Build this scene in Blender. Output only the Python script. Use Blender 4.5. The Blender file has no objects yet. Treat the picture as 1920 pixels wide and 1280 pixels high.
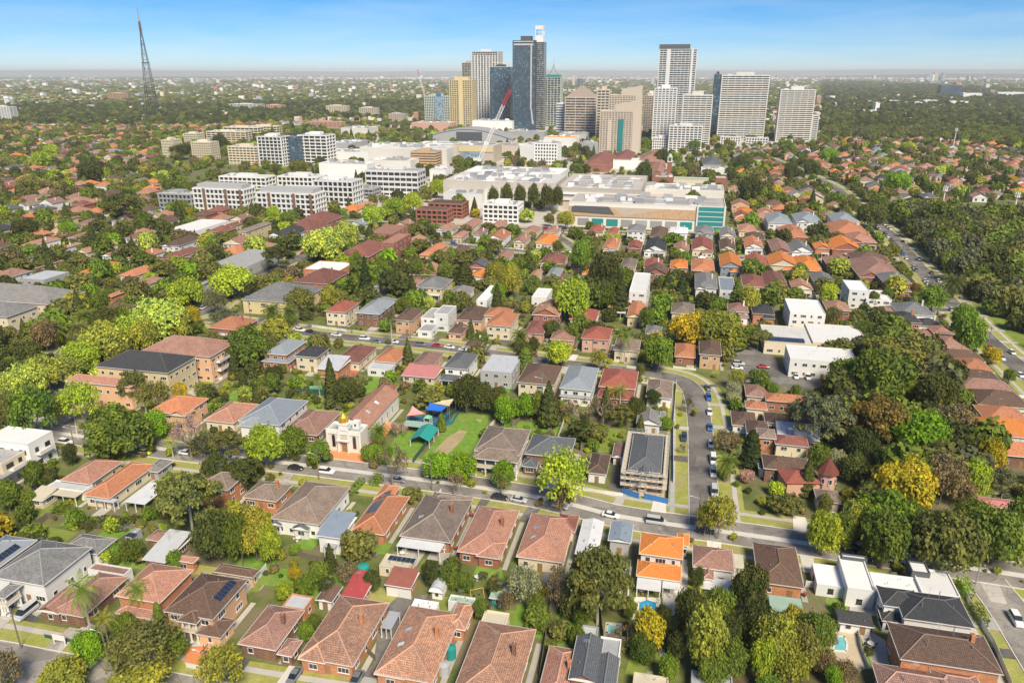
import bpy, math, random
import numpy as np
from mathutils import Vector
random.seed(7); rng = np.random.default_rng(7)
R = math.radians
scene = bpy.context.scene
C = scene.collection

# ---------------------------------------------------------------- camera
F_PX, PITCH, H_CAM = 1400.0, R(19.8), 110.0
cam_d = bpy.data.cameras.new('camera'); cam = bpy.data.objects.new('camera', cam_d); C.objects.link(cam)
cam_d.sensor_width = 36; cam_d.lens = F_PX / 1920 * 36; cam_d.clip_start = 0.5; cam_d.clip_end = 200000
cam.location = (0, 0, H_CAM); cam.rotation_euler = (R(90) - PITCH, 0, 0)
scene.camera = cam
# ---------------------------------------------------------------- light
SUN_EL, SUN_AZ = 47.0, 160.0       # azimuth clockwise from the view direction (+Y)
W = bpy.data.worlds.new('World'); scene.world = W; W.use_nodes = True
wn, wl = W.node_tree.nodes, W.node_tree.links
bg = wn['Background']
sky = wn.new('ShaderNodeTexSky'); sky.sky_type = 'NISHITA'; sky.sun_disc = False
sky.sun_elevation = R(SUN_EL); sky.sun_rotation = R(SUN_AZ)
sky.altitude = 3000; sky.air_density = 1.0; sky.dust_density = 0.3; sky.ozone_density = 8.0
hs = wn.new('ShaderNodeHueSaturation'); hs.inputs['Saturation'].default_value = 1.3
wl.new(sky.outputs[0], hs.inputs['Color'])
# thin high cloud spread evenly over the whole sky
_g = wn.new('ShaderNodeNewGeometry'); _s = wn.new('ShaderNodeSeparateXYZ'); wl.new(_g.outputs['Incoming'], _s.inputs[0])
def _m(op, a, b_):
    x = wn.new('ShaderNodeMath'); x.operation = op
    for i, q in enumerate((a, b_)):
        if isinstance(q, (int, float)): x.inputs[i].default_value = q
        else: wl.new(q, x.inputs[i])
    return x.outputs[0]
_z = _m('ADD', _m('ABSOLUTE', _s.outputs[2], 0), .06); _c = wn.new('ShaderNodeCombineXYZ'); wl.new(_m('DIVIDE', _s.outputs[0], _z), _c.inputs[0]); wl.new(_m('DIVIDE', _s.outputs[1], _z), _c.inputs[1])
_n = wn.new('ShaderNodeTexNoise'); _n.inputs['Scale'].default_value = .55; _n.inputs['Detail'].default_value = 6; _n.inputs['Roughness'].default_value = .6; _n.inputs['Distortion'].default_value = .6; wl.new(_c.outputs[0], _n.inputs['Vector'])
_r = wn.new('ShaderNodeValToRGB'); _r.color_ramp.elements[0].position = .38; _r.color_ramp.elements[1].position = .72; _r.color_ramp.elements[1].color = (.2, .2, .2, 1); wl.new(_n.outputs[0], _r.inputs[0])
_x = wn.new('ShaderNodeMix'); _x.data_type = 'RGBA'; wl.new(_r.outputs[0], _x.inputs[0]); wl.new(hs.outputs[0], _x.inputs[6]); _x.inputs[7].default_value = (8.5, 8.7, 8.9, 1); wl.new(_x.outputs[2], bg.inputs[0])
bg.inputs[1].default_value = 0.082
sd = bpy.data.lights.new('sun', 'SUN'); so = bpy.data.objects.new('sun', sd); C.objects.link(so)
sd.energy = 4.2; sd.angle = R(18); sd.color = (1.0, 0.89, 0.70)
_sv = Vector((math.sin(R(SUN_AZ)) * math.cos(R(SUN_EL)), math.cos(R(SUN_AZ)) * math.cos(R(SUN_EL)), math.sin(R(SUN_EL))))
so.rotation_euler = (-_sv).to_track_quat('-Z', 'Y').to_euler(); so.location = (0, 0, 400)
scene.view_settings.view_transform = 'Standard'; scene.view_settings.look = 'None'
scene.view_settings.gamma = 1; scene.view_settings.exposure = 0.5
scene.cycles.max_bounces = 5; scene.cycles.diffuse_bounces = 2; scene.cycles.glossy_bounces = 2
scene.cycles.transmission_bounces = 3; scene.cycles.volume_bounces = 2; scene.cycles.transparent_max_bounces = 6
scene.cycles.use_denoising = True

# ---------------------------------------------------------------- survey helpers
SP, CP = math.sin(PITCH), math.cos(PITCH)
def G(x, y, z=0.0):
    """ground (or height z) point seen along a bearing given in photo pixels"""
    dx = (x - 960) / F_PX; v = (y - 640) / F_PX
    d = Vector((dx, CP - v * SP, -SP - v * CP))
    t = (z - H_CAM) / d.z
    return Vector((d.x * t, d.y * t, z))
def PX(p):
    rx, ry, rz = p[0], p[1], p[2] - H_CAM
    dep = ry * CP - rz * SP; up = ry * SP + rz * CP
    if dep < 1: return (-9999, -9999)
    return (960 + F_PX * rx / dep, 640 - F_PX * up / dep)
def PPM(p):
    return F_PX / max(1, (p[1] * CP - (p[2] - H_CAM) * SP))
GA = R(12.87)
U = Vector((math.cos(GA), -math.sin(GA), 0)); V = Vector((math.sin(GA), math.cos(GA), 0))
def uv(p): return (p[0] * U.x + p[1] * U.y, p[0] * V.x + p[1] * V.y)
def wp(u, v, z=0): return Vector((U.x * u + V.x * v, U.y * u + V.y * v, z))
def solve_h(p, ytop):
    """height over point p whose top is seen at row ytop"""
    v = (ytop - 640) / F_PX
    k = (SP + v * CP) / (CP - v * SP)      # drop per metre of ground distance
    return max(1.5, H_CAM - k * p[1])
def inpoly(x, y, P):
    c = False; j = len(P) - 1
    for i in range(len(P)):
        if (P[i][1] > y) != (P[j][1] > y) and x < (P[j][0] - P[i][0]) * (y - P[i][1]) / (P[j][1] - P[i][1]) + P[i][0]: c = not c
        j = i
    return c

# ---------------------------------------------------------------- mesh builder
class MB:
    def __init__(s): s.v = []; s.f = []; s.m = []; s.uv = []
    def poly(s, pts, mi=0, uvs=None):
        n = len(s.v); s.v += [tuple(p) for p in pts]; s.f.append(tuple(range(n, n + len(pts)))); s.m.append(mi)
        s.uv += (uvs if uvs else [(0.0, 0.0)] * len(pts))
    def box(s, x0, y0, z0, x1, y1, z1, mi=0, bottom=True, top=None):
        t = mi if top is None else top
        a, b, c, d = (x0, y0, z0), (x1, y0, z0), (x1, y1, z0), (x0, y1, z0)
        e, f, g, h = (x0, y0, z1), (x1, y0, z1), (x1, y1, z1), (x0, y1, z1)
        def q(p, w, hh, m): s.poly(p, m, [(0, 0), (w, 0), (w, hh), (0, hh)])
        dx, dy, dz = abs(x1 - x0), abs(y1 - y0), abs(z1 - z0)
        q([a, b, f, e], dx, dz, mi); q([b, c, g, f], dy, dz, mi); q([c, d, h, g], dx, dz, mi); q([d, a, e, h], dy, dz, mi)
        q([e, f, g, h], dx, dy, t)
        if bottom: q([d, c, b, a], dx, dy, mi)
    def tube(s, p0, p1, r0, r1=None, n=6, mi=0, cap=True):
        if r1 is None: r1 = r0
        p0 = Vector(p0); p1 = Vector(p1); ax = (p1 - p0)
        if ax.length < 1e-6: return
        ax.normalize(); t = Vector((0, 0, 1)) if abs(ax.z) < .9 else Vector((1, 0, 0))
        a = ax.cross(t).normalized(); b = ax.cross(a)
        A = [p0 + (a * math.cos(i * 2 * math.pi / n) + b * math.sin(i * 2 * math.pi / n)) * r0 for i in range(n)]
        B = [p1 + (a * math.cos(i * 2 * math.pi / n) + b * math.sin(i * 2 * math.pi / n)) * r1 for i in range(n)]
        for i in range(n):
            j = (i + 1) % n; s.poly([A[j], A[i], B[i], B[j]], mi)
        if cap: s.poly(list(A), mi); s.poly(B[::-1], mi)
    def mesh(s, name, mats):
        me = bpy.data.meshes.new(name); me.from_pydata(s.v, [], s.f)
        for m in mats: me.materials.append(m)
        if len(mats) > 1: me.polygons.foreach_set('material_index', s.m)
        l = me.uv_layers.new(name='UVMap'); l.data.foreach_set('uv', np.array(s.uv, dtype=np.float32).ravel())
        return me
    def build(s, name, mats, parent=None, loc=(0, 0, 0), rz=0):
        if not s.f: return None
        if not isinstance(mats, (list, tuple)): mats = [mats]
        return obj(name, s.mesh(name, mats), parent, loc, rz)
def obj(name, me, parent=None, loc=(0, 0, 0), rz=0):
    o = bpy.data.objects.new(name, me); C.objects.link(o); o.location = loc; o.rotation_euler = (0, 0, rz)
    if parent: o.parent = parent
    return o
def empty(name, loc, rz=0): return obj(name, None, None, loc, rz)
LABELS = {}
def tag(o, label, cat, group=None):
    for w_ in ('mid sized ', ' the', ' with', ' a ', 'two storey '):
        if len(label.split()) > 16: label = label.replace(w_, ' ' if w_ == ' a ' else '', 1)
    o['label'] = label; o['category'] = cat
    if group: o['group'] = group
    return o
def npmesh(name, verts, faces, mats, uvs=None, smooth=False):
    me = bpy.data.meshes.new(name); k = faces.shape[1]
    me.vertices.add(len(verts)); me.vertices.foreach_set('co', verts.astype(np.float32).ravel())
    me.loops.add(faces.size); me.loops.foreach_set('vertex_index', faces.astype(np.int32).ravel())
    me.polygons.add(len(faces)); me.polygons.foreach_set('loop_start', np.arange(0, faces.size, k, dtype=np.int32))
    for m in mats: me.materials.append(m)
    me.update(calc_edges=True); return me

# ---------------------------------------------------------------- materials
def newmat(name):
    m = bpy.data.materials.new(name); m.use_nodes = True; nt = m.node_tree
    return m, nt.nodes, nt.links, nt.nodes['Principled BSDF']
def mixc(n, l, fac, a, b, mode='MIX'):
    x = n.new('ShaderNodeMix'); x.data_type = 'RGBA'; x.blend_type = mode
    for i, val in ((0, fac), (6, a), (7, b)):
        if isinstance(val, (int, float)): x.inputs[i].default_value = val
        elif isinstance(val, tuple): x.inputs[i].default_value = (*val[:3], 1)
        else: l.new(val, x.inputs[i])
    return x.outputs[2]
def noise(n, l, scale, detail=3, vec=None, rough=.55):
    t = n.new('ShaderNodeTexNoise'); t.inputs['Scale'].default_value = scale; t.inputs['Detail'].default_value = detail; t.inputs['Roughness'].default_value = rough
    if vec is not None: l.new(vec, t.inputs['Vector'])
    return t.outputs['Fac']
def ramp(n, l, fac, stops):
    r = n.new('ShaderNodeValToRGB'); el = r.color_ramp.elements
    while len(el) < len(stops): el.new(.5)
    for e, (p, c) in zip(el, stops): e.position = p; e.color = (*c, 1) if len(c) == 3 else c
    l.new(fac, r.inputs[0]); return r.outputs[0]
def sc(c, k): return tuple(min(1, x * k) for x in c)
def geopos(n): return n.new('ShaderNodeNewGeometry').outputs['Position']
MT = {}
def plain(name, col, rough=.8, var=.25, scale=.6, metal=0, spec=.3, grime=0):
    m, n, l, b = newmat(name); pos = geopos(n)
    f = noise(n, l, scale, 4, pos); f2 = noise(n, l, scale * 7, 3, pos)
    c = mixc(n, l, f, sc(col, 1 - var), sc(col, 1 + var)); c = mixc(n, l, .35, c, mixc(n, l, f2, sc(col, 1 - var * 1.4), sc(col, 1 + var)))
    rnd = n.new('ShaderNodeObjectInfo').outputs['Random']
    c = mixc(n, l, 1.0, c, ramp(n, l, rnd, [(0, (.86, .86, .86)), (1, (1.12, 1.1, 1.08))]), 'MULTIPLY')
    l.new(c, b.inputs['Base Color']); b.inputs['Roughness'].default_value = rough; b.inputs['Metallic'].default_value = metal
    b.inputs['Specular IOR Level'].default_value = spec
    MT[name] = m; return m
def tile(name, col, mott=.35, light=(.62, .45, .36), dark=(.10, .075, .06), rowh=.42, amt=.45):
    m, n, l, b = newmat(name); uvn = n.new('ShaderNodeUVMap').outputs[0]; pos = geopos(n)
    br = n.new('ShaderNodeTexBrick'); br.inputs['Scale'].default_value = 1; br.inputs['Brick Width'].default_value = .36
    br.inputs['Row Height'].default_value = rowh; br.inputs['Mortar Size'].default_value = .05; br.inputs['Mortar Smooth'].default_value = .6
    br.inputs['Color1'].default_value = (*sc(col, 1 + mott * .55), 1); br.inputs['Color2'].default_value = (*sc(col, 1 - mott * .75), 1)
    br.inputs['Mortar'].default_value = (*sc(col, .38), 1); l.new(uvn, br.inputs['Vector'])
    c = br.outputs['Color']
    f = noise(n, l, .35, 5, pos, .6); c = mixc(n, l, ramp(n, l, f, [(.38, (0, 0, 0)), (.66, (amt,) * 3)]), c, dark)
    f = noise(n, l, 1.6, 3, pos, .7); c = mixc(n, l, ramp(n, l, f, [(.58, (0, 0, 0)), (.78, (amt,) * 3)]), c, light)
    vo = n.new('ShaderNodeTexVoronoi'); vo.inputs['Scale'].default_value = 2.6; l.new(pos, vo.inputs['Vector'])
    c = mixc(n, l, ramp(n, l, vo.outputs['Distance'], [(.0, (amt * .8,) * 3), (.16, (0, 0, 0))]), c, light)
    rnd = n.new('ShaderNodeObjectInfo').outputs['Random']
    c = mixc(n, l, 1.0, c, ramp(n, l, rnd, [(0, (.8, .83, .86)), (1, (1.15, 1.1, 1.05))]), 'MULTIPLY')
    l.new(c, b.inputs['Base Color']); b.inputs['Roughness'].default_value = .85; b.inputs['Specular IOR Level'].default_value = .25
    bp = n.new('ShaderNodeBump'); bp.inputs['Strength'].default_value = .6; bp.inputs['Distance'].default_value = .08
    iv = n.new('ShaderNodeMath'); iv.operation = 'SUBTRACT'; iv.inputs[0].default_value = 1; l.new(br.outputs['Fac'], iv.inputs[1])
    l.new(iv.outputs[0], bp.inputs['Height']); l.new(bp.outputs[0], b.inputs['Normal'])
    MT[name] = m; return m
def metal(name, col, rib=.35):
    m, n, l, b = newmat(name); uvn = n.new('ShaderNodeUVMap').outputs[0]; pos = geopos(n)
    w = n.new('ShaderNodeTexWave'); w.inputs['Scale'].default_value = 1 / rib / 2; w.bands_direction = 'X'; l.new(uvn, w.inputs['Vector'])
    f = noise(n, l, .5, 5, pos); c = mixc(n, l, f, sc(col, .8), sc(col, 1.15))
    c = mixc(n, l, w.outputs['Fac'], c, mixc(n, l, 1.0, c, (.8, .8, .8), 'MULTIPLY'))
    l.new(c, b.inputs['Base Color']); b.inputs['Roughness'].default_value = .5
    bp = n.new('ShaderNodeBump'); bp.inputs['Strength'].default_value = .4; bp.inputs['Distance'].default_value = .04
    l.new(w.outputs['Fac'], bp.inputs['Height']); l.new(bp.outputs[0], b.inputs['Normal'])
    MT[name] = m; return m
def brick(name, col):
    m, n, l, b = newmat(name); uvn = n.new('ShaderNodeUVMap').outputs[0]; pos = geopos(n)
    br = n.new('ShaderNodeTexBrick'); br.inputs['Scale'].default_value = 1; br.inputs['Brick Width'].default_value = .46
    br.inputs['Row Height'].default_value = .17; br.inputs['Mortar Size'].default_value = .02
    br.inputs['Color1'].default_value = (*sc(col, 1.18), 1); br.inputs['Color2'].default_value = (*sc(col, .72), 1); br.inputs['Mortar'].default_value = (*sc(col, 1.1), 1)
    l.new(uvn, br.inputs['Vector']); f = noise(n, l, .5, 5, pos)
    c = mixc(n, l, ramp(n, l, f, [(.35, (.0,) * 3), (.7, (.45,) * 3)]), br.outputs['Color'], sc(col, .55))
    l.new(c, b.inputs['Base Color']); b.inputs['Roughness'].default_value = .9; b.inputs['Specular IOR Level'].default_value = .2
    MT[name] = m; return m

TC = dict(terra=(.56, .31, .205), salmon=(.53, .285, .21), orange=(.82, .29, .075), brown=(.185, .115, .085), taupe=(.33, .26, .215),
          slate=(.15, .165, .185), black=(.075, .078, .085), red=(.42, .135, .10), pink=(.42, .25, .20), grey=(.30, .30, .30), dullred=(.32, .125, .10), blue=(.31, .36, .41), burnt=(.64, .27, .14))
tile('r_terra', TC['terra'], .4, (.75, .58, .48), (.2, .13, .1)); tile('r_salmon', TC['salmon'], .3, (.6, .4, .3), (.28, .13, .09), amt=.4); tile('r_orange', TC['orange'], .14, (.85, .42, .16), (.62, .19, .05), amt=.25)
tile('r_brown', TC['brown'], .3, (.35, .27, .22)); tile('r_taupe', TC['taupe'], .28, (.42, .36, .31), (.13, .1, .08)); tile('r_slate', TC['slate'], .18, (.3, .32, .34), (.09, .1, .11), amt=.2)
tile('r_black', TC['black'], .2, (.16, .16, .17), (.04, .04, .045), amt=.2); tile('r_red', TC['red'], .22, (.6, .25, .18), (.2, .06, .05), amt=.25); tile('r_pink', TC['pink'], .26, (.6, .42, .35), (.2, .1, .08))
tile('r_grey', TC['grey'], .3, (.45, .45, .44), (.12, .12, .11)); tile('r_dullred', TC['dullred'], .25, (.45, .28, .23)); tile('r_blue', TC['blue'], .12, (.45, .5, .55), (.2, .24, .28), amt=.2); tile('r_burnt', TC['burnt'], .25, (.8, .5, .33), (.33, .14, .08), amt=.3)
for k_, c_ in TC.items(): plain('ridge_' + k_, tuple(min(.8, x * 1.02 + .035) for x in c_), .85, .15)
metal('m_white', (.74, .75, .75)); metal('m_grey', (.42, .44, .46)); metal('m_light', (.58, .60, .62)); metal('m_cream', (.66, .60, .46)); metal('m_red', (.46, .08, .08)); metal('m_pink', (.62, .24, .22))
metal('m_blue', (.27, .33, .40)); metal('m_green', (.38, .52, .42)); metal('m_brown', (.20, .12, .09)); metal('m_dark', (.10, .105, .115)); metal('m_rust', (.36, .13, .09))
brick('w_orange', (.56, .25, .13)); brick('w_brown', (.24, .135, .095)); brick('w_red', (.36, .15, .105)); brick('w_tan', (.60, .40, .24))
for nm, c in dict(w_white=(.76, .76, .74), w_cream=(.68, .60, .44), w_peach=(.68, .42, .25), w_grey=(.38, .39, .40), w_dgrey=(.10, .11, .12), w_pink=(.60, .36, .27), w_beige=(.55, .47, .38), w_yellow=(.62, .51, .29), w_lime=(.5, .56, .5), w_off=(.74, .72, .66), w_sand=(.62, .53, .43), w_stone=(.50, .46, .40)).items():
    plain(nm, c, .85, .12, .4)
plain('trim', (.74, .73, .70), .7, .08); plain('trim_cream', (.62, .54, .42), .7, .1); plain('concrete', (.46, .44, .40), .9, .25, .5); plain('concrete_pale', (.66, .63, .57), .9, .18, .4)
plain('flat_grey', (.36, .36, .36), .9, .3, .25); plain('flat_pale', (.60, .59, .57), .9, .3, .2); plain('flat_white', (.74, .74, .73), .85, .12, .15); plain('flat_tan', (.46, .43, .39), .9, .25, .12)
plain('paling', (.20, .165, .13), .95, .35, 1.2); plain('paling_green', (.05, .12, .09), .8, .2); plain('fence_white', (.66, .66, .62), .8, .12); plain('timber', (.30, .17, .09), .85, .3, 2)
plain('black', (.02, .02, .022), .5, .2); plain('steel', (.42, .43, .45), .45, .1, 1, .5); plain('dark_steel', (.05, .055, .06), .6, .15); plain('rubber', (.02, .02, .02), .9, .1)
plain('gold', (.75, .48, .08), .35, .1, 1, .6); plain('orange_paving', (.72, .28, .12), .9, .2, .8); plain('terracotta_paving', (.50, .17, .09), .9, .2, 1.0); plain('sand', (.60, .50, .36), .95, .2, .5)
plain('blue_tarp', (.05, .20, .50), .6, .25, 1.5); plain('sail_blue', (.02, .15, .62), .7, .08); plain('sail_pink', (.78, .30, .30), .7, .08); plain('sail_cream', (.76, .64, .42), .7, .06)
plain('teal', (.03, .30, .27), .6, .12); plain('play_green', (.18, .46, .26), .7, .1); plain('soft_fall', (.04, .16, .26), .9, .2); plain('yellow', (.80, .55, .05), .5, .08); plain('crane_red', (.65, .04, .05), .5, .1)
plain('green_glass', (.03, .25, .24), .25, .15, .05); plain('orange_roof', (.80, .33, .07), .7, .1)
def glass(name, col, rough=.12, scale=.25):
    m, n, l, b = newmat(name); pos = geopos(n); f = noise(n, l, scale, 3, pos)
    l.new(ramp(n, l, f, [(.35, sc(col, .5)), (.65, sc(col, 1.5))]), b.inputs['Base Color'])
    b.inputs['Roughness'].default_value = rough; b.inputs['Specular IOR Level'].default_value = .7; MT[name] = m
def paned(name, col, lite, prob=.8):
    m, n, l, b = newmat(name); pos = geopos(n); sn = n.new('ShaderNodeVectorMath'); sn.operation = 'SNAP'; sn.inputs[1].default_value = (2.1, 2.1, 3.3); l.new(pos, sn.inputs[0])
    w = n.new('ShaderNodeTexWhiteNoise'); l.new(sn.outputs[0], w.inputs['Vector']); c = ramp(n, l, w.outputs['Value'], [(0, sc(col, .6)), (.45, sc(col, 1.6)), (prob, sc(col, 1.1)), (prob + .03, sc(lite, .6)), (1, lite)])
    f = noise(n, l, .03, 2, pos); c = mixc(n, l, 1.0, c, ramp(n, l, f, [(.3, (.7, .75, .8)), (.7, (1.3, 1.3, 1.25))]), 'MULTIPLY')
    l.new(c, b.inputs['Base Color']); b.inputs['Roughness'].default_value = .15; b.inputs['Specular IOR Level'].default_value = .7; MT[name] = m
glass('glass', (.045, .05, .055)); paned('glass_blue', (.045, .085, .125), (.22, .30, .36), .86); paned('glass_dark', (.04, .048, .055), (.30, .28, .25), .84); glass('glass_sky', (.25, .33, .40), .15); glass('car_glass', (.02, .025, .03), .1)
glass('solar', (.02, .03, .06), .2, 3); glass('skylight', (.55, .6, .62), .2)
def water(name, col):
    m, n, l, b = newmat(name); pos = geopos(n); f = noise(n, l, 1.5, 3, pos)
    l.new(mixc(n, l, f, sc(col, .8), sc(col, 1.3)), b.inputs['Base Color']); b.inputs['Roughness'].default_value = .08
    bp = n.new('ShaderNodeBump'); bp.inputs['Strength'].default_value = .15; l.new(f, bp.inputs['Height']); l.new(bp.outputs[0], b.inputs['Normal']); MT[name] = m
water('pool_blue', (.03, .30, .55)); water('pool_aqua', (.16, .48, .50))
def asphalt(name, col, patch=.35):
    m, n, l, b = newmat(name); pos = geopos(n)
    f = noise(n, l, .09, 4, pos); f2 = noise(n, l, 1.1, 5, pos, .7); f3 = noise(n, l, .35, 2, pos)
    c = mixc(n, l, ramp(n, l, f, [(.35, (0,) * 3), (.65, (1,) * 3)]), sc(col, 1 - patch), sc(col, 1 + patch)); c = mixc(n, l, .4, c, mixc(n, l, f2, sc(col, .6), sc(col, 1.5)))
    c = mixc(n, l, ramp(n, l, f3, [(.6, (0,) * 3), (.66, (.4,) * 3)]), c, sc(col, .55))
    vo = n.new('ShaderNodeTexVoronoi'); vo.inputs['Scale'].default_value = .16; vo.inputs['Randomness'].default_value = .9; l.new(pos, vo.inputs['Vector']); c = mixc(n, l, 1.0, c, ramp(n, l, vo.outputs['Color'], [(.2, (.78, .78, .78)), (.5, (1, 1, 1)), (.8, (1.16, 1.15, 1.13))]), 'MULTIPLY')
    ve = n.new('ShaderNodeTexVoronoi'); ve.feature = 'DISTANCE_TO_EDGE'; ve.inputs['Scale'].default_value = .22; l.new(pos, ve.inputs['Vector']); c = mixc(n, l, ramp(n, l, ve.outputs['Distance'], [(0, (.55,) * 3), (.022, (0,) * 3)]), c, sc(col, .45))
    l.new(c, b.inputs['Base Color']); b.inputs['Roughness'].default_value = .95; b.inputs['Specular IOR Level'].default_value = .15; MT[name] = m
asphalt('asphalt', (.18, .168, .155)); asphalt('asphalt_old', (.27, .25, .225)); asphalt('asphalt_dark', (.10, .097, .095)); asphalt('drive', (.16, .15, .14)); asphalt('drive_pale', (.42, .39, .35), .2)
def grass(name, a, bcol, dirt, dmix=.4, s=.25):
    m, n, l, b = newmat(name); pos = geopos(n)
    f = noise(n, l, s, 5, pos, .65); f2 = noise(n, l, s * .35, 4, pos, .6); f3 = noise(n, l, 3.5, 4, pos, .8)
    c = mixc(n, l, ramp(n, l, f, [(.35, (0,) * 3), (.65, (1,) * 3)]), a, bcol)
    c = mixc(n, l, ramp(n, l, f2, [(.5, (0,) * 3), (.62, (dmix,) * 3)]), c, dirt)
    c = mixc(n, l, 1.0, c, ramp(n, l, f3, [(.3, (.62, .62, .6)), (.7, (1.3, 1.3, 1.2))]), 'MULTIPLY')
    l.new(c, b.inputs['Base Color']); b.inputs['Roughness'].default_value = 1; b.inputs['Specular IOR Level'].default_value = .1; MT[name] = m
grass('lawn', (.15, .23, .04), (.24, .29, .06), (.27, .23, .12), .35); grass('lawn_green', (.12, .26, .03), (.22, .34, .06), (.3, .25, .13), .3, .45); grass('lawn_dry', (.28, .31, .09), (.42, .38, .15), (.34, .27, .17), .5)
grass('verge', (.27, .31, .065), (.40, .37, .13), (.33, .27, .18), .6, .4); grass('dirt', (.38, .29, .18), (.46, .36, .23), (.28, .27, .10), .4); grass('bed', (.10, .08, .05), (.14, .12, .05), (.16, .10, .07), .5, .6)
grass('yard', (.10, .135, .04), (.19, .20, .075), (.22, .175, .125), .8, .16)
# ---------------------------------------------------------------- foliage
def leafmat(name, inst=False, var=.35):
    m, n, l, b = newmat(name); nt = m.node_tree
    if inst:
        a = n.new('ShaderNodeAttribute'); a.attribute_type = 'INSTANCER'; a.attribute_name = 'tint'; col = a.outputs['Color']
    else: col = n.new('ShaderNodeObjectInfo').outputs['Color']
    g = n.new('ShaderNodeNewGeometry'); isl = g.outputs['Random Per Island']
    tc = n.new('ShaderNodeTexCoord').outputs['Object']
    f = noise(n, l, 2.2, 2, tc)
    k = ramp(n, l, isl, [(0, (1 - var, 1 - var, 1 - var * .9)), (.6, (1, 1, 1)), (1, (1 + var * 1.1, 1 + var, 1 + var * .3))])
    c = mixc(n, l, 1.0, col, k, 'MULTIPLY')
    c = mixc(n, l, 1.0, c, ramp(n, l, f, [(.32, (.66, .76, .8)), (.68, (1.4, 1.3, .85))]), 'MULTIPLY')
    l.new(c, b.inputs['Base Color']); b.inputs['Roughness'].default_value = .75; b.inputs['Specular IOR Level'].default_value = .2
    tr = n.new('ShaderNodeBsdfTranslucent'); l.new(c, tr.inputs['Color']); mx = n.new('ShaderNodeMixShader'); mx.inputs[0].default_value = .38
    l.new(b.outputs[0], mx.inputs[1]); l.new(tr.outputs[0], mx.inputs[2]); l.new(mx.outputs[0], n['Material Output'].inputs[0]); return m
LEAF, LEAFI = leafmat('leaf'), leafmat('leaf_far', True)
plain('bark', (.20, .16, .12), .95, .3, 1.5); plain('bark_pale', (.46, .42, .37), .9, .25, 1.2); plain('twig', (.30, .24, .18), .95, .25, 1.5)

def lobes_broad(k, flat=.85, spread=.62, rr=(.34, .5)):
    L = [(0, 0, .52, .62, .5 * flat)]
    for i in range(k):
        a = i * 2.399 + rng.uniform(-.3, .3); r = spread * math.sqrt((i + .5) / k); z = .5 + .36 * math.sqrt(max(0, 1 - r * r)) * rng.uniform(.55, 1.05) - .12 * r
        s = rng.uniform(*rr); L.append((r * math.cos(a), r * math.sin(a), z - s * .25, s, s * flat))
    for i in range(k // 2):
        a = i * 2.399 + 1; r = spread * .8; s = rng.uniform(*rr) * .9; L.append((r * math.cos(a), r * math.sin(a), rng.uniform(.3, .42), s, s * flat * .8))
    return L
def leaves(L, n, size, zs, shell=.55, keep=1.0, droop=0):
    """leaf-clump quads through the lobes' volume; unit crown: radius 1, height 1 (zs = height/radius used to keep them square)"""
    L = np.array(L); wgt = L[:, 3] ** 2; idx = rng.choice(len(L), n, p=wgt / wgt.sum()); c = L[idx]
    d = rng.normal(size=(n, 3)); d /= np.linalg.norm(d, axis=1)[:, None]
    d[:, 2] = np.where(d[:, 2] < -.3, -d[:, 2], d[:, 2])
    rad = shell + (1 - shell) * rng.random(n) ** .6; rad *= 1 + .12 * rng.normal(size=n)
    p = np.stack([c[:, 0] + d[:, 0] * c[:, 3] * rad, c[:, 1] + d[:, 1] * c[:, 3] * rad, c[:, 2] + d[:, 2] * c[:, 4] * rad], 1)
    nn = d + rng.normal(size=(n, 3)) * .55; nn[:, 2] += .25; nn /= np.linalg.norm(nn, axis=1)[:, None]
    return leafquads(p, nn, size * rng.uniform(.6, 1.35, n), zs)
def leafquads(p, nn, s, zs):
    n = len(p); t = rng.normal(size=(n, 3)); a = np.cross(nn, t); a /= np.linalg.norm(a, axis=1)[:, None]; b = np.cross(nn, a)
    s = s[:, None]; b = b * .75
    q = np.stack([p + 0, p + a * s, p + (a + b) * s * .9, p + b * s], 1)
    q = q - (a + b)[:, None] * s[:, None] * .5
    off = q - p[:, None]; off[:, :, 2] /= zs; q = p[:, None] + off
    v = q.reshape(-1, 3); f = np.arange(4 * n).reshape(n, 4); return v, f
def trunk_mb(L, zs, tr=.05, z0=.62, limbs=5, lean=.06, n=6, fork=.3):
    mb = MB(); b = Vector((rng.uniform(-lean, lean), rng.uniform(-lean, lean), fork))
    mb.tube((0, 0, -.03), b, tr, tr * .75, n, cap=False)
    for i in range(limbs):
        c = L[min(len(L) - 1, 1 + i)] if len(L) > 1 else L[0]
        e = Vector((c[0] * .8, c[1] * .8, c[2])); m = b.lerp(e, .5) + Vector((0, 0, -.04))
        mb.tube(b, m, tr * .55, tr * .38, 5, cap=False); mb.tube(m, e, tr * .38, tr * .12, 5, cap=False)
    return mb
PR = {}
def proto(kind, crown, trunk, tm='bark'):
    PR.setdefault(kind, []).append((crown, trunk.mesh(kind + '_trunk', [MT[tm]]) if isinstance(trunk, MB) else trunk))
def mk(kind, k, n, size, zs, flat=.85, spread=.62, rr=(.34, .5), shell=.55, tr=.05, limbs=5, tm='bark', fork=.3):
    L = lobes_broad(k, flat, spread, rr); v, f = leaves(L, n, size, zs, shell)
    proto(kind, npmesh(kind + '_crown', v, f, [LEAF]), trunk_mb(L, zs, tr, limbs=limbs, fork=fork), tm)
for i in range(4): mk('broad', 17, 5600, .074, 1.2, spread=.74, rr=(.2, .42))
for i in range(3): mk('round', 20, 6000, .072, 1.3, spread=.6, rr=(.2, .4), shell=.6)
for i in range(3): mk('gum', 15, 5200, .066, 1.7, flat=.4, spread=.85, rr=(.2, .32), shell=.25, tr=.045, limbs=10, tm='bark_pale', fork=.4)
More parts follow.
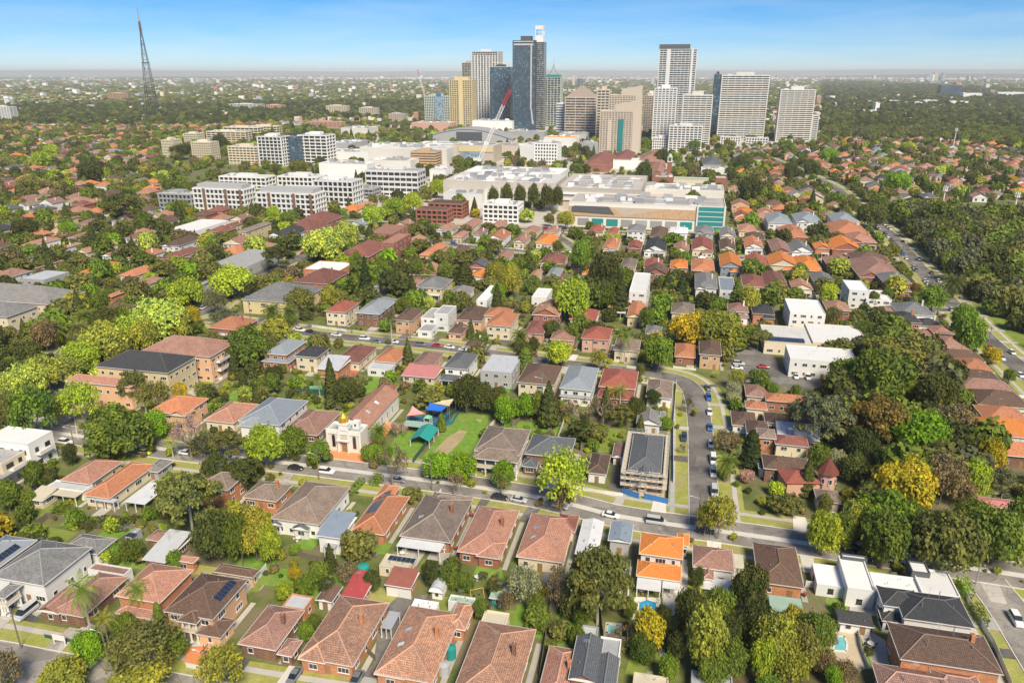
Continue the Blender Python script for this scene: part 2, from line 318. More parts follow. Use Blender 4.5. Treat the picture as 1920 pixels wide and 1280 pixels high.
for i in range(2): mk('sparse', 17, 2600, .064, 1.5, flat=.75, spread=.78, rr=(.22, .34), shell=.2, tr=.035, limbs=13, tm='twig', fork=.25)
for i in range(2): mk('shrub', 7, 1500, .15, 1.0, flat=1.0, spread=.5, rr=(.4, .55), shell=.6, tr=.06, limbs=2)
def mkcone(kind, n, size, zs, pw, base):
    z = rng.random(n) ** 1.25; r = (1 - z) ** pw * np.minimum(1, z * 9 + .25); ph = rng.uniform(0, 6.283, n); lay = 1 + .14 * np.sin(z * 46 + ph * 2)
    rad = r * (.55 + .45 * rng.random(n) ** .5) * lay; p = np.stack([rad * np.cos(ph), rad * np.sin(ph), base + (1 - base) * z], 1)
    nn = np.stack([np.cos(ph), np.sin(ph), .5 + 0 * ph], 1) + rng.normal(size=(n, 3)) * .45; nn /= np.linalg.norm(nn, axis=1)[:, None]
    v, f = leafquads(p, nn, size * rng.uniform(.6, 1.3, n), zs); mb = MB(); mb.tube((0, 0, -.02), (0, 0, .9), .09, .01, 6, cap=False)
    proto(kind, npmesh(kind + '_crown', v, f, [LEAF]), mb)
mkcone('conifer', 2600, .17, 3.2, .8, .06); mkcone('conifer', 2600, .17, 3.0, .65, .04); mkcone('cypress', 2600, .2, 2.6, .38, .02)
def mkbare(kind, n, nl):
    mb = MB(); tips = []
    def grow(p, d, ln, r, lev):
        e = p + d * ln; mb.tube(p, e, r, r * .6, 5 if lev < 2 else 3, cap=False)
        if lev >= 4: tips.append(e); return
        for k in range(3 if lev else 5):
            dd = (d + Vector(rng.normal(size=3)) * (.55 if lev else .6)); dd.z = max(dd.z, -.1) + .12; dd.normalize(); grow(e, dd, ln * rng.uniform(.62, .85), r * .58, lev + 1)
    grow(Vector((0, 0, 0)), Vector((0, 0, 1)), .3, .045, 0)
    vs = np.array(mb.v); mx = np.abs(vs[:, :2]).max(); mz = vs[:, 2].max(); mb.v = [(a[0] / mx, a[1] / mx, a[2] / mz) for a in vs]
    tp = np.array([tuple(t) for t in tips]); tp[:, :2] /= mx; tp[:, 2] /= mz; pp = tp[rng.choice(len(tp), nl)] + rng.normal(size=(nl, 3)) * .06
    nn = rng.normal(size=(nl, 3)); nn /= np.linalg.norm(nn, axis=1)[:, None]; v, f = leafquads(pp, nn, .06 * rng.uniform(.6, 1.4, nl), 1.3)
    proto(kind, npmesh(kind + '_crown', v, f, [LEAF]), mb, 'twig')
mkbare('bare', 0, 900); mkbare('bare', 0, 500)
def mkpalm(kind, nf, ln, zt, tr, droop):
    V_, F_ = [], []
    for i in range(nf):
        a = i * 2.399; el = R(68 - 92 * (i / nf)) if kind == 'palm' else R(72 - 112 * (i / nf)); steps = 6; p = np.array([0, 0, zt]); h = np.array([math.cos(a), math.sin(a), 0]); sd_ = np.array([-math.sin(a), math.cos(a), 0]); e = el
        for s in range(steps):
            d = h * math.cos(e) + np.array([0, 0, 1]) * math.sin(e) / 2.2; q = p + d * ln / steps; w = .16 * math.sin(math.pi * min(1, (s + .6) / (steps + .2))) + .02
            for sg in (-1, 1):
                for k in range(3):
                    t0 = k / 3; b0 = p + (q - p) * t0; b1 = p + (q - p) * (t0 + .22); tip = b0 + (q - p) * .5 + sd_ * sg * w + np.array([0, 0, -.04])
                    m = len(V_); V_ += [b0, b1, tip + (q - p) * .12, tip]; F_.append([m, m + 1, m + 2, m + 3])
            p = q; e -= droop / steps
    mb = MB(); mb.tube((0, 0, -.02), (0, 0, zt * .5), tr * 1.25, tr, 8, cap=False); mb.tube((0, 0, zt * .5), (0, 0, zt + .01), tr, tr * .8, 8, cap=False)
    proto(kind, npmesh(kind + '_fronds', np.array(V_), np.array(F_), [LEAF]), mb, 'bark_pale' if kind == 'palm' else 'bark')
mkpalm('palm', 18, 1.15, .82, .07, R(85)); mkpalm('phoenix', 60, 1.15, .62, .14, R(75))
NAMES = dict(broad='broadleaf_tree', round='dense_tree', gum='gum_tree', sparse='leafy_tree', conifer='conifer_tree', cypress='cypress_tree', bare='bare_tree', palm='palm_tree', phoenix='date_palm', shrub='garden_shrub')
WORDS = dict(broad='broad tree', round='dense round tree', gum='gum tree', sparse='loose tree', conifer='conifer', cypress='cypress', bare='nearly bare tree', palm='slender palm', phoenix='thick date palm', shrub='rounded shrub')
COL = dict(lime=(.42, .52, .06), yellow=(.52, .42, .04), yg=(.38, .38, .07), green=(.20, .31, .045), bright=(.24, .40, .03), mid=(.18, .24, .045), dark=(.115, .135, .042), olive=(.23, .235, .075), brown=(.27, .21, .13), grey=(.17, .18, .11), pale=(.42, .42, .28), light=(.48, .56, .13), orange=(.25, .17, .05), pink=(.6, .38, .40), vdark=(.064, .09, .03))
CW = dict(lime='lime green', yellow='golden yellow', yg='yellow green', green='fresh green', bright='bright green', mid='mid green', dark='dark green', olive='olive green', brown='brownish', grey='grey green', pale='cream flowering', light='pale green', orange='orange tinged', pink='pink flowering', vdark='very dark green')
TREES = []   # (kind, colour, pos, radius, height, rz, shrub?)
def add_tree(kind, col, p, r, h, label=None): TREES.append([kind, col, Vector((p[0], p[1], 0)), r, h, label])
def tree_px(x, yt, yb, w, kind, col, label=None):
    p = G(x, yb); r = w / PPM(p) / 2; h = solve_h(p, yt)
    if kind not in ('conifer', 'cypress', 'palm', 'phoenix'):
        ph = math.atan2(H_CAM - h * .6, p.length); S = h * math.cos(ph); lo, hi = r * .6, h
        for _ in range(20):
            m = (lo + hi) / 2
            if .52 * m * math.cos(ph) + math.hypot(.48 * m * math.cos(ph), r * .85 * math.sin(ph)) < S: lo = m
            else: hi = m
        h = lo
    add_tree(kind, col, p, r, max(h, r * .9), label)
def make_tree(t, label, group):
    kind, col, p, r, h, _ = t; var = PR[kind]; cm, tm = var[int(abs(p.x * 7 + p.y * 13)) % len(var)]
    rz = (p.x * 1.7 + p.y) % 6.28; o = empty(NAMES[kind], p, rz); tag(o, label, 'shrub' if kind == 'shrub' else ('palm' if kind in ('palm', 'phoenix') else 'tree'), group)
    c = obj('fronds' if kind in ('palm', 'phoenix') else 'crown', cm, o); k = obj('trunk', tm, o); o.scale = (r, r, h)
    j = random.Random(int(p.x * 31 + p.y * 17)); f = j.uniform(.8, 1.22); g = j.uniform(.93, 1.08)
    cc = COL[col]; c.color = (min(1, cc[0] * f * g), min(1, cc[1] * f), min(1, cc[2] * f / g), 1)
    return o

# ---------------------------------------------------------------- roofs and houses
def roof(mb, cap, wall, x0, x1, y0, y1, z, kind, pitch, mi=0, wi=0):
    w, d = x1 - x0, y1 - y0; t = math.tan(R(pitch)); cs = 1 / math.cos(R(pitch))
    def face(pts, e0, ed, up):   # uv: along eave, up the slope
        o = Vector(e0); mb.poly(pts, mi, [((Vector(p) - o).dot(Vector(ed)), (Vector(p) - o).dot(Vector(up)) * cs) for p in pts])
    def c(a, b):
        if cap is not None: cap.tube(Vector(a) + Vector((0, 0, .04)), Vector(b) + Vector((0, 0, .04)), .16, .16, 4, cap=False)
    X, Y = (1, 0, 0), (0, 1, 0); mX, mY = (-1, 0, 0), (0, -1, 0)
    if kind == 'hip':
        if d >= w: h = w / 2; a = ((x0 + x1) / 2, y0 + h, z + h * t); b = ((x0 + x1) / 2, y1 - h, z + h * t)
        else: h = d / 2; a = (x0 + h, (y0 + y1) / 2, z + h * t); b = (x1 - h, (y0 + y1) / 2, z + h * t)
        P0, P1, P2, P3 = (x0, y0, z), (x1, y0, z), (x1, y1, z), (x0, y1, z)
        if d >= w:
            face([P0, P1, a], P0, X, Y); face([P1, P2, b, a], P1, Y, mX); face([P2, P3, b], P2, mX, mY); face([P3, P0, a, b], P3, mY, X)
            c(P0, a); c(P1, a); c(P2, b); c(P3, b)
        else:
            face([P0, P1, b, a], P0, X, Y); face([P1, P2, b], P1, Y, mX); face([P2, P3, a, b], P2, mX, mY); face([P3, P0, a], P3, mY, X)
            c(P0, a); c(P3, a); c(P1, b); c(P2, b)
        c(a, b); return h * t
    if kind == 'gv':
        h = w / 2; a = ((x0 + x1) / 2, y0, z + h * t); b = ((x0 + x1) / 2, y1, z + h * t)
        face([(x1, y0, z), (x1, y1, z), b, a], (x1, y0, z), Y, mX); face([(x0, y1, z), (x0, y0, z), a, b], (x0, y1, z), mY, X); c(a, b)
        for yy, s in ((y0 + .45, 1), (y1 - .45, -1)):
            pts = [(x0 + .5, yy, z - .1), (x1 - .5, yy, z - .1), ((x0 + x1) / 2, yy, z + h * t - .3)]; wall.poly(pts if s > 0 else pts[::-1], wi, [(p[0], p[2]) for p in pts])
        return h * t
    if kind == 'gu':
        h = d / 2; a = (x0, (y0 + y1) / 2, z + h * t); b = (x1, (y0 + y1) / 2, z + h * t)
        face([(x0, y0, z), (x1, y0, z), b, a], (x0, y0, z), X, Y); face([(x1, y1, z), (x0, y1, z), a, b], (x1, y1, z), mX, mY); c(a, b)
        for xx, s in ((x0 + .45, -1), (x1 - .45, 1)):
            pts = [(xx, y0 + .5, z - .1), (xx, y1 - .5, z - .1), (xx, (y0 + y1) / 2, z + h * t - .3)]; wall.poly(pts if s > 0 else pts[::-1], wi, [(p[1], p[2]) for p in pts])
        return h * t
    if kind == 'skv':  # slopes up away from the near edge
        h = d * math.tan(R(min(pitch, 8))); face([(x0, y0, z), (x1, y0, z), (x1, y1, z + h), (x0, y1, z + h)], (x0, y0, z), X, Y)
        wall.poly([(x1 - .4, y0 + .4, z - .1), (x1 - .4, y1 - .4, z - .1), (x1 - .4, y1 - .4, z + h * .95)], wi); wall.poly([(x0 + .4, y1 - .4, z - .1), (x0 + .4, y0 + .4, z - .1), (x0 + .4, y1 - .4, z + h * .95)], wi)
        mb.poly([(x0, y0, z - .12), (x0, y1, z + h - .12), (x1, y1, z + h - .12), (x1, y0, z - .12)], mi); return h
    if kind == 'barrel':
        n = 8; pr = [(x0 + w / 2 - w / 2 * math.cos(math.pi * i / n), z + w * .42 * math.sin(math.pi * i / n)) for i in range(n + 1)]
        for i in range(n):
            (xa, za), (xb, zb) = pr[i], pr[i + 1]; mb.poly([(xb, y0, zb), (xb, y1, zb), (xa, y1, za), (xa, y0, za)], mi, [(0, i), (d, i), (d, i + 1), (0, i + 1)])
        wall.poly([(a, y0 + .3, b) for a, b in pr], wi); return w * .42
    # flat with parapet
    mb.poly([(x0, y0, z), (x1, y0, z), (x1, y1, z), (x0, y1, z)], mi, [(0, 0), (w, 0), (w, d), (0, d)])
    return 0.0
WINM = {}
def window_mesh(w, h, fr, far=False, gl='glass'):
    k = (round(w, 1), round(h, 1), fr, far, gl)
    if k in WINM: return WINM[k]
    a = MB(); t = .09; y0, y1 = -.07, .0
    a.box(-w / 2, y0, 0, w / 2, y1, t); a.box(-w / 2, y0, h - t, w / 2, y1, h); a.box(-w / 2, y0, t, -w / 2 + t, y1, h - t); a.box(w / 2 - t, y0, t, w / 2, y1, h - t)
    nm = max(1, int(round(w / .9)))
    for i in range(1, nm): x = -w / 2 + w * i / nm; a.box(x - .035, y0 + .005, t, x + .035, y1 - .005, h - t)
    g = MB(); g.box(-w / 2 + t, -.035, t, w / 2 - t, -.004, h - t)
    s = MB(); s.box(-w / 2 - .08, -.13, -.07, w / 2 + .08, .0, -.003)
    if far:
        a.m = [0] * len(a.m); n = len(a.v); a.v += g.v; a.f += [tuple(i + n for i in f) for f in g.f]; a.m += [1] * len(g.f); a.uv += g.uv
        WINM[k] = (a.mesh('window', [MT[fr], MT[gl]]), None, None)
    else: WINM[k] = (a.mesh('window', [MT[fr]]), g.mesh('pane', [MT[gl]]), s.mesh('sill', [MT[fr]]))
    return WINM[k]
def put_window(root, x, y, z, rz, w, h, fr='trim', far=False, gl='glass'):
    a, g, s = window_mesh(w, h, fr, far, gl); o = obj('window', a, root, (x, y, z), rz)
    if g: obj('pane', g, o); obj('sill', s, o)
DOORM = {}
def put_door(root, x, y, z, rz, w=1.0, h=2.1, m='timber'):
    k = (w, h, m)
    if k not in DOORM:
        a = MB(); a.box(-w / 2, -.06, 0, w / 2, .0, h); a.box(-w / 2 - .08, -.04, 0, -w / 2 - .003, 0, h + .08); a.box(w / 2 + .003, -.04, 0, w / 2 + .08, 0, h + .08)
        if w > 2:
            for i in range(1, 4): a.box(-w / 2 + .05, -.075, h * i / 4 - .03, w / 2 - .05, -.062, h * i / 4)
        else: a.box(-w / 2 + .15, -.075, h * .55, w / 2 - .15, -.062, h * .9); a.box(-w / 2 + .15, -.075, .15, w / 2 - .15, -.062, h * .45)
        DOORM[k] = a.mesh('door', [MT[m]])
    obj('garage_door' if w > 2 else 'door', DOORM[k], root, (x, y, z), rz)
ROOFPLAN = []   # (u0,u1,v0,v1) occupied rectangles on the street grid
def fit(A, B, Cc, z):
    a, b, c = (uv(G(p[0], p[1], z)) for p in (A, B, Cc))
    x0 = a[0]; x1 = (b[0] + c[0]) / 2; y0 = (a[1] + b[1]) / 2; y1 = c[1]
    return x0, max(x1, x0 + 1.5), y0, max(y1, y0 + 1.5)
PITCH_D = 25
def house(label, blocks, roofm, wallm, near=2, group='houses of the suburb', chim=0, frame='trim', cat='house', name='house', solar=None, sky=None, door=True, lm=None, front='near', trimm='trim', balc=''):
    """blocks: (x0,x1,y0,y1,z_eave,kind[,roofmat[,wallmat[,base z]]]) in street-grid metres incl. overhang. near: 2 full parts, 1 light, 0 simple"""
    b0 = blocks[0]; cu, cv = (b0[0] + b0[1]) / 2, (b0[2] + b0[3]) / 2
    root = empty(name, wp(cu, cv), -GA); tag(root, label, cat, group); camu = uv((0, 0))
    for bi, b in enumerate(blocks):
        x0, x1, y0, y1, z, kind = b[:6]; rm = b[6] if len(b) > 6 and b[6] else roofm; wm = b[7] if len(b) > 7 and b[7] else wallm; zb = b[8] if len(b) > 8 else 0
        ROOFPLAN.append((x0, x1, y0, y1)); X0, X1, Y0, Y1 = x0 - cu, x1 - cu, y0 - cv, y1 - cv
        if bi: # keep every block's faces off its neighbours' planes
            z += .013 * bi; X0 += .011 * bi; X1 -= .007 * bi; Y0 += .009 * bi; Y1 -= .006 * bi
        rb, cb, wb, gb = MB(), MB(), MB(), MB(); ov = .5 if kind not in ('flat', 'open') else 0
        if kind == 'open':     # pergola or carport: posts and a sheet
            rb.box(X0, Y0, z - .12, X1, Y1, z); wb = None; ps = MB()
            for px_, py_ in ((X0 + .2, Y0 + .2), (X1 - .2, Y0 + .2), (X0 + .2, Y1 - .2), (X1 - .2, Y1 - .2), ((X0 + X1) / 2, Y0 + .2)):
                o = obj('post', POST(z - .125), root, (px_, py_, 0))
            rb.build('awning', MT[rm], root); continue
        porch = kind == 'porch'
        if porch:
            kind = 'hip'; n_ = max(2, int((X1 - X0) / 3)); pz = z - .04
            for i in range(n_ + 1):
                for yy in (Y0 + .7, Y1 - .7): obj('column', COLUMN(pz), root, (X0 + .7 + (X1 - X0 - 1.4) * i / n_, yy, 0))
            if z > 4.5:
                q = MB(); q.box(X0 + .4, Y0 + .4, z * .47, X1 - .4, Y1 - .4, z * .47 + .25); q.build('balcony_floor', MT['trim'], root)
                q = MB(); q.box(X0 + .45, Y0 + .45, z * .47 + .26, X1 - .45, Y0 + .5, z * .47 + 1.2); q.box(X1 - .5, Y0 + .51, z * .47 + .26, X1 - .45, Y1 - .5, z * .47 + 1.2); q.box(X0 + .45, Y0 + .51, z * .47 + .26, X0 + .5, Y1 - .5, z * .47 + 1.2); q.build('balustrade', MT['trim_cream'], root)
        h = roof(rb, cb if near == 2 and kind in ('hip', 'gv', 'gu') and rm[0] == 'r' else None, wb, X0, X1, Y0, Y1, z, kind, 25 if rm[0] == 'r' else 15)
        if kind == 'flat':
            wb.box(X0, Y0, zb, X1, Y1, z - .35, bottom=False); rb = MB(); rb.box(X0 + .25, Y0 + .25, z - .34, X1 - .25, Y1 - .25, z - .3)
            for q in ((X0, Y0, X1, Y0 + .24), (X0, Y1 - .24, X1, Y1), (X0, Y0 + .241, X0 + .24, Y1 - .241), (X1 - .24, Y0 + .241, X1, Y1 - .241)): gb.box(q[0], q[1], z - .349, q[2], q[3], z)
        else:
            if not porch: wb.box(X0 + .5, Y0 + .5, zb, X1 - .5, Y1 - .5, z - .02, bottom=False)
            gb.poly([(X0 + .02, Y0 + .02, z - .03), (X0 + .02, Y1 - .02, z - .03), (X1 - .02, Y1 - .02, z - .03), (X1 - .02, Y0 + .02, z - .03)])
            for q in ((X0 - .05, Y0 - .05, X1 + .05, Y0 + .06), (X0 - .05, Y1 - .06, X1 + .05, Y1 + .05), (X0 - .05, Y0 + .061, X0 + .06, Y1 - .061), (X1 - .06, Y0 + .061, X1 + .05, Y1 - .061)): gb.box(q[0], q[1], z - .17, q[2], q[3], z + .012)
        ro = rb.build('roof', MT[rm], root); wo = wb.build('wall', MT[wm], root)
        if near: gb.build('gutter' if kind != 'flat' else 'parapet', MT[trimm if kind != 'flat' else (wm if wm.startswith('w_') else 'w_white')], root)
        if cb.f: cb.build('ridge_cap', MT['ridge' + rm[1:]], root)
        if (near == 0 and bi) or porch: continue
        # openings
        fl = max(1, int(z / 2.9)) if zb == 0 else 1; w_, d_ = X1 - X0, Y1 - Y0; far = near < 2; o_ = .5 if kind != 'flat' else 0
        wu, wv = (x0 + x1) / 2, (y0 + y1) / 2
        sides = [('n', w_, (X0 + X1) / 2, Y0 + o_, 0)]
        if wu < 60 + .05 * wv: sides.append(('r', d_, X1 - o_, (Y0 + Y1) / 2, R(90)))
        if wu > -60: sides.append(('l', d_, X0 + o_, (Y0 + Y1) / 2, R(-90)))
        if w_ < 3 or d_ < 3: sides = sides[:1]
        for s, L_, cx, cy, rz in sides:
            if s != 'n' and near < 1: continue
            apt = cat in ('apartment block', 'club building'); nw = max(1, int(L_ / (3.3 if s == 'n' or apt else 4.6))); nw = min(nw, 11 if apt else (4 if near else 3))
            for f in range(fl):
                for i in range(nw):
                    t = (i + .5) / nw * (L_ - 1.2) - (L_ - 1.2) / 2; jw = [1.8, 1.2, 2.4, .9][int(abs(cu * 3 + i * 5 + f + len(s))) % 4]; jw = min(jw, L_ / nw - .5); hh = 1.3
                    if jw < .5: continue
                    zz = zb + (z - zb - .3) / fl * f + .95
                    if zz + hh > z - .2: zz = z - .3 - hh
                    if zz < zb + .2: continue
                    px_, py_ = (cx + t, cy) if s == 'n' else (cx, cy + t)
                    if door and s == 'n' and f == 0 and bi == 0 and i == nw // 2 and near: put_door(root, px_, py_ - .002, 0.02, 0); continue
                    put_window(root, px_ , py_ - (.002 if s == 'n' else 0), zz, rz, jw, hh, frame, far)
            if apt and s in balc and bi == 0:
                for f in range(fl):
                    zz = zb + (z - zb - .3) / fl * f; q = MB(); g_ = MB(); a_ = L_ * .3
                    if s == 'r': q.box(cx, cy - a_, zz + .05, cx + 1.8, cy + a_, zz + .3); g_.box(cx + 1.74, cy - a_, zz + .301, cx + 1.8, cy + a_, zz + 1.25)
                    else: q.box(cx - a_, cy - 1.8, zz + .05, cx + a_, cy, zz + .3); g_.box(cx - a_, cy - 1.8, zz + .301, cx + a_, cy - 1.74, zz + 1.25)
                    q.build('balcony', MT['trim'], root); g_.build('balustrade', MT['trim'], root)
        if bi == 0:
            if near and z < 8:
                vm = MB(); [vm.tube((X0 + w_ * a, Y0 + d_ * q, z + .1), (X0 + w_ * a, Y0 + d_ * q, z + min(a, 1 - a, q) * w_ * .47 * (kind in ('hip', 'gv')) + .55), .09, .09, 5) for a, q in ((.3, .3), (.62, .7), (.75, .35))]; ax = X0 + w_ * .45; ay = Y0 + d_ * .62; vm.tube((ax, ay, z), (ax, ay, z + h + 2), .03, .03, 3); [vm.tube((ax - .6, ay - .5 + k * .25, z + h + 1.9), (ax + .6, ay - .5 + k * .25, z + h + 1.9), .02, .02, 3) for k in range(4)]; o = vm.build('vent_and_aerial', MT['steel'], root); o['kind'] = 'stuff'
            if near and chim:
                for k in range(chim):
                    cxx = X0 + w_ * (.78 if k == 0 else .3); cyy = Y0 + d_ * (.55 if k == 0 else .7); ch = MB(); zt = z + h * .75 + 1.5
                    ch.box(cxx - .35, cyy - .35, z + .2, cxx + .35, cyy + .35, zt); ch.box(cxx - .42, cyy - .42, zt, cxx + .42, cyy + .42, zt + .18)
                    co = obj('chimney', ch.mesh('chimney', [MT[wm if wm.startswith('w_') else 'w_red']]), ro); pt = MB(); pt.tube((cxx, cyy, zt + .18), (cxx, cyy, zt + .6), .15, .12, 8); obj('chimney_pot', pt.mesh('chimney_pot', [MT['w_orange']]), root)
            tn = math.tan(R(25 if rm[0] == 'r' else 15)); an = R(25 if rm[0] == 'r' else 15)
            if solar:  # (side, inset, start, nx, ny)
                for sd_, ins, st, nx, ny in (solar if isinstance(solar, list) else [solar]):
                    for i in range(nx):
                        for j in range(ny):
                            if kind in ('flat', 'skv') or sd_ == 'f': put_panel(root, X0 + ins + i * 1.08 + .5, Y0 + st + j * 1.72, z + .12, 0, 0); continue
                            a_ = (ins + (j * 1.7 + .85) * math.cos(an)); zz = z + a_ * tn + .12
                            if sd_ == 'r': put_panel(root, X1 - a_, Y0 + st + i * 1.06, zz, R(90), an)
                            elif sd_ == 'l': put_panel(root, X0 + a_, Y0 + st + i * 1.06, zz, R(-90), an)
                            else: put_panel(root, X0 + st + i * 1.06, Y0 + a_, zz, 0, an)
            if sky and kind in ('hip', 'gv'):
                for k in range(sky):
                    a_ = w_ * .25; sk = MB(); sk.box(-.5, -.7, 0, .5, .7, .14, 0, top=1); o = sk.build('skylight', [MT['steel'], MT['skylight']], root, (X0 + a_, Y0 + d_ * (.35 + .22 * k), z + a_ * tn + .02)); o.rotation_euler = (an, 0, R(-90)); o.rotation_mode = 'XYZ'
    if lm: LAND.append((lm, wp(cu, cv)))
    return root
_POST = {}
def COLUMN(h):
    k = ('c', round(h, 1))
    if k not in _POST: m = MB(); m.tube((0, 0, 0), (0, 0, h), .24, .2, 8); m.box(-.32, -.32, 0, .32, .32, .3); m.box(-.28, -.28, h - .25, .28, .28, h - .01); _POST[k] = m.mesh('column', [MT['trim']])
    return _POST[k]
def POST(h):
    k = round(h, 1)
    if k not in _POST: m = MB(); m.box(-.09, -.09, 0, .09, .09, h); m.box(-.14, -.14, 0, .14, .14, .2); _POST[k] = m.mesh('post', [MT['trim']])
    return _POST[k]
_pm = MB(); _pm.box(-.5, -.82, 0, .5, .82, .045, 1, top=0); PANEL = _pm.mesh('solar_panel', [MT['solar'], MT['steel']])
def put_panel(root, x, y, z, rz, tilt):
    o = obj('solar_panel', PANEL, root, (x, y, z)); o.rotation_euler = (tilt, 0, rz)
LAND = []
def B(A, B_, Cc, z, kind='hip', rm=None, wm=None, zb=0): x0, x1, y0, y1 = fit(A, B_, Cc, z); return (x0, x1, y0, y1, z, kind, rm, wm, zb)
def Q(o, A, B_, Cc, z, kind='hip', rm=None, wm=None, zb=0):
    """corner pixels read off a 4x enlargement whose origin is o"""
    f = lambda p: (o[0] + p[0] / 4, o[1] + p[1] / 4); return B(f(A), f(B_), f(Cc), z, kind, rm, wm, zb)
# ---------------------------------------------------------------- cars
def loft(st, z0=.32):
    """st: (x, half width, top z) stations"""
    mb = MB(); rings = []
    for x, hw, zt in st: rings.append([(x, -hw, z0), (x, -hw * 1.02, z0 + (zt - z0) * .55), (x, -hw * .84, zt), (x, hw * .84, zt), (x, hw * 1.02, z0 + (zt - z0) * .55), (x, hw, z0)])
    for a, b in zip(rings, rings[1:]):
        for i in range(6): j = (i + 1) % 6; mb.poly([a[i], a[j], b[j], b[i]][::-1])
    mb.poly(rings[0]); mb.poly(rings[-1][::-1]); return mb
CARS = {}
CARCOL = dict(white=(.78, .78, .77), black=(.03, .03, .035), silver=(.50, .51, .52), grey=(.18, .19, .2), blue=(.04, .12, .42), red=(.42, .03, .03), lime=(.62, .66, .03), green=(.04, .16, .08), navy=(.04, .06, .12))
for k, c in CARCOL.items():
    m, n, l, b = newmat('car_' + k); b.inputs['Base Color'].default_value = (*c, 1); b.inputs['Roughness'].default_value = .3; b.inputs['Coat Weight'].default_value = .4; MT['car_' + k] = m
plain('tail_red', (.5, .02, .02), .3, .05); plain('lamp_white', (.8, .8, .78), .2, .05)
wh = MB(); wh.tube((0, -.12, 0), (0, .12, 0), .34, .34, 12); wh.tube((0, -.125, 0), (0, .125, 0), .19, .19, 8)
wh.m = [0 if i < 14 else 1 for i in range(len(wh.f))]; WHEEL = wh.mesh('wheel', [MT['rubber'], MT['steel']])
def car_meshes(kind):
    if kind in CARS: return CARS[kind]
    if kind == 'hatch': L = 4.1; body = loft([(-2.05, .74, .75), (-1.98, .84, 1.0), (-1.2, .88, 1.02), (.7, .88, .98), (1.6, .85, .88), (2.0, .74, .7)]); cab = loft([(-1.95, .72, 1.05), (-1.6, .76, 1.44), (.2, .76, 1.47), (1.05, .72, .99)], .96)
    elif kind == 'suv': L = 4.7; body = loft([(-2.35, .8, .9), (-2.25, .92, 1.12), (-1.2, .94, 1.14), (1.0, .94, 1.1), (2.0, .9, 1.02), (2.35, .8, .8)]); cab = loft([(-2.25, .8, 1.14), (-1.95, .83, 1.68), (.3, .83, 1.72), (1.15, .78, 1.12)], 1.05)
    elif kind == 'van': L = 5.2; body = loft([(-2.6, .9, 1.1), (-2.55, .97, 1.3), (1.6, .97, 1.25), (2.4, .92, 1.0), (2.6, .8, .8)]); cab = loft([(-2.55, .86, 1.9), (-2.4, .9, 1.98), (1.0, .9, 1.98), (1.9, .84, 1.2)], 1.2)
    else: L = 4.6; body = loft([(-2.3, .76, .78), (-2.2, .86, .98), (-1.3, .89, 1.0), (.9, .89, .94), (1.9, .86, .84), (2.3, .74, .66)]); cab = loft([(-1.75, .7, 1.0), (-1.1, .74, 1.42), (.3, .74, 1.43), (1.1, .7, .96)], .92)
    tp = MB(); zt = dict(hatch=1.465, suv=1.715, van=1.99).get(kind, 1.425)
    xa, xb = dict(hatch=(-1.6, .2), suv=(-1.95, .3), van=(-2.4, 1.0)).get(kind, (-1.1, .3)); hw = dict(hatch=.64, suv=.7, van=.76).get(kind, .62); tp.box(xa, -hw, zt, xb, hw, zt + .03)
    li = MB(); [li.box(L / 2 - .18, s * .62 - .16, .62, L / 2 - .04, s * .62 + .16, .8) for s in (1,)]
    CARS[kind] = (body, cab, tp, L, {}); return CARS[kind]
hl = MB(); hl.box(-.07, -.17, 0, .07, .17, .14); HEADL = hl.mesh('headlight', [MT['lamp_white']]); TAILL = hl.mesh('tail_light', [MT['tail_red']])
CARN = [0]
def car(p, ang, kind, col, label, group='cars parked along the streets', full=True, z=.02):
    body, cab, tp, L, cache = car_meshes(kind)
    if col not in cache: cache[col] = (body.mesh('body', [MT['car_' + col]]), cab.mesh('windows', [MT['car_glass']]), tp.mesh('car_roof', [MT['car_' + col]]))
    r = empty('parked_car', (p[0], p[1], z), ang); tag(r, label, 'van' if kind == 'van' else 'car', group)
    obj('body', cache[col][0], r); obj('windows', cache[col][1], r); obj('car_roof', cache[col][2], r)
    for sx in (-1, 1):
        for sy in (-1, 1): obj('wheel', WHEEL, r, (sx * L * .3, sy * .8, .33))
    if full:
        for sy in (-1, 1): obj('headlight', HEADL, r, (L / 2 - .1, sy * .6, .62)); obj('tail_light', TAILL, r, (-L / 2 + .06, sy * .64, .72))
    return r

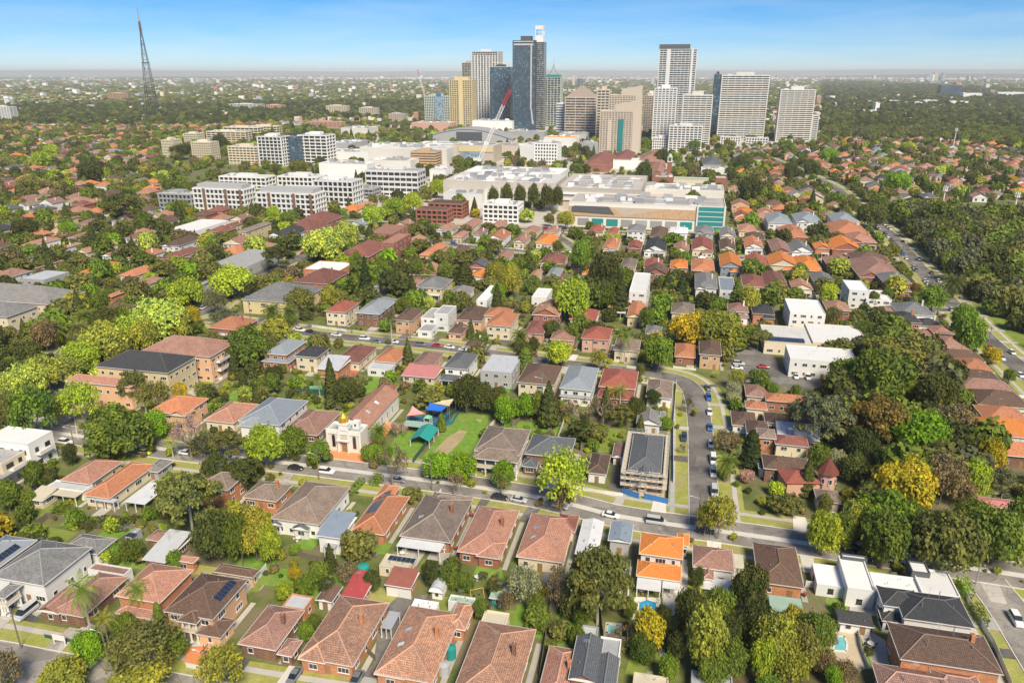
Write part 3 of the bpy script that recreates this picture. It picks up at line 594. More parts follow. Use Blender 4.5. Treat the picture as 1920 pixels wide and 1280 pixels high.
# ---------------------------------------------------------------- sky, ground, air
def mkground():
    m, n, l, b = newmat('far_ground'); pos = geopos(n)
    mp = n.new('ShaderNodeVectorMath'); mp.operation = 'MULTIPLY'; mp.inputs[1].default_value = (1, .35, 1); l.new(pos, mp.inputs[0]); ps = mp.outputs[0]
    f1 = noise(n, l, .0012, 6, ps, .6); f2 = noise(n, l, .012, 5, ps, .7); f3 = noise(n, l, .09, 3, pos, .7)
    c = mixc(n, l, ramp(n, l, f1, [(.4, (0,) * 3), (.62, (1,) * 3)]), (.045, .06, .028), (.14, .15, .07))
    c = mixc(n, l, ramp(n, l, f2, [(.5, (0,) * 3), (.68, (.8,) * 3)]), c, (.26, .22, .17))
    c = mixc(n, l, 1.0, c, ramp(n, l, f3, [(.3, (.5, .5, .5)), (.7, (1.5, 1.45, 1.35))]), 'MULTIPLY')
    vo = n.new('ShaderNodeTexVoronoi'); vo.inputs['Scale'].default_value = .022; l.new(ps, vo.inputs['Vector'])
    vf = n.new('ShaderNodeMath'); vf.operation = 'MULTIPLY'; l.new(ramp(n, l, vo.outputs['Distance'], [(.16, (1,) * 3), (.22, (0,) * 3)]), vf.inputs[0]); l.new(ramp(n, l, f1, [(.42, (0,) * 3), (.55, (1,) * 3)]), vf.inputs[1])
    c = mixc(n, l, vf.outputs[0], c, (.55, .5, .45))
    l.new(c, b.inputs['Base Color']); b.inputs['Roughness'].default_value = 1; b.inputs['Specular IOR Level'].default_value = 0
    g = MB(); S = 40000; g.poly([(-S, -3000, -.05), (S, -3000, -.05), (S, S, -.05), (-S, S, -.05)]); o = g.build('ground', m); o['kind'] = 'structure'
    g = MB(); g.poly([(-300, -60, 0), (300, -60, 0), (1500, 1750, 0), (-1500, 1750, 0)]); o = g.build('suburb_ground', MT['yard']); o['kind'] = 'structure'
    mh, n, l, b = newmat('hill'); f = noise(n, l, .002, 5, geopos(n)); l.new(ramp(n, l, f, [(.3, (.05, .07, .04)), (.7, (.12, .13, .08))]), b.inputs['Base Color']); b.inputs['Roughness'].default_value = 1
    for k, (dist, hh, a0, a1, sd_) in enumerate([(30000, 215, -50, 50, 1), (17000, 120, 18, 50, 3), (13500, 60, -50, -14, 5)]):
        g = MB(); N = 120; pr = []
        for i in range(N + 1):
            a = R(a0 + (a1 - a0) * i / N); t = i / N; e = min(1, t * 5, (1 - t) * 5) if k else 1
            z = hh * e * (.82 + .10 * math.sin(t * 9 + sd_) + .06 * math.sin(t * 23 + sd_ * 2) + .03 * math.sin(t * 61)) - (20 if k else 0); pr.append((math.sin(a), math.cos(a), z))
        for (s0, c0, z0), (s1, c1, z1) in zip(pr, pr[1:]):
            for (da, fa), (db, fb) in (((0, 0), (900, .7)), ((900, .7), (2200, 1))):
                g.poly([(s0 * (dist + da), c0 * (dist + da), max(-.5, z0 * fa)), (s1 * (dist + da), c1 * (dist + da), max(-.5, z1 * fa)), (s1 * (dist + db), c1 * (dist + db), max(-.5, z1 * fb)), (s0 * (dist + db), c0 * (dist + db), max(-.5, z0 * fb))])
        o = g.build('hills', mh); o['kind'] = 'structure'
mkground()
hz, n_, l_, b_ = newmat('haze'); n_.remove(b_); pv = n_.new('ShaderNodeVolumePrincipled'); pv.inputs['Color'].default_value = (.94, .975, 1, 1); pv.inputs['Density'].default_value = 5.5e-5; pv.inputs['Anisotropy'].default_value = 0
l_.new(pv.outputs[0], n_['Material Output'].inputs['Volume'])
hb = MB(); hb.box(-41000, -3100, -1.5, 41000, 41000, 236); ho = hb.build('haze', hz); ho['kind'] = 'stuff'

# ---------------------------------------------------------------- roads and surfaces
LEVEL = [0.0]
def sheet(name, m, pts, z=None, kind='structure'):
    if z is None: LEVEL[0] += .00025; z = .012 + LEVEL[0]
    mb = MB(); mb.poly([(p[0], p[1], z) for p in pts]); me = mb.mesh(name, [MT[m]])
    if me.polygons[0].normal.z < 0: me.flip_normals()
    o = obj(name, me); o['kind'] = kind; return o
def psheet(name, m, px, z=None): return sheet(name, m, [G(*p) for p in px], z)
ROADS = []
def offs(pts, d):
    out = []
    for i, p in enumerate(pts):
        a = pts[max(0, i - 1)]; b = pts[min(len(pts) - 1, i + 1)]; t = (b - a).normalized(); nrm = Vector((-t.y, t.x, 0)); out.append(p + nrm * d)
    return out
def smooth(pts, n=2):
    for _ in range(n):
        o = [pts[0]]
        for a, b in zip(pts, pts[1:]): o += [a.lerp(b, .25), a.lerp(b, .75)]
        pts = o + [pts[-1]]
    return pts
def strip(name, m, pts, d0, d1, z, h=0):
    mb = MB(); A, Bq = offs(pts, d0), offs(pts, d1)
    for i in range(len(pts) - 1):
        a0, a1, b0, b1 = A[i], A[i + 1], Bq[i], Bq[i + 1]; q = [Vector((p.x, p.y, z + h)) for p in (a0, b0, b1, a1)]
        mb.poly(q)
        if h:
            lo = [Vector((p.x, p.y, 0)) for p in (a0, b0, b1, a1)]; mb.poly([lo[0], lo[3], q[3], q[0]]); mb.poly([lo[1], q[1], q[2], lo[2]])
    me = mb.mesh(name, [MT[m]])
    if me.polygons[0].normal.z < 0: me.flip_normals()
    o = obj(name, me); o['kind'] = 'structure'; return o
def road(px, w=8, mat='asphalt', verge=3.2, path=1.3, z=.10, kerbs=True, vm='verge'):
    pts = smooth([G(*p) for p in px]); ROADS.append((pts, w / 2 + verge + path))
    if verge: strip('verge', vm, pts, -(w / 2 + verge + path + .8), w / 2 + verge + path + .8, z - .07)
    strip('road', mat, pts, -w / 2, w / 2, z)
    if kerbs:
        for s in (-1, 1): strip('kerb', 'concrete_pale', pts, s * (w / 2 + (.22 if s > 0 else 0)), s * (w / 2 + (0 if s > 0 else .22)), z - .01, .1)
    if path:
        for s in (-1, 1): a, b = s * (w / 2 + verge - .6), s * (w / 2 + verge + path - .6); strip('footpath', 'concrete', pts, max(a, b), min(a, b), z - .05)
    return pts
def on_road(p, pad=0):
    for pts, hw in ROADS:
        for a, b in zip(pts, pts[1:]):
            ab = b - a; t = max(0, min(1, (p - a).dot(ab) / max(1e-6, ab.dot(ab))))
            if (p - a - ab * t).length < hw + pad: return True
    return False
R1 = road([(-260, 770), (0, 797), (140, 816), (325, 846), (522, 866), (741, 893), (960, 922), (1080, 947), (1160, 970), (1385, 1000), (1600, 1032), (1810, 1063), (1920, 1080), (2100, 1108)], 10.5, 'asphalt_old', 4.2, 1.5)
strip('concrete_strip', 'concrete_pale', R1, -.9, 1.0, .108)
R3 = road([(395, 598), (450, 606), (530, 618), (630, 631), (730, 640), (850, 653), (960, 668), (1080, 684), (1170, 694), (1240, 703), (1283, 714), (1304, 738), (1312, 790), (1316, 860), (1320, 940), (1322, 985)], 7.8, 'asphalt', 4.5, 1.3, .104)
R4 = road([(-300, 1200), (-60, 1225), (60, 1250), (250, 1285), (450, 1325), (800, 1380), (1300, 1450)], 9, 'asphalt_old', 4, 1.4)
R5 = road([(1440, 296), (1560, 345), (1600, 380), (1630, 407), (1665, 435), (1697, 470), (1732, 512), (1768, 552), (1800, 585), (1835, 620), (1870, 655), (1925, 700), (2010, 780)], 9, 'asphalt', 4, 1.4, .116)
R6 = road([(1440, 545), (1610, 572), (1700, 578), (1788, 582)], 7, 'asphalt', 2.5, 1.2, .092)
R7 = road([(1100, 478), (1300, 483), (1480, 484), (1600, 482), (1692, 480)], 7, 'asphalt', 2.5, 1.2, .092)
R8 = road([(600, 440), (760, 452), (880, 462), (960, 470), (1080, 477)], 7, 'asphalt', 2.5, 1.2, .088)
R9 = road([(1845, 1085), (1890, 1140), (1935, 1210), (2010, 1330)], 9, 'asphalt_old', 5.5, 1.4, .112)
R11 = road([(112, 832), (104, 770), (92, 710), (130, 650), (250, 610), (390, 588), (428, 552), (520, 500), (600, 468)], 10, 'asphalt', 3, 1.5, .096)
R12 = road([(620, 415), (900, 425), (1100, 436), (1400, 440), (1640, 425)], 7, 'asphalt', 2.5, 1.2, .085)
def crossings(pts, w, verge, path, z, step, seed):
    q = random.Random(seed); acc = 0; pts = [a.lerp(b_, i / max(1, int((b_ - a).length / 4))) for a, b_ in zip(pts, pts[1:]) for i in range(max(1, int((b_ - a).length / 4)))]
    for a, b_ in zip(pts, pts[1:]):
        acc += (b_ - a).length
        if acc > step:
            acc = q.uniform(-4, 3); d = (b_ - a).normalized(); n = Vector((-d.y, d.x, 0))
            for s_ in (-1, 1):
                if q.random() < .75: o = a + d * q.uniform(-3, 3); e0, e1 = s_ * (w / 2 - .25), s_ * (w / 2 + verge + path + 1.2); h = q.uniform(1.3, 2.2); sheet('driveway_crossing', q.choice(['concrete', 'concrete_pale', 'drive', 'drive_pale']), [o + d * h + n * e0, o - d * h + n * e0, o - d * h * .8 + n * e1, o + d * h * .8 + n * e1], z + .02)
crossings(R1, 10.5, 4.2, 1.5, .10, 13, 1); crossings(R3, 7.8, 4.5, 1.3, .104, 13, 2); crossings(R4, 9, 4, 1.4, .1, 13, 3); crossings(R5, 9, 4, 1.4, .116, 16, 4); crossings(R9, 9, 5.5, 1.4, .112, 15, 5)
R13 = road([(1100, 478), (1040, 440), (1020, 425)], 6, 'asphalt', 2, 1.0, .081)
for nm, m, px in [
    ('paved_centre', 'flat_tan', [(600, 400), (610, 300), (660, 235), (1540, 235), (1540, 262), (1370, 285), (1200, 330), (1200, 395), (1066, 428), (830, 420), (700, 385)]),
    ('driveway', 'drive', [(640, 1300), (700, 1245), (712, 1150), (745, 1118), (822, 1115), (790, 1160), (760, 1215), (725, 1300)]),
    ('driveway', 'asphalt_dark', [(0, 1183), (40, 1140), (75, 1158), (38, 1192), (0, 1205)]),
    ('forecourt', 'orange_paving', [(345, 1245), (350, 1212), (392, 1210), (385, 1262)]),
    ('front_lawn', 'lawn_green', [(45, 1180), (100, 1192), (90, 1215), (30, 1195)]), ('front_path', 'terracotta_paving', [(60, 1172), (150, 1188), (150, 1198), (56, 1180)]),
    ('driveway', 'concrete', [(105, 1215), (165, 1165), (178, 1172), (130, 1232)]),
    ('lawn', 'lawn_green', [(478, 1095), (500, 1060), (560, 1070), (545, 1100)]), ('lawn', 'lawn_green', [(555, 1108), (590, 1070), (650, 1085), (620, 1120)]),
    ('lawn', 'lawn', [(60, 1010), (95, 988), (145, 998), (120, 1018)]), ('lawn', 'lawn_green', [(110, 985), (140, 962), (185, 968), (178, 985)]), ('lawn', 'lawn', [(35, 960), (60, 940), (150, 955), (120, 975)]),
    ('lawn', 'lawn_green', [(960, 1180), (970, 1130), (1032, 1135), (1022, 1200)]), ('lawn', 'lawn_green', [(1035, 1215), (1045, 1150), (1100, 1155), (1085, 1215)]),
    ('lawn', 'lawn', [(1172, 1262), (1185, 1218), (1240, 1222), (1252, 1268)]), ('garden_path', 'concrete_pale', [(1235, 1218), (1245, 1216), (1262, 1266), (1250, 1268)]),
    ('lawn', 'lawn_green', [(885, 1080), (895, 1060), (940, 1062), (945, 1085)]), ('garden_bed', 'bed', [(1290, 1280), (1310, 1225), (1400, 1235), (1420, 1290)]),
    ('pool_deck', 'concrete_pale', [(1184, 1160), (1190, 1118), (1238, 1120), (1242, 1162)]), ('patio', 'concrete_pale', [(1240, 1150), (1250, 1060), (1290, 1062), (1288, 1120), (1262, 1155)]),
    ('patio', 'concrete_pale', [(1158, 1120), (1172, 1060), (1185, 1062), (1178, 1122)]), ('pool_deck', 'concrete', [(1132, 1192), (1136, 1165), (1168, 1168), (1165, 1194)]),
    ('pool_deck', 'sand', [(1556, 1225), (1560, 1180), (1600, 1178), (1630, 1250), (1600, 1262)]), ('courtyard', 'concrete', [(1612, 1190), (1625, 1178), (1660, 1200), (1668, 1250), (1640, 1255)]),
    ('lawn', 'lawn_green', [(1552, 1148), (1548, 1120), (1585, 1124), (1592, 1150)]), ('courtyard', 'concrete', [(1592, 1150), (1595, 1122), (1640, 1125), (1650, 1155)]),
    ('garden_bed', 'bed', [(1460, 1290), (1480, 1235), (1600, 1245), (1640, 1290)]),
    ('verge_lawn', 'verge', [(1785, 1075), (1840, 1090), (1860, 1120), (1900, 1185), (1858, 1182), (1820, 1110)]),
    ('church_forecourt', 'orange_paving', [(610, 862), (618, 842), (690, 806), (728, 788), (735, 800), (690, 868)]),
    ('lawn', 'lawn_green', [(722, 862), (745, 808), (812, 812), (778, 870)]), ('playground_ground', 'soft_fall', [(760, 800), (764, 782), (832, 776), (845, 770), (850, 792), (822, 803)]),
    ('empty_lot', 'lawn_green', [(782, 870), (836, 800), (858, 772), (918, 778), (912, 800), (884, 868)]), ('bare_earth', 'dirt', [(810, 850), (838, 820), (862, 806), (876, 808), (866, 826), (838, 852)]), ('bare_earth', 'dirt', [(890, 785), (905, 786), (900, 792)]),
    ('driveway', 'concrete_pale', [(893, 895), (897, 882), (925, 884), (920, 912), (892, 908)]), ('driveway', 'concrete_pale', [(990, 922), (998, 905), (1028, 908), (1022, 930)]),
    ('lawn', 'lawn_green', [(1012, 818), (1020, 790), (1055, 792), (1050, 818)]), ('lawn', 'lawn', [(1095, 845), (1105, 800), (1175, 805), (1165, 850)]), ('lawn', 'lawn_green', [(965, 805), (972, 790), (1012, 793), (1005, 808)]),
    ('driveway', 'drive', [(1140, 925), (1150, 868), (1168, 868), (1168, 925)]), ('work_site', 'sand', [(1172, 928), (1175, 905), (1248, 910), (1250, 938)]),
    ('lawn', 'lawn_dry', [(1268, 945), (1272, 845), (1292, 845), (1294, 950)]), ('lawn', 'lawn_dry', [(1270, 820), (1272, 790), (1293, 790), (1293, 822)]), ('lawn', 'lawn_dry', [(1268, 780), (1272, 725), (1290, 728), (1294, 782)]),
    ('footpath', 'concrete', [(1262, 950), (1266, 720), (1269, 720), (1266, 950)]), ('car_space', 'concrete_pale', [(1262, 842), (1264, 825), (1296, 824), (1297, 842)]),
    ('lawn', 'lawn_green', [(675, 722), (695, 702), (720, 706), (706, 730), (680, 742)]), ('lawn', 'lawn_green', [(560, 760), (570, 740), (610, 742), (600, 768)]), ('lawn', 'lawn_green', [(390, 760), (420, 735), (465, 728), (450, 755), (410, 770)]),
    ('tennis_court', 'play_green', [(562, 732), (568, 722), (612, 724), (610, 735)]), ('car_park', 'drive_pale', [(345, 740), (360, 718), (410, 722), (400, 745)]), ('car_park', 'concrete_pale', [(455, 755), (468, 738), (500, 740), (490, 755)]),
    ('car_park', 'asphalt', [(1362, 715), (1375, 650), (1440, 655), (1475, 700), (1545, 715), (1530, 735), (1460, 722), (1400, 722)]),
    ('park_lawn', 'lawn', [(1806, 560), (1830, 590), (1880, 640), (1935, 660), (1930, 610), (1860, 575)]), ('park_path', 'sand', [(1812, 568), (1818, 566), (1850, 598), (1868, 620), (1862, 624), (1845, 605)]),
    ('sports_field', 'lawn', [(1800, 392), (1930, 386), (1950, 402), (1812, 408)]), ('running_track', 'sand', [(1830, 402), (1950, 396), (1950, 402), (1835, 408)]),
    ('garden_slope', 'lawn_dry', [(1860, 910), (1880, 890), (1930, 888), (1930, 915)]), ('patio', 'concrete', [(1860, 960), (1870, 945), (1925, 945), (1925, 962)]),
    ('lawn', 'lawn', [(1860, 700), (1875, 690), (1905, 705), (1898, 712)]), ('lawn', 'lawn_green', [(1330, 590), (1345, 582), (1395, 584), (1390, 594)]),
    ('front_lawn', 'lawn_green', [(480, 1278), (490, 1240), (520, 1248), (505, 1285)]), ('patio', 'concrete', [(745, 1045), (752, 1028), (800, 1032), (780, 1062)]),
    ('lawn', 'lawn_green', [(680, 1032), (690, 1012), (735, 1018), (725, 1040)]), ('lawn', 'lawn_green', [(900, 940), (905, 930), (985, 945), (975, 955)]), ('lawn', 'lawn', [(1190, 988), (1195, 972), (1270, 985), (1262, 998)])]:
    psheet(nm, m, px, .062 if nm in ('church_forecourt', 'forecourt') else None)
def pool(px, m, label):
    P = [G(*p) for p in px]; c = sum(P, Vector()) / len(P); root = empty('swimming_pool', c); tag(root, label, 'pool'); mb = MB(); k = MB()
    mb.poly([(p.x - c.x, p.y - c.y, .05) for p in P]); w = mb.mesh('water', [MT[m]])
    if w.polygons[0].normal.z < 0: w.flip_normals()
    obj('water', w, root)
    for a, b in zip(P, P[1:] + P[:1]):
        d = (b - a).normalized(); n = Vector((-d.y, d.x, 0)); q = [a, b, b + n * .35, a + n * .35]; q = [(p.x - c.x, p.y - c.y) for p in q]
        for z0, pts in ((.16, q),): k.poly([(x, y, z0) for x, y in pts]); k.poly([(q[0][0], q[0][1], .0), (q[1][0], q[1][1], 0), (q[1][0], q[1][1], .16), (q[0][0], q[0][1], .16)])
    k.build('coping', MT['concrete_pale'], root)
pool([(1194, 1148), (1196, 1128), (1204, 1126), (1212, 1122), (1222, 1126), (1233, 1129), (1233, 1150)][::-1], 'pool_blue', 'bright blue arched swimming pool behind the two storey orange roofed house')
pool([(1136, 1187), (1138, 1170), (1159, 1172), (1159, 1187)][::-1], 'pool_aqua', 'tiny square aqua plunge pool beside the grey gabled house')
pool([(1560, 1220), (1564, 1192), (1584, 1193), (1590, 1206), (1588, 1222)][::-1], 'pool_aqua', 'pale aqua swimming pool on a sandy deck left of the brown roofed brick house')
pool([(1620, 592), (1622, 585), (1636, 585), (1638, 594)][::-1], 'pool_blue', 'small blue pool near the white cube house on the right')
# ---------------------------------------------------------------- the near houses, one by one
c1, c2, c3, c4, c5, c6, c7, c8 = (0, 960), (480, 960), (960, 960), (1440, 960), (0, 640), (480, 640), (960, 640), (1440, 640)
FR, BR, NR, R3N = 'houses in the front row', 'houses backing onto the church street', 'houses on the far side of the church street', 'houses along the curving street'
SH = 'sheds and garages in the back yards'
house('peach two storey house with blue grey roof and solar panels at the left edge', [Q(c1, (-330, 420), (-60, 465), (265, 205), 5.6)], 'r_blue', 'w_peach', group=FR, solar=('r', .8, 2.5, 7, 1), lm='the peach house at the left edge')
house('white two storey house with weathered charcoal tile roof and front balcony', [Q(c1, (-70, 480), (325, 552), (692, 262), 5.7), Q(c1, (-70, 640), (60, 640), (150, 540), 5.2, 'porch'), Q(c1, (480, 262), (705, 330), (885, 200), 3.1)], 'r_grey', 'w_white', group=FR, lm='the white two storey house', sky=0)
house('brown brick bungalow with front gable, pink brown tiles and white flat rear roof', [Q(c1, (400, 735), (635, 800), (945, 480), 3.1), Q(c1, (275, 735), (445, 765), (620, 600), 3.05, 'gv'), Q(c1, (655, 425), (925, 470), (995, 418), 3.0, 'flat', None, 'w_white')], 'r_pink', 'w_brown', group=FR, lm='the brick bungalow behind the tall palm')
house('orange brick two storey house with salmon tile roof and lower front roof', [Q(c1, (870, 615), (1180, 690), (1460, 430), 5.7), Q(c1, (850, 765), (1195, 800), (1250, 730), 3.0), Q(c1, (1270, 350), (1440, 385), (1500, 340), 3.2)], 'r_salmon', 'w_orange', group=FR, lm='the salmon roofed two storey house')
house('orange two storey house with dark brown roof, corner balcony, garage and solar panels', [Q(c1, (1225, 742), (1590, 802), (1865, 508), 5.9), Q(c1, (1465, 905), (1640, 945), (1780, 805), 3.0), Q(c1, (1600, 445), (1890, 490), (1960, 430), 3.2), Q(c1, (1320, 815), (1480, 840), (1560, 730), 5.6, 'porch')], 'r_brown', 'w_peach', group=FR, solar=('r', 1.2, 5, 6, 1), lm='the orange two storey house with the dark roof')
house('brick bungalow with pinkish brown hipped roof, white bay window and green garage door', [Q(c2, (-140, 985), (150, 1035), (366, 735), 3.2), Q(c2, (155, 1058), (275, 1088), (345, 960), 2.9), Q(c2, (190, 705), (355, 728), (440, 632), 3.1, 'flat', 'm_light', 'w_orange')], 'r_pink', 'w_brown', group=FR, chim=1)
house('long brick bungalow with mottled terracotta hip roof and tall tan chimney', [Q(c2, (310, 1095), (735, 1145), (998, 680), 3.4), Q(c2, (310, 1100), (540, 1135), (600, 960), 3.3), Q(c2, (925, 870), (1020, 872), (1085, 750), 2.6, 'open', 'm_grey')], 'r_terra', 'w_orange', group=FR, chim=1, lm='the mottled terracotta bungalow')
house('long brick bungalow with patchy orange and grey tiles, two skylights and rear wing', [Q(c2, (880, 1215), (1330, 1272), (1545, 760), 3.4), Q(c2, (1420, 880), (1590, 870), (1635, 690), 3.3), Q(c2, (880, 1215), (1120, 1250), (1180, 1090), 3.3)], 'r_terra', 'w_orange', group=FR, chim=1, sky=2, lm='the bungalow with two skylights')
house('brick bungalow with speckled peach terracotta roof and cream flat rear roof', [Q(c2, (1450, 1400), (1975, 1420), (2080, 875), 3.4), Q(c2, (1675, 845), (1870, 862), (1900, 755), 3.0, 'flat', 'm_cream', 'w_cream')], 'r_terra', 'w_brown', group=FR, chim=1)
house('brick bungalow with plain salmon hip roof left of the grey gabled house', [Q(c3, (180, 1400), (440, 1430), (520, 1035), 3.3)], 'r_salmon', 'w_orange', group=FR, chim=1)
house('steep grey tiled gabled house with flat grey annex at the bottom edge', [Q(c3, (420, 1255), (640, 1275), (690, 955), 5.2, 'gv'), Q(c3, (640, 1088), (805, 1092), (822, 950), 4.4, 'flat', 'm_grey', 'w_white'), Q(c3, (590, 1340), (790, 1350), (800, 1090), 4.9, 'gv'), Q(c3, (510, 945), (640, 932), (652, 860), 4.0, 'flat', 'm_light', 'w_grey')], 'r_slate', 'w_brown', group=FR, lm='the steep grey gabled house', sky=0)
house('low cream flat roofed outbuilding at the bottom edge below a lawn', [Q(c3, (900, 1340), (1175, 1350), (1172, 1235), 2.9, 'flat')], 'm_cream', 'w_cream', near=1, group=SH, door=False, cat='shed', name='garden_shed')
house('low blue grey flat roofed outbuilding at the bottom edge right of a lawn', [Q(c3, (1345, 1340), (1660, 1340), (1650, 1225), 2.8, 'flat')], 'm_grey', 'w_grey', near=1, group=SH, door=False, cat='shed', name='garden_shed')
house('brick two storey house with broad brown tile roof and orange brick chimney', [Q(c4, (990, 1100), (1765, 1215), (1620, 925), 5.6)], 'r_brown', 'w_orange', group=FR, chim=1, lm='the broad brown roofed brick house')
house('house with pinkish brown tile roof cut by the bottom edge at right', [Q(c4, (845, 1350), (1500, 1400), (1400, 1220), 3.2), Q(c4, (1270, 1330), (1620, 1340), (1560, 1225), 3.6)], 'r_pink', 'w_brown', group=FR)
house('white two storey house with new charcoal tile roof at right', [Q(c4, (1020, 808), (1550, 855), (1435, 640), 5.7), Q(c4, (865, 705), (1140, 725), (1110, 590), 5.6), Q(c4, (850, 800), (1020, 845), (1020, 740), 3.2)], 'r_black', 'w_white', group=FR, lm='the white house with the charcoal roof', frame='black')
house('modern white flat roofed house of stepped boxes with dark left wall', [Q(c4, (800, 562), (1150, 602), (1130, 492), 4.2, 'flat'), Q(c4, (600, 570), (775, 582), (745, 350), 4.8, 'flat', None, 'w_white'), Q(c4, (370, 548), (580, 556), (540, 405), 3.0, 'flat'), Q(c4, (1155, 602), (1440, 632), (1352, 442), 4.6, 'flat'), Q(c4, (1080, 440), (1215, 462), (1190, 378), 5.6, 'flat', None, 'w_dgrey'), Q(c4, (555, 340), (745, 352), (740, 335), 5.2, 'flat', None, 'w_dgrey')], 'flat_white', 'w_white', group=FR, frame='black', lm='the modern white box house')
house('brown tiled brick house with white balcony rail and pale green pergola', [B((1420, 1085), (1511, 1108), (1490, 1026), 3.6), Q(c4, (20, 745), (262, 757), (255, 650), 2.7, 'open', 'm_green')], 'r_brown', 'w_orange', group=BR, lm='the brown house with the green pergola')
house('small cabana with dark tile roof and white walls beside a pool', [Q(c4, (535, 832), (778, 857), (785, 775), 2.6, 'skv')], 'r_black', 'w_white', near=1, group=SH, cat='shed', name='cabana')
# rear gardens
house('brown tiled timber shed with ridged roof behind the bungalow', [Q(c2, (440, 660), (570, 668), (655, 555), 2.8, 'gv')], 'm_brown', 'w_white', near=1, group=SH, cat='shed', name='garden_shed')
house('garage with faded red sheet metal roof', [Q(c2, (628, 645), (808, 657), (900, 480), 3.0, 'skv')], 'm_red', 'w_tan', near=1, group=SH, door=False, cat='garage', name='garage', lm='the garage with the red metal roof')
gr_ = house('square brick garage with rust red roof and two white doors', [Q(c2, (958, 552), (1165, 560), (1228, 450), 3.2, 'skv')], 'm_rust', 'w_orange', near=1, group=SH, door=False, cat='garage', name='garage', lm='the rust roofed double garage')
house('long grey sheet metal shed with rounded roof and white gable end', [Q(c2, (1295, 592), (1412, 604), (1462, 470), 2.3, 'barrel')], 'm_light', 'w_white', near=1, group=SH, door=False, cat='shed', name='garden_shed')
house('white flat roofed shed behind the bungalow with two skylights', [Q(c2, (1155, 715), (1340, 745), (1372, 672), 2.7, 'flat')], 'flat_white', 'w_white', near=1, group=SH, door=False, cat='shed', name='garden_shed')
house('pale green flat roofed shed near the swing set', [Q(c2, (1440, 662), (1632, 692), (1642, 640), 2.6, 'flat')], 'm_green', 'w_white', near=1, group=SH, door=False, cat='shed', name='garden_shed')
house('small green shed with pale green roof and dark window', [Q(c2, (1748, 640), (1892, 662), (1915, 575), 2.6, 'skv')], 'm_green', 'teal', near=1, group=SH, door=False, cat='shed', name='garden_shed')
house('cream awning roof with a row of solar panels behind the taupe house', [Q(c2, (920, 400), (1140, 425), (1182, 335), 2.8, 'flat')], 'm_cream', 'w_cream', near=1, group=SH, solar=('f', 1.2, 3.2, 6, 1), door=False, cat='shed', name='garden_shed')
house('long low outbuilding with stained pale grey roof', [Q(c1, (1058, 355), (1240, 375), (1445, 185), 2.9, 'skv')], 'm_light', 'w_brown', near=1, group=SH, cat='shed', name='garden_shed')
house('old brown tiled garage behind the stained grey outbuilding', [Q(c1, (1088, 205), (1200, 215), (1300, 145), 2.8, 'hip')], 'r_pink', 'w_brown', near=1, group=SH, cat='garage', name='garage')
house('little shed with pale roof carrying a solar panel, beside a hedge', [Q(c1, (935, 178), (1000, 185), (1045, 118), 2.5, 'flat')], 'm_light', 'w_grey', near=1, group=SH, solar=('f', .2, .6, 2, 1), door=False, cat='shed', name='garden_shed')
# backing onto R1, south side
house('bungalow with salmon red tiles and white lean-to at the far left', [Q(c5, (450, 1040), (672, 1072), (925, 900), 3.3), Q(c5, (330, 1095), (640, 1115), (690, 1070), 2.9, 'flat', 'm_light', 'w_white'), Q(c5, (185, 1180), (340, 1200), (420, 1110), 2.7, 'skv', 'm_cream', 'w_cream'), Q(c5, (360, 1150), (580, 1170), (640, 1110), 2.7, 'open', 'm_cream')], 'r_salmon', 'w_cream', group=BR, lm='the salmon bungalow at far left')
house('long bungalow with bright orange tile roof beside the salmon one', [Q(c5, (620, 1152), (885, 1187), (1110, 915), 3.4), Q(c5, (700, 1190), (860, 1210), (880, 1180), 2.8, 'open', 'm_light')], 'r_burnt', 'w_cream', group=BR, lm='the long orange roofed bungalow')
house('small grey roofed garage right of the long orange bungalow', [Q(c5, (1080, 965), (1200, 985), (1285, 890), 2.9, 'hip')], 'r_grey', 'w_grey', near=1, group=BR, cat='garage', name='garage')
house('open patio with stained white sheet roof under bare branches', [Q(c5, (925, 1205), (1180, 1230), (1190, 1060), 2.8, 'open')], 'm_white', 'w_white', near=1, group=SH, door=False, cat='patio roof', name='patio_roof')
house('two storey red orange brick house with grey brown roof behind the big olive tree', [Q(c5, (1480, 1080), (1690, 1122), (1865, 985), 5.8)], 'r_taupe', 'w_orange', group=BR, lm='the red brick house behind the olive tree')
house('brick bungalow with taupe tiled hip roof and red chimney', [B((452, 934), (521, 938), (549, 908), 3.3)], 'r_taupe', 'w_orange', group=BR, chim=1)
house('white walled duplex with taupe tile roofs and grey rear gables', [B((508, 970), (600, 985), (655, 912), 4.6), Q(c2, (100, 85), (190, 105), (250, 30), 3.0, 'gv', 'r_slate'), Q(c2, (265, 120), (385, 140), (465, 60), 3.0, 'gv', 'r_slate')], 'r_taupe', 'w_white', group=BR, lm='the white walled duplex')
house('white rendered house with sloping blue grey metal roof', [Q(c2, (440, 182), (652, 190), (748, 35), 5.0, 'skv'), Q(c2, (500, 260), (610, 270), (625, 200), 3.0, 'open', 'm_grey')], 'm_blue', 'w_white', group=BR, lm='the blue grey metal roofed house')
house('bright orange tiled bungalow with two black solar arrays', [B((659, 993), (727, 1005), (762, 930), 3.3), B((700, 935), (725, 938), (757, 912), 3.3)], 'r_burnt', 'w_orange', group=BR, solar=[('l', .8, 7.5, 5, 2), ('l', 1.2, 14.5, 3, 2)], lm='the orange house with solar panels')
house('bungalow with taupe tile roof and white patio awning', [B((748, 1005), (838, 1015), (893, 938), 3.4), Q(c2, (1050, 252), (1385, 297), (1415, 225), 2.8, 'open', 'm_white'), B((800, 945), (870, 955), (893, 932), 3.3)], 'r_taupe', 'w_red', group=BR, sky=1, chim=1, lm='the taupe roofed bungalow')
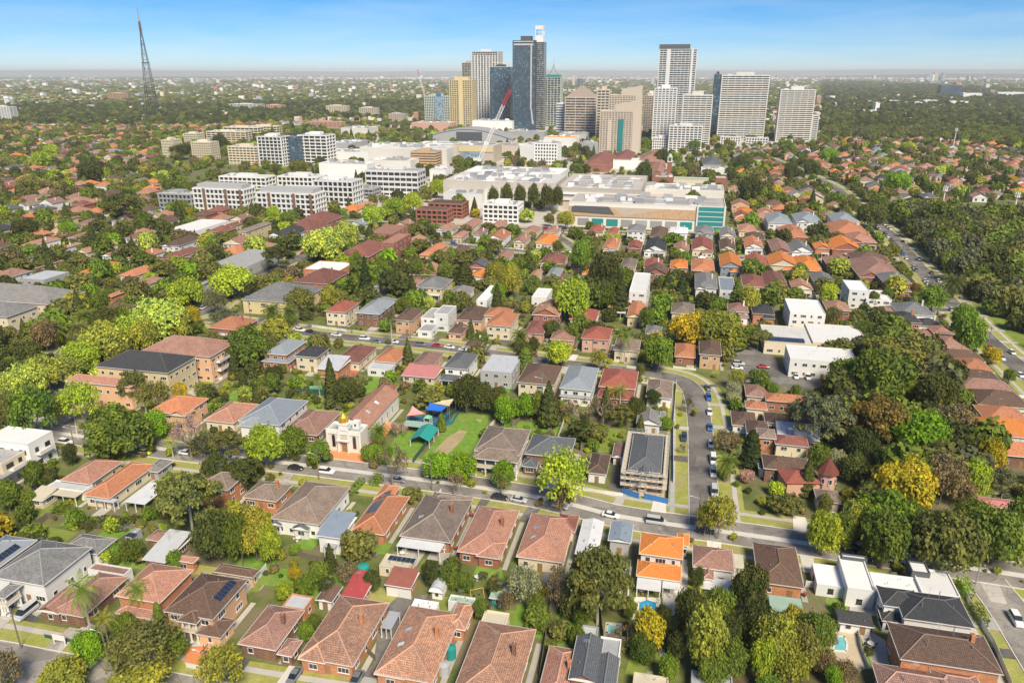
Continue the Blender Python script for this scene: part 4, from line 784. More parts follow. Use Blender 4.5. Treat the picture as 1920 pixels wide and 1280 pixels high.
house('bungalow with pink terracotta hip roof and red brick walls', [B((859, 1028), (939, 1050), (973, 957), 3.4), B((893, 1040), (939, 1050), (948, 1018), 3.3)], 'r_salmon', 'w_red', group=BR, chim=1, lm='the pink terracotta bungalow')
house('bungalow with dusty pink hip roof, many vents and small skylights', [Q(c3, (25, 342), (388, 368), (478, 45), 3.5), Q(c3, (320, 130), (450, 140), (530, 30), 3.3, 'hip', 'r_dullred')], 'r_salmon', 'w_cream', group=BR, sky=2, lm='the dusty pink bungalow')
house('narrow house with white sheet metal gable roof', [Q(c3, (472, 305), (640, 332), (692, 70), 4.0, 'gv')], 'm_white', 'w_white', group=BR, lm='the white metal roofed house')
house('narrow house with blue grey metal roof beside the white roofed one', [Q(c3, (720, 205), (890, 232), (915, 90), 4.2, 'gv')], 'm_blue', 'w_grey', group=BR)
house('two storey white house with vivid orange tile roofs and striped white pergola', [Q(c3, (952, 308), (1278, 352), (1290, 190), 6.0), Q(c3, (930, 478), (1268, 515), (1272, 395), 3.3), Q(c3, (930, 575), (1120, 590), (1120, 485), 2.7, 'open', 'm_white'), Q(c3, (1125, 570), (1260, 578), (1262, 505), 2.7, 'open', 'm_white'), Q(c3, (1235, 245), (1330, 255), (1332, 165), 3.4)], 'r_orange', 'w_white', group=BR, lm='the vivid orange roofed house')
house('brown tiled house with white rear extension and white patio roof', [Q(c3, (1355, 412), (1668, 440), (1652, 280), 4.4), Q(c3, (1430, 495), (1510, 505), (1520, 390), 3.9), Q(c3, (1408, 575), (1640, 592), (1640, 510), 2.8, 'open', 'm_white'), Q(c3, (1668, 420), (1740, 418), (1735, 320), 2.9, 'open', 'm_cream')], 'r_pink', 'w_white', group=BR, lm='the brown house with white patio')
# north side of R1
house('white modern three storey block with glazed balconies at the left edge', [Q(c5, (-150, 740), (235, 762), (382, 668), 8.6, 'flat')], 'flat_white', 'w_white', group=NR, lm='the white modern block', frame='black', balc='rn', cat='apartment block', name='apartment_block')
house('low terraced apartment block with planted balconies at the left edge', [Q(c5, (-300, 890), (60, 905), (165, 810), 6.4, 'flat'), Q(c5, (-300, 1010), (40, 1020), (200, 925), 3.2, 'flat', None, 'w_dgrey')], 'flat_grey', 'w_cream', group=NR, frame='black', balc='rn', cat='apartment block', name='apartment_block')
house('four storey cream brick apartment block with dark hipped roof', [B((181, 685), (313, 701), (367, 668), 11.4), ], 'r_black', 'w_yellow', group=NR, cat='apartment block', name='apartment_block', lm='the cream apartment block with the dark roof')
house('three storey apartment block with long salmon roof behind pale trees', [Q(c5, (488, 292), (978, 347), (1060, 290), 8.6)], 'r_salmon', 'w_peach', group=NR, cat='apartment block', name='apartment_block')
house('peach apartment block with dusty pink roof and stacked white balconies', [B((268, 656), (400, 672), (434, 640), 10.5)], 'r_pink', 'w_peach', group=NR, cat='apartment block', name='apartment_block', balc='r', lm='the peach block with white balconies')
house('two storey orange house with faded brown orange roof and balcony', [Q(c5, (1108, 528), (1412, 546), (1542, 425), 6.0), Q(c5, (1265, 550), (1410, 565), (1440, 510), 5.6, 'gv')], 'r_burnt', 'w_peach', group=NR, lm='the orange house with faded roof')
house('house with coral red tiled roof left of the slate roofed house', [Q(c5, (1505, 605), (1790, 600), (1925, 470), 3.6)], 'r_salmon', 'w_cream', group=NR)
house('two storey white house with long slate blue roof', [B((447, 789), (518, 797), (584, 752), 5.8), B((447, 797), (490, 803), (505, 785), 5.4)], 'r_blue', 'w_white', group=NR, lm='the slate blue roofed house')
house('brick bungalow with brown hip roof left of the white church', [Q(c6, (190, 680), (465, 700), (640, 530), 3.4)], 'r_pink', 'w_brown', group=NR, sky=1)
house('house with big taupe roof and white columned two storey front', [B((890, 842), (973, 856), (995, 806), 6.4), B((886, 856), (972, 870), (980, 845), 5.9, 'porch')], 'r_taupe', 'w_white', group=NR, lm='the white columned house', door=False)
house('two storey dark brick house with plain slate grey roof', [Q(c7, (90, 850), (432, 868), (482, 728), 5.2), Q(c7, (70, 935), (190, 945), (210, 870), 2.9)], 'r_slate', 'w_brown', group=NR, lm='the plain slate roofed house')
house('small bungalow with brown hip roof and orange front terrace', [Q(c7, (562, 975), (712, 1003), (740, 850), 3.3)], 'r_brown', 'w_white', group=NR, lm='the small brown bungalow')
house('tiny white garage with brown tile roof beside the scaffolded house', [Q(c7, (748, 862), (850, 875), (858, 770), 2.9, 'gv')], 'r_pink', 'w_white', near=1, group=SH, cat='garage', name='garage')
scaf = house('two storey house under construction with new slate roof', [Q(c7, (868, 965), (1122, 985), (1137, 712), 6.2), Q(c7, (940, 985), (1030, 995), (1040, 900), 6.4, 'gv')], 'r_slate', 'w_beige', group=NR, lm='the scaffolded house')
SCB = ROOFPLAN[-2]
house('white weatherboard garage house with grey hip roof behind the scaffolded house', [Q(c7, (932, 612), (1092, 628), (1152, 545), 3.6, 'gv'), Q(c7, (1060, 590), (1150, 598), (1155, 530), 3.4)], 'r_grey', 'w_white', group=NR, chim=0)
house('small white house with dark taupe hip roof near the road bend', [Q(c7, (1003, 412), (1203, 432), (1207, 300), 3.8)], 'r_taupe', 'w_white', group=R3N, lm='the house by the road bend')
# south of R3
D = [('orange brick two storey house with blue grey roof and arched verandas', [B((495, 660), (547, 669), (564, 638), 6), B((492, 675), (545, 684), (562, 660), 3.2)], 'r_blue', 'w_orange'),
     ('cream two storey house with black tiled roof', [B((555, 664), (592, 673), (618, 652), 6.2)], 'r_black', 'w_cream'),
     ('narrow orange brick house with flat pale grey roof', [B((590, 692), (640, 694), (654, 674), 5.6, 'skv', 'm_light')], 'm_light', 'w_orange'),
     ('cream house with dark red tile roof', [B((633, 671), (674, 686), (702, 650), 3.6)], 'r_dullred', 'w_cream'),
     ('bungalow with orange roof and dark framed grey veranda', [B((700, 676), (744, 681), (768, 655), 3.6), B((688, 690), (732, 693), (744, 676), 3.2, 'flat', 'm_light', 'w_white')], 'r_burnt', 'w_cream'),
     ('bungalow with brown roof and pink sheet metal veranda', [B((767, 687), (809, 691), (831, 662), 3.6), Q(c6, (1085, 255), (1350, 275), (1392, 205), 3.0, 'skv', 'm_pink', 'w_beige')], 'r_pink', 'w_peach'),
     ('white two storey house with grey hip roofs and columned porch', [B((832, 688), (873, 693), (900, 664), 6.2), Q(c6, (1372, 290), (1512, 298), (1535, 255), 3.1, 'porch')], 'r_slate', 'w_white'),
     ('modern grey two storey box with pale metal roof', [B((902, 692), (960, 701), (977, 668), 6.4, 'flat')], 'm_light', 'w_grey'),
     ('cream two storey house with brown tiled roofs', [B((969, 716), (1042, 722), (1053, 686), 6.2)], 'r_brown', 'w_cream'),
     ('white two storey house with pale blue grey roof and skylit skirt roof', [B((1050, 724), (1108, 736), (1124, 690), 6.2), Q(c7, (355, 412), (602, 424), (620, 355), 3.4)], 'r_blue', 'w_white'),
     ('red tiled house with broad lower red roof and small palms', [B((1123, 722), (1193, 732), (1196, 696), 5.2), Q(c7, (640, 415), (905, 445), (925, 370), 3.3)], 'r_red', 'w_red'),
     ('red tiled cream house with white arched front', [B((613, 580), (646, 589), (672, 567), 6.8)], 'r_red', 'w_cream'),
     ('two storey brick house with blue grey roof and white garage door', [B((668, 585), (711, 591), (742, 565), 6.4), B((690, 572), (725, 576), (745, 560), 6.2)], 'r_blue', 'w_brown'),
     ('peach brick house with brown roof and white arched balcony', [B((740, 598), (773, 603), (793, 580), 6.4)], 'r_brown', 'w_peach'),
     ('modern white and charcoal stepped house with flat roofs', [B((790, 594), (820, 598), (835, 578), 6, 'flat'), B((815, 586), (842, 590), (853, 573), 8.4, 'flat'), B((784, 618), (812, 622), (822, 604), 3.2, 'flat')], 'flat_grey', 'w_white'),
     ('brown gabled two storey brick house with low garage wing', [B((855, 597), (902, 604), (923, 578), 6.2), B((840, 622), (868, 628), (880, 608), 3.2)], 'r_brown', 'w_peach'),
     ('two storey house with bright coral orange roofs and terrace', [B((912, 607), (958, 615), (972, 588), 6.4), B((908, 590), (950, 596), (966, 580), 6.8)], 'r_burnt', 'w_cream'),
     ('brick house with dark red hip roof and white gable', [B((983, 622), (1021, 629), (1028, 604), 4.2)], 'r_dullred', 'w_pink'),
     ('pinkish house with salmon hip roof and low garage', [B((1032, 634), (1076, 641), (1081, 621), 4.2)], 'r_salmon', 'w_pink'),
     ('two storey pink house with dark red roof', [B((1090, 632), (1143, 640), (1148, 616), 6.2)], 'r_red', 'w_pink'),
     ('cream house with grey gable roof and columned porch', [B((1150, 655), (1199, 660), (1201, 637), 5)], 'r_taupe', 'w_cream'),
     ('orange brown tiled cottage behind a hedge', [B((1265, 667), (1303, 672), (1305, 646), 3.4)], 'r_burnt', 'w_red'),
     ('brown roofed two storey house at the street corner', [B((1311, 662), (1350, 668), (1354, 641), 6.2)], 'r_brown', 'w_tan')]
for i, (lb, bl, rm, wm) in enumerate(D): house(lb, bl, rm, wm, near=1, group=R3N, lm={9: 'the pale blue roofed house', 10: 'the red tiled house with palms', 14: 'the modern stepped house', 16: 'the coral orange roofed house', 22: 'the corner house'}.get(i))
# right side
RG = 'houses right of the curving street'
house('white flat roofed club building with long strip window', [B((1482, 672), (1600, 680), (1604, 655), 7.5, 'flat')], 'flat_white', 'w_white', near=1, group=RG, lm='the white club building', cat='club building', name='club_building')
house('long pale flat roof with rows of solar panels behind the club', [B((1434, 640), (1522, 645), (1520, 614), 5.5, 'flat')], 'flat_pale', 'w_cream', near=1, group=RG, solar=('f', 1, 2, 14, 3), cat='club building', name='club_building')
house('low white flat roofed hall right of the solar roof', [B((1526, 645), (1622, 645), (1616, 612), 6, 'flat')], 'flat_white', 'w_cream', near=1, group=RG, cat='club building', name='club_building')
for lb, bl, rm, wm in [
    ('orange roofed house with blue solar panels and red lower wall', [Q(c8, (-10, 470), (290, 440), (300, 410), 4.2)], 'r_burnt', 'w_red'),
    ('house with long dark purple brown roof near the gum tree', [Q(c8, (-20, 610), (380, 635), (330, 560), 3.6)], 'r_brown', 'w_cream'),
    ('low building with faded white sheet roof', [Q(c8, (75, 720), (375, 745), (370, 650), 3.2, 'skv')], 'm_light', 'w_white'),
    ('cream two storey house with maroon roof', [Q(c8, (55, 768), (305, 790), (290, 715), 6)], 'r_dullred', 'w_cream'),
    ('dark grey roofed house touching the turreted house', [Q(c8, (-30, 960), (305, 975), (310, 880), 4.6)], 'r_brown', 'w_brown'),
    ('taupe roofed house half hidden below the turret', [Q(c8, (370, 1200), (545, 1210), (520, 1120), 3.6)], 'r_taupe', 'w_cream'),
    ('long bright orange roofed white house at the right edge', [Q(c8, (1600, 700), (2050, 725), (2000, 600), 4.4)], 'r_orange', 'w_white'),
    ('coral roofed brick house at the right edge', [Q(c8, (1745, 858), (2060, 870), (2010, 762), 4)], 'r_burnt', 'w_brown'),
    ('orange roofed house with white gables at the right edge', [Q(c8, (1640, 600), (1960, 610), (1880, 500), 4)], 'r_burnt', 'w_white'),
    ('brown roofed house with tall white chimneys', [Q(c8, (1585, 480), (1925, 490), (1890, 385), 4)], 'r_brown', 'w_cream'),
    ('brown roofed house with a wide front hip', [Q(c8, (1440, 375), (1840, 385), (1790, 300), 4)], 'r_pink', 'w_cream'),
    ('brown house with long ridge left of the lawn', [Q(c8, (1395, 300), (1735, 300), (1700, 230), 4)], 'r_brown', 'w_cream'),
    ('bright coral square roof beside a white lean-to', [Q(c8, (1455, 225), (1655, 225), (1640, 140), 4)], 'r_burnt', 'w_cream'),
    ('dark brown roofed house behind the coral one', [Q(c8, (1280, 145), (1620, 140), (1560, 80), 4)], 'r_brown', 'w_cream'),
    ('pink brown roofed house nearest the big dark tree', [Q(c8, (1245, 80), (1510, 82), (1480, -10), 4)], 'r_pink', 'w_cream'),
    ('small house with low pinkish roof behind the right hand garden', [Q(c8, (1600, 1240), (1880, 1250), (1850, 1190), 3)], 'm_pink', 'w_brown'),
    ('tan brown hipped house beside the curving street', [Q(c7, (1755, 410), (1925, 420), (1920, 320), 3.6)], 'r_pink', 'w_beige'),
    ('orange roofed cottage with row of small windows', [Q(c7, (1755, 500), (1915, 512), (1905, 455), 4)], 'r_burnt', 'w_cream'),
    ('dark brown roofed house with white chimney beside parked cars', [Q(c7, (1650, 625), (1760, 632), (1900, 540), 3.2), Q(c7, (1760, 690), (1925, 700), (1925, 600), 4)], 'r_brown', 'w_white'),
    ('tall orange brick house behind the cypress', [Q(c7, (1845, 720), (1965, 728), (1985, 660), 6.4)], 'r_taupe', 'w_orange'),
    ('white low roofed house behind the pink blossom', [Q(c7, (1850, 950), (1960, 960), (1960, 870), 3.2)], 'm_dark', 'w_white')]:
    house(lb, bl, rm, wm, near=1, group=RG, lm='the maroon roofed cream house' if 'maroon' in lb else ('the long bright orange roofed house' if 'long bright orange' in lb else None))
# ---------------------------------------------------------------- middle distance houses
RW = dict(t='r_terra', s='r_salmon', o='r_orange', b='r_brown', p='r_pink', u='r_burnt', d='r_dullred', r='r_red', g='r_slate', k='r_black', y='r_grey', a='r_taupe', l='r_blue', F='flat_white', G='flat_grey', M='m_light')
WW = dict(w='w_white', c='w_cream', o='w_orange', b='w_brown', r='w_red', p='w_peach', t='w_tan', g='w_grey', y='w_yellow', k='w_pink', l='m_blue')
CWD = dict(t='terracotta', s='salmon', o='bright orange', b='dark brown', p='pinkish brown', u='burnt orange', d='maroon', r='red', g='slate grey', k='charcoal', y='mid grey', a='taupe', l='blue grey', F='flat white', G='flat grey', M='pale metal')
WWD = dict(w='white', c='cream', o='orange brick', b='brown brick', r='red brick', p='peach', t='tan', g='grey', y='yellow', k='pink', l='blue')
MID = """632 478 695 482 730 458 7 h d r|712 455 757 457 754 437 11 F s r|690 436 745 440 757 422 9 F s r|548 530 628 532 645 510 6.5 h d r|566 505 640 507 662 492 8 F F o|450 562 562 568 602 540 7 h y y|550 418 625 420 632 404 7 h d r|528 432 600 433 612 420 6 h d r|505 440 560 443 575 428 6 h k w|777 539 838 541 843 523 5.8 h y y|757 536 785 538 788 524 4 h p c|701 537 722 539 726 520 6 h l g|837 553 880 554 886 538 4 h y w|893 562 922 564 930 535 6 F F w|785 478 815 480 836 458 4 h u p|757 454 780 457 800 445 4.5 v t c|840 476 875 477 878 462 4 h b c|928 484 955 486 960 470 4 h s c|862 426 895 428 898 412 5 h s c|848 444 872 446 874 434 4 h s c|908 448 948 451 955 436 5 v u w|885 440 908 441 912 430 5 h p w|920 424 945 426 948 415 4 h s c|
980 435 1010 437 1012 426 4 h s c|1022 436 1048 438 1050 427 4 h s w|962 453 988 455 992 441 4 v s c|1004 454 1042 457 1045 442 4 h o c|1012 493 1060 495 1062 479 4 h d c|1025 516 1052 518 1054 503 6.5 h l r|990 521 1012 523 1014 508 4 v t w|997 556 1028 559 1032 541 5 F F w|1130 464 1160 467 1163 448 4 h u c|1138 438 1160 440 1160 428 4 h r c|1105 432 1132 434 1135 424 4 h r c|1175 432 1210 435 1212 424 9 h y w|1218 444 1252 446 1253 428 6 h b p|1256 436 1290 438 1290 427 7 h F w|1303 436 1338 438 1338 426 6 h y g|1350 442 1378 444 1379 430 7 v y c|1385 433 1416 435 1417 423 4 h t c|
1176 465 1203 467 1205 455 4.2 v r r|1207 468 1250 471 1250 452 4.2 v k w|1262 470 1292 472 1293 458 4.2 v s c|1297 467 1335 470 1337 450 4.5 v r c|1350 466 1378 468 1378 452 4.5 v b c|1396 463 1428 465 1430 449 4.5 v u w|1163 500 1193 502 1195 486 4 h a c|1206 502 1242 504 1241 487 4 h r w|1256 501 1290 503 1289 489 4 h o o|1296 507 1338 509 1340 489 4 h u r|1350 498 1390 503 1388 480 6 v o l|1402 504 1440 507 1440 482 5 v r w|1180 545 1215 548 1218 512 10 F F w|1303 539 1345 541 1343 515 7 h y w|1350 543 1378 545 1376 520 7 F l w|1393 536 1433 539 1433 518 6.5 h d w|1140 575 1176 578 1185 558 4.5 h u t|1175 592 1206 597 1211 570 4.8 v u y|1258 587 1302 589 1302 570 4.6 h a c|1365 583 1402 586 1403 571 5.5 h p w|1411 587 1450 590 1450 574 5 h k o|1315 612 1350 614 1350 600 4 h a c|1210 625 1240 628 1242 612 5 h y w|
1440 417 1480 420 1482 404 7.5 h l w|1492 414 1536 418 1536 403 7 h l w|1562 414 1608 418 1606 404 7 h l w|1466 443 1508 446 1508 427 4.5 h u r|1560 438 1625 441 1620 422 4.5 h u c|1590 452 1642 456 1634 441 4.5 h s r|1560 467 1610 470 1610 453 5 v o r|1528 465 1554 467 1552 455 5.5 v o o|1448 472 1477 474 1478 453 5 v p r|1483 470 1520 473 1520 458 4.5 v y w|1442 495 1492 501 1490 482 5.5 v o c|1493 502 1536 504 1532 484 4.5 h o r|1552 498 1598 500 1600 484 4.5 h p r|1600 489 1668 493 1660 478 6.5 h b r|1610 517 1688 522 1672 490 6 h p r|1655 528 1710 532 1694 515 7.5 h y r|1436 537 1474 541 1471 512 6.5 h d r|1485 540 1522 543 1521 530 4.4 v t c|1526 528 1560 533 1560 513 4.4 h y y|1593 543 1622 545 1625 527 9.5 F F w|1625 560 1665 562 1664 545 6 F F w|1482 585 1543 588 1539 563 9 F F w|1550 580 1593 584 1589 567 6.5 h t r|1685 588 1747 592 1740 572 5 h y w|1645 585 1673 588 1674 577 4.4 h p w|1680 603 1722 605 1718 588 6.5 h k o|1722 610 1765 612 1758 600 4 h k w|1750 624 1785 627 1782 613 4.5 h s p|1718 632 1745 634 1745 620 4 h s c|
-60 556 92 575 152 546 8 h y c|-60 592 38 594 55 572 8.5 h y c|38 460 88 462 92 446 4.5 h s w|98 468 130 470 135 455 4.5 h t w|142 472 190 476 195 455 4.5 v t c|188 480 230 482 240 463 4.5 v s w|235 484 290 486 292 468 5.5 h u w|300 484 352 487 356 465 5.5 h d r|303 460 360 462 362 444 7 h b w|138 514 190 512 206 491 4.5 h o w|307 432 385 438 400 412 5.5 F F w|222 516 272 519 280 500 4.5 h u c|240 536 285 539 292 520 4.5 h t c|195 556 225 558 235 540 4.5 h u o|66 502 92 504 96 486 4.5 h r c|35 522 105 526 108 508 7 F M g|48 484 70 486 75 470 4.5 h b c|125 446 160 448 166 434 4.5 h p c|100 416 128 418 132 405 5.5 h p y|388 614 462 620 472 598 4.8 h u r|388 498 470 502 522 470 7 F G g|372 532 402 534 407 512 5.5 h l g|445 434 480 436 492 417 10 h a y|420 424 445 426 456 414 4.4 h d c|280 600 330 604 340 590 4.6 h t c|190 580 235 584 245 570 4.4 h b c|870 648 905 652 908 634 4.2 h b w"""
def parse_rows(txt):
    for e in txt.replace('\n', '').split('|'):
        t = e.split()
        if len(t) == 10: yield [float(x) for x in t[:7]] + t[7:]
AUTOH = []   # blocks awaiting labels: (block, roof key, wall key, distance)
for r in parse_rows(MID):
    kd = dict(h='hip', v='gv', F='flat')[r[7]]; b = B((r[0], r[1]), (r[2], r[3]), (r[4], r[5]), r[6], kd); AUTOH.append((b, r[8], r[9], wp((b[0] + b[1]) / 2, (b[2] + b[3]) / 2)))

# ---------------------------------------------------------------- big buildings
def solve_w(p, xr):
    """width along the street direction from p that ends under column xr"""
    lo, hi = 1, 400
    for _ in range(40):
        m = (lo + hi) / 2
        if PX(p + U * m)[0] < xr: lo = m
        else: hi = m
    return lo
BIG = []   # keep-out rectangles for big buildings
def facade(root, W_, D_, z0, z1, fl, bx, by, fm, cm, proud=.35, pier=.5, band=.9, x0=0, y0=0, bandname='floor_band', top=True, rm='flat_grey'):
    c = MB(); c.box(x0 + proud, y0 + proud, z0, x0 + W_ - proud, y0 + D_ - proud, z1 - .4, bottom=False); c.build('window_wall', MT[cm], root)
    s = MB(); fh = (z1 - z0) / fl
    for i in range(fl + 1):
        za = z0 + i * fh - (band if i else 0); zb = z0 + i * fh + (.0 if i else .8)
        if i == fl: zb = z1
        e = proud + .25
        s.box(x0, y0, za, x0 + W_, y0 + e, zb); s.box(x0, y0 + D_ - e, za, x0 + W_, y0 + D_, zb); s.box(x0, y0 + e + .001, za, x0 + e, y0 + D_ - e - .001, zb); s.box(x0 + W_ - e, y0 + e + .001, za, x0 + W_, y0 + D_ - e - .001, zb)
    o = s.build(bandname, MT[fm], root); o['kind'] = 'stuff'
    if pier > 0 and bx:
        p = MB(); q = .06
        for i in range(bx + 1):
            xx = x0 + q + (W_ - pier - 2 * q) * i / bx; p.box(xx, y0 + .05, z0, xx + pier, y0 + proud + .1, z1 - .3)
        for i in range(by + 1):
            yy = y0 + q + (D_ - pier - 2 * q) * i / by; p.box(x0 + W_ - proud - .1, yy, z0, x0 + W_ - .05, yy + pier, z1 - .3); p.box(x0 + .05, yy, z0, x0 + proud + .1, yy + pier, z1 - .3)
        o = p.build('pier', MT[fm], root); o['kind'] = 'stuff'
    r = MB(); r.box(x0 + proud + .26, y0 + proud + .26, z1 - .4, x0 + W_ - proud - .26, y0 + D_ - proud - .26, z1 - .15); r.build('roof', MT[rm], root)
def bld(label, xl, xr, yt, yb, dep, fl, bx, fm, cm, cat='office tower', proud=.35, pier=.5, band=.9, plant=True, rm='flat_grey', group=None, name=None, extra=None, lm=None):
    p = G(xl, yb); w = solve_w(p, xr); h = solve_h(p, yt); root = empty(name or cat.replace(' ', '_'), p, -GA); tag(root, label, cat, group)
    by = max(1, int(bx * dep / w)); facade(root, w, dep, 0, h, fl, bx, by, fm, cm, proud, pier, band, rm=rm)
    if plant:
        m = MB(); m.box(w * .3, dep * .35, h - .16, w * .68, dep * .75, h + min(5, h * .05 + 1.5)); m.box(w * .12, dep * .5, h - .16, w * .24, dep * .7, h + 1.6); m.build('plant_room', MT[fm if fm != 'steel' else 'flat_grey'], root)
        m = MB(); rr = random.Random(int(xl)); [m.box(w * a, dep * b_, h - .14, w * a + 1.6, dep * b_ + 1.8, h + 1.1) for a, b_ in [(rr.uniform(.05, .9), rr.uniform(.08, .9)) for _ in range(6)]]; o = m.build('roof_unit', MT['steel'], root); o['kind'] = 'stuff'
    u0, v0 = uv(p); BIG.append((u0 - 3, u0 + w + 3, v0 - 3, v0 + dep + 3))
    if extra: extra(root, w, dep, h)
    if lm: LAND.append((lm, p))
    return root, w, dep, h
OT, AT, MR = 'office towers of the centre', 'apartment towers of the centre', 'apartment blocks left of the centre'
def ex_tall(root, w, d, h):
    m = MB(); m.box(w * .3, d * .3, h, w * .75, d * .8, h + 8); m.build('plant_room', MT['w_dgrey'], root)
    m = MB(); m.box(w * .05, -.7, h - 9, w * .9, -.02, h - 6); m.box(w * .78, -.75, h * .25, w * .84, -.03, h - 9.01); m.box(w * .05, -.7, h - 3.2, w * .9, -.02, h - 1.4)
    for i in range(8): x = w * .80 + w * .010 * i; m.box(x, -.72, h * .25 - (i + 1) * 3.5, x + w * .06, -.04, h * .25 - i * 3.5)
    m.build('facade_frame', MT['flat_pale'], root)
    m = MB(); x0, x1 = w * .93, w * 1.27; y0, y1 = d * .3, d * .7; zt = h + 26
    for a in (x0, x1 - 1.4):
        for b_ in (y0, y1 - 1.4): m.box(a, b_, h + 9.05, a + 1.4, b_ + 1.4, zt - 7.02)
    m.box(x0, y0, zt - 7, x1, y1, zt); m.box(x0, y0, h - 4, x1, y1, h + 9); m.box(x0 + 1.42, y0, h + 14, x1 - 1.42, y0 + 1, h + 15); m.build('crown_frame', MT['trim'], root)
r_, w_, d_, h_ = bld('tallest dark blue glass tower with open pale frame on its roof', 961, 1003, 76, 246, 34, 46, 9, 'dark_steel', 'glass_blue', 'tower', .3, .35, .7, plant=False, extra=ex_tall, lm='the tallest glass tower')
facade(r_, w_ * .36, d_ * .8, 0, h_ - 3, 46, 2, 4, 'flat_pale', 'glass_dark', 1.2, .0, .5, x0=w_ + .05, y0=4, bandname='balcony')
def ex_ribs(root, w, d, h):
    m = MB()
    for i in range(10): x = w * (.02 + .1 * i); m.box(x, -1.1, 0, x + w * .03, .04, h - 7 + (6 if i in (0, 9) else 0))
    o = m.build('facade_rib', MT['trim'], root); o['kind'] = 'stuff'; m = MB()
    for i in range(5): m.tube((w * (.4 + .05 * i), d * .5, h), (w * (.4 + .05 * i), d * .5, h + 7 + i % 2 * 4), .25, .1, 4)
    m.build('antenna', MT['steel'], root)
bld('tall white ribbed apartment tower left of the tallest tower', 885, 938, 97, 234, 28, 40, 12, 'trim', 'glass_dark', 'tower', .5, .5, .8, group=AT, extra=ex_ribs, lm='the white ribbed tower')
bld('narrow tan and dark tower half hidden behind the white ribbed tower', 868, 888, 118, 222, 28, 36, 4, 'w_beige', 'glass_dark', 'tower', .5, .8, .8, group=AT)
bld('dark teal glass office block with pale sign frame on top', 919, 957, 126, 240, 30, 26, 10, 'dark_steel', 'glass_blue', 'tower', .2, .25, .4, group=OT, extra=lambda r, w, d, h: (lambda m: (m.box(w * .1, -.4, h, w * .95, 1, h + 1), m.box(w * .1, -.4, h + 8, w * .95, 1, h + 9), m.box(w * .1, -.4, h + 1.01, w * .13, 1, h + 7.99), m.box(w * .92, -.4, h + 1.01, w * .95, 1, h + 7.99), m.build('sign_frame', MT['trim'], r)))(MB()))
bld('stepped yellow apartment tower with many small balconies', 844, 886, 150, 242, 30, 24, 10, 'w_yellow', 'glass_dark', 'tower', .8, 1.6, 1.5, rm='w_yellow', group=AT, lm='the yellow tower', extra=lambda r, w, d, h: (lambda m: (m.box(w * .22, d * .2, h - .16, w * .8, d * .8, h + 6), m.box(w * .42, -1.5, 0, w * .58, .03, h + 3), m.box(-1.8, 2, 0, .02, d - 4, h * .45), m.build('bay', MT['w_yellow'], r)))(MB()))
bld('white gridded office building with central grey glass bay and blue roof sign', 797, 844, 180, 232, 26, 11, 14, 'w_lime', 'glass', 'office building', .3, 1.6, 1.9, group=OT, extra=lambda r, w, d, h: (lambda a, b_: (a.box(w * .42, -1.5, 0, w * .75, .02, h + .5), a.build('glass_bay', MT['glass_sky'], r), b_.box(w * .48, -1.7, h - 1.5, w * .68, -.6, h + 5), b_.build('sign', MT['blue_tarp'], r)))(MB(), MB()))
bld('green glass tower with curved mast crown right of the tallest tower', 1019, 1050, 145, 238, 30, 22, 5, 'w_lime', 'glass_dark', 'tower', .4, 1.2, .8, group=OT, extra=lambda r, w, d, h: (lambda m, k: ([m.tube((w * .5 + s * w * .42 * (1 - t) ** 2, d * .4, h + 26 * t), (w * .5 + s * w * .42 * (1 - t - .2) ** 2, d * .4, h + 26 * (t + .2)), .7, .6, 5) for s in (-1, 1) for t in (0, .2, .4, .6, .8)], m.tube((w * .5, d * .4, h + 24), (w * .5, d * .4, h + 38), .4, .15, 5), m.build('mast', MT['steel'], r), k.box(w * .1, 3, h - .1, w * .9, d - 3, h + 5), k.build('crown', MT['green_glass'], r)))(MB(), MB()), lm='the green masted tower')
bld('tan office tower with dark window bands and pyramid gable roof', 1058, 1116, 182, 256, 40, 15, 3, 'w_beige', 'glass_dark', 'office tower', .6, 1.2, 1.7, plant=False, rm='w_beige', group=OT, lm='the pyramid topped tower', extra=lambda r, w, d, h: (lambda m, k: ([m.poly(p) for p in ([(w * .02, 2, h), (w * .98, 2, h), (w * .5, 10, h + 20)], [(w * .98, 2, h), (w * .98, d - 2, h), (w * .5, d - 10, h + 20), (w * .5, 10, h + 20)], [(w * .98, d - 2, h), (w * .02, d - 2, h), (w * .5, d - 10, h + 20)], [(w * .02, d - 2, h), (w * .02, 2, h), (w * .5, 10, h + 20), (w * .5, d - 10, h + 20)])], m.build('pyramid_roof', MT['ridge_taupe'], r), k.tube((w * .5, 10, h + 19), (w * .5, 10, h + 36), .5, .15, 5), k.build('spire', MT['dark_steel'], r)))(MB(), MB()))
bld('pale block with narrow window bands beside the pyramid topped tower', 1116, 1140, 168, 262, 30, 18, 3, 'trim_cream', 'glass_dark', 'office tower', .5, 1.5, 1.8, group=OT)
bld('blue white office building with even horizontal window bands', 1042, 1088, 194, 254, 26, 13, 1, 'w_white', 'glass_blue', 'office building', .3, 0, 1.9, rm='m_blue', group=OT, lm='the blue banded office block')
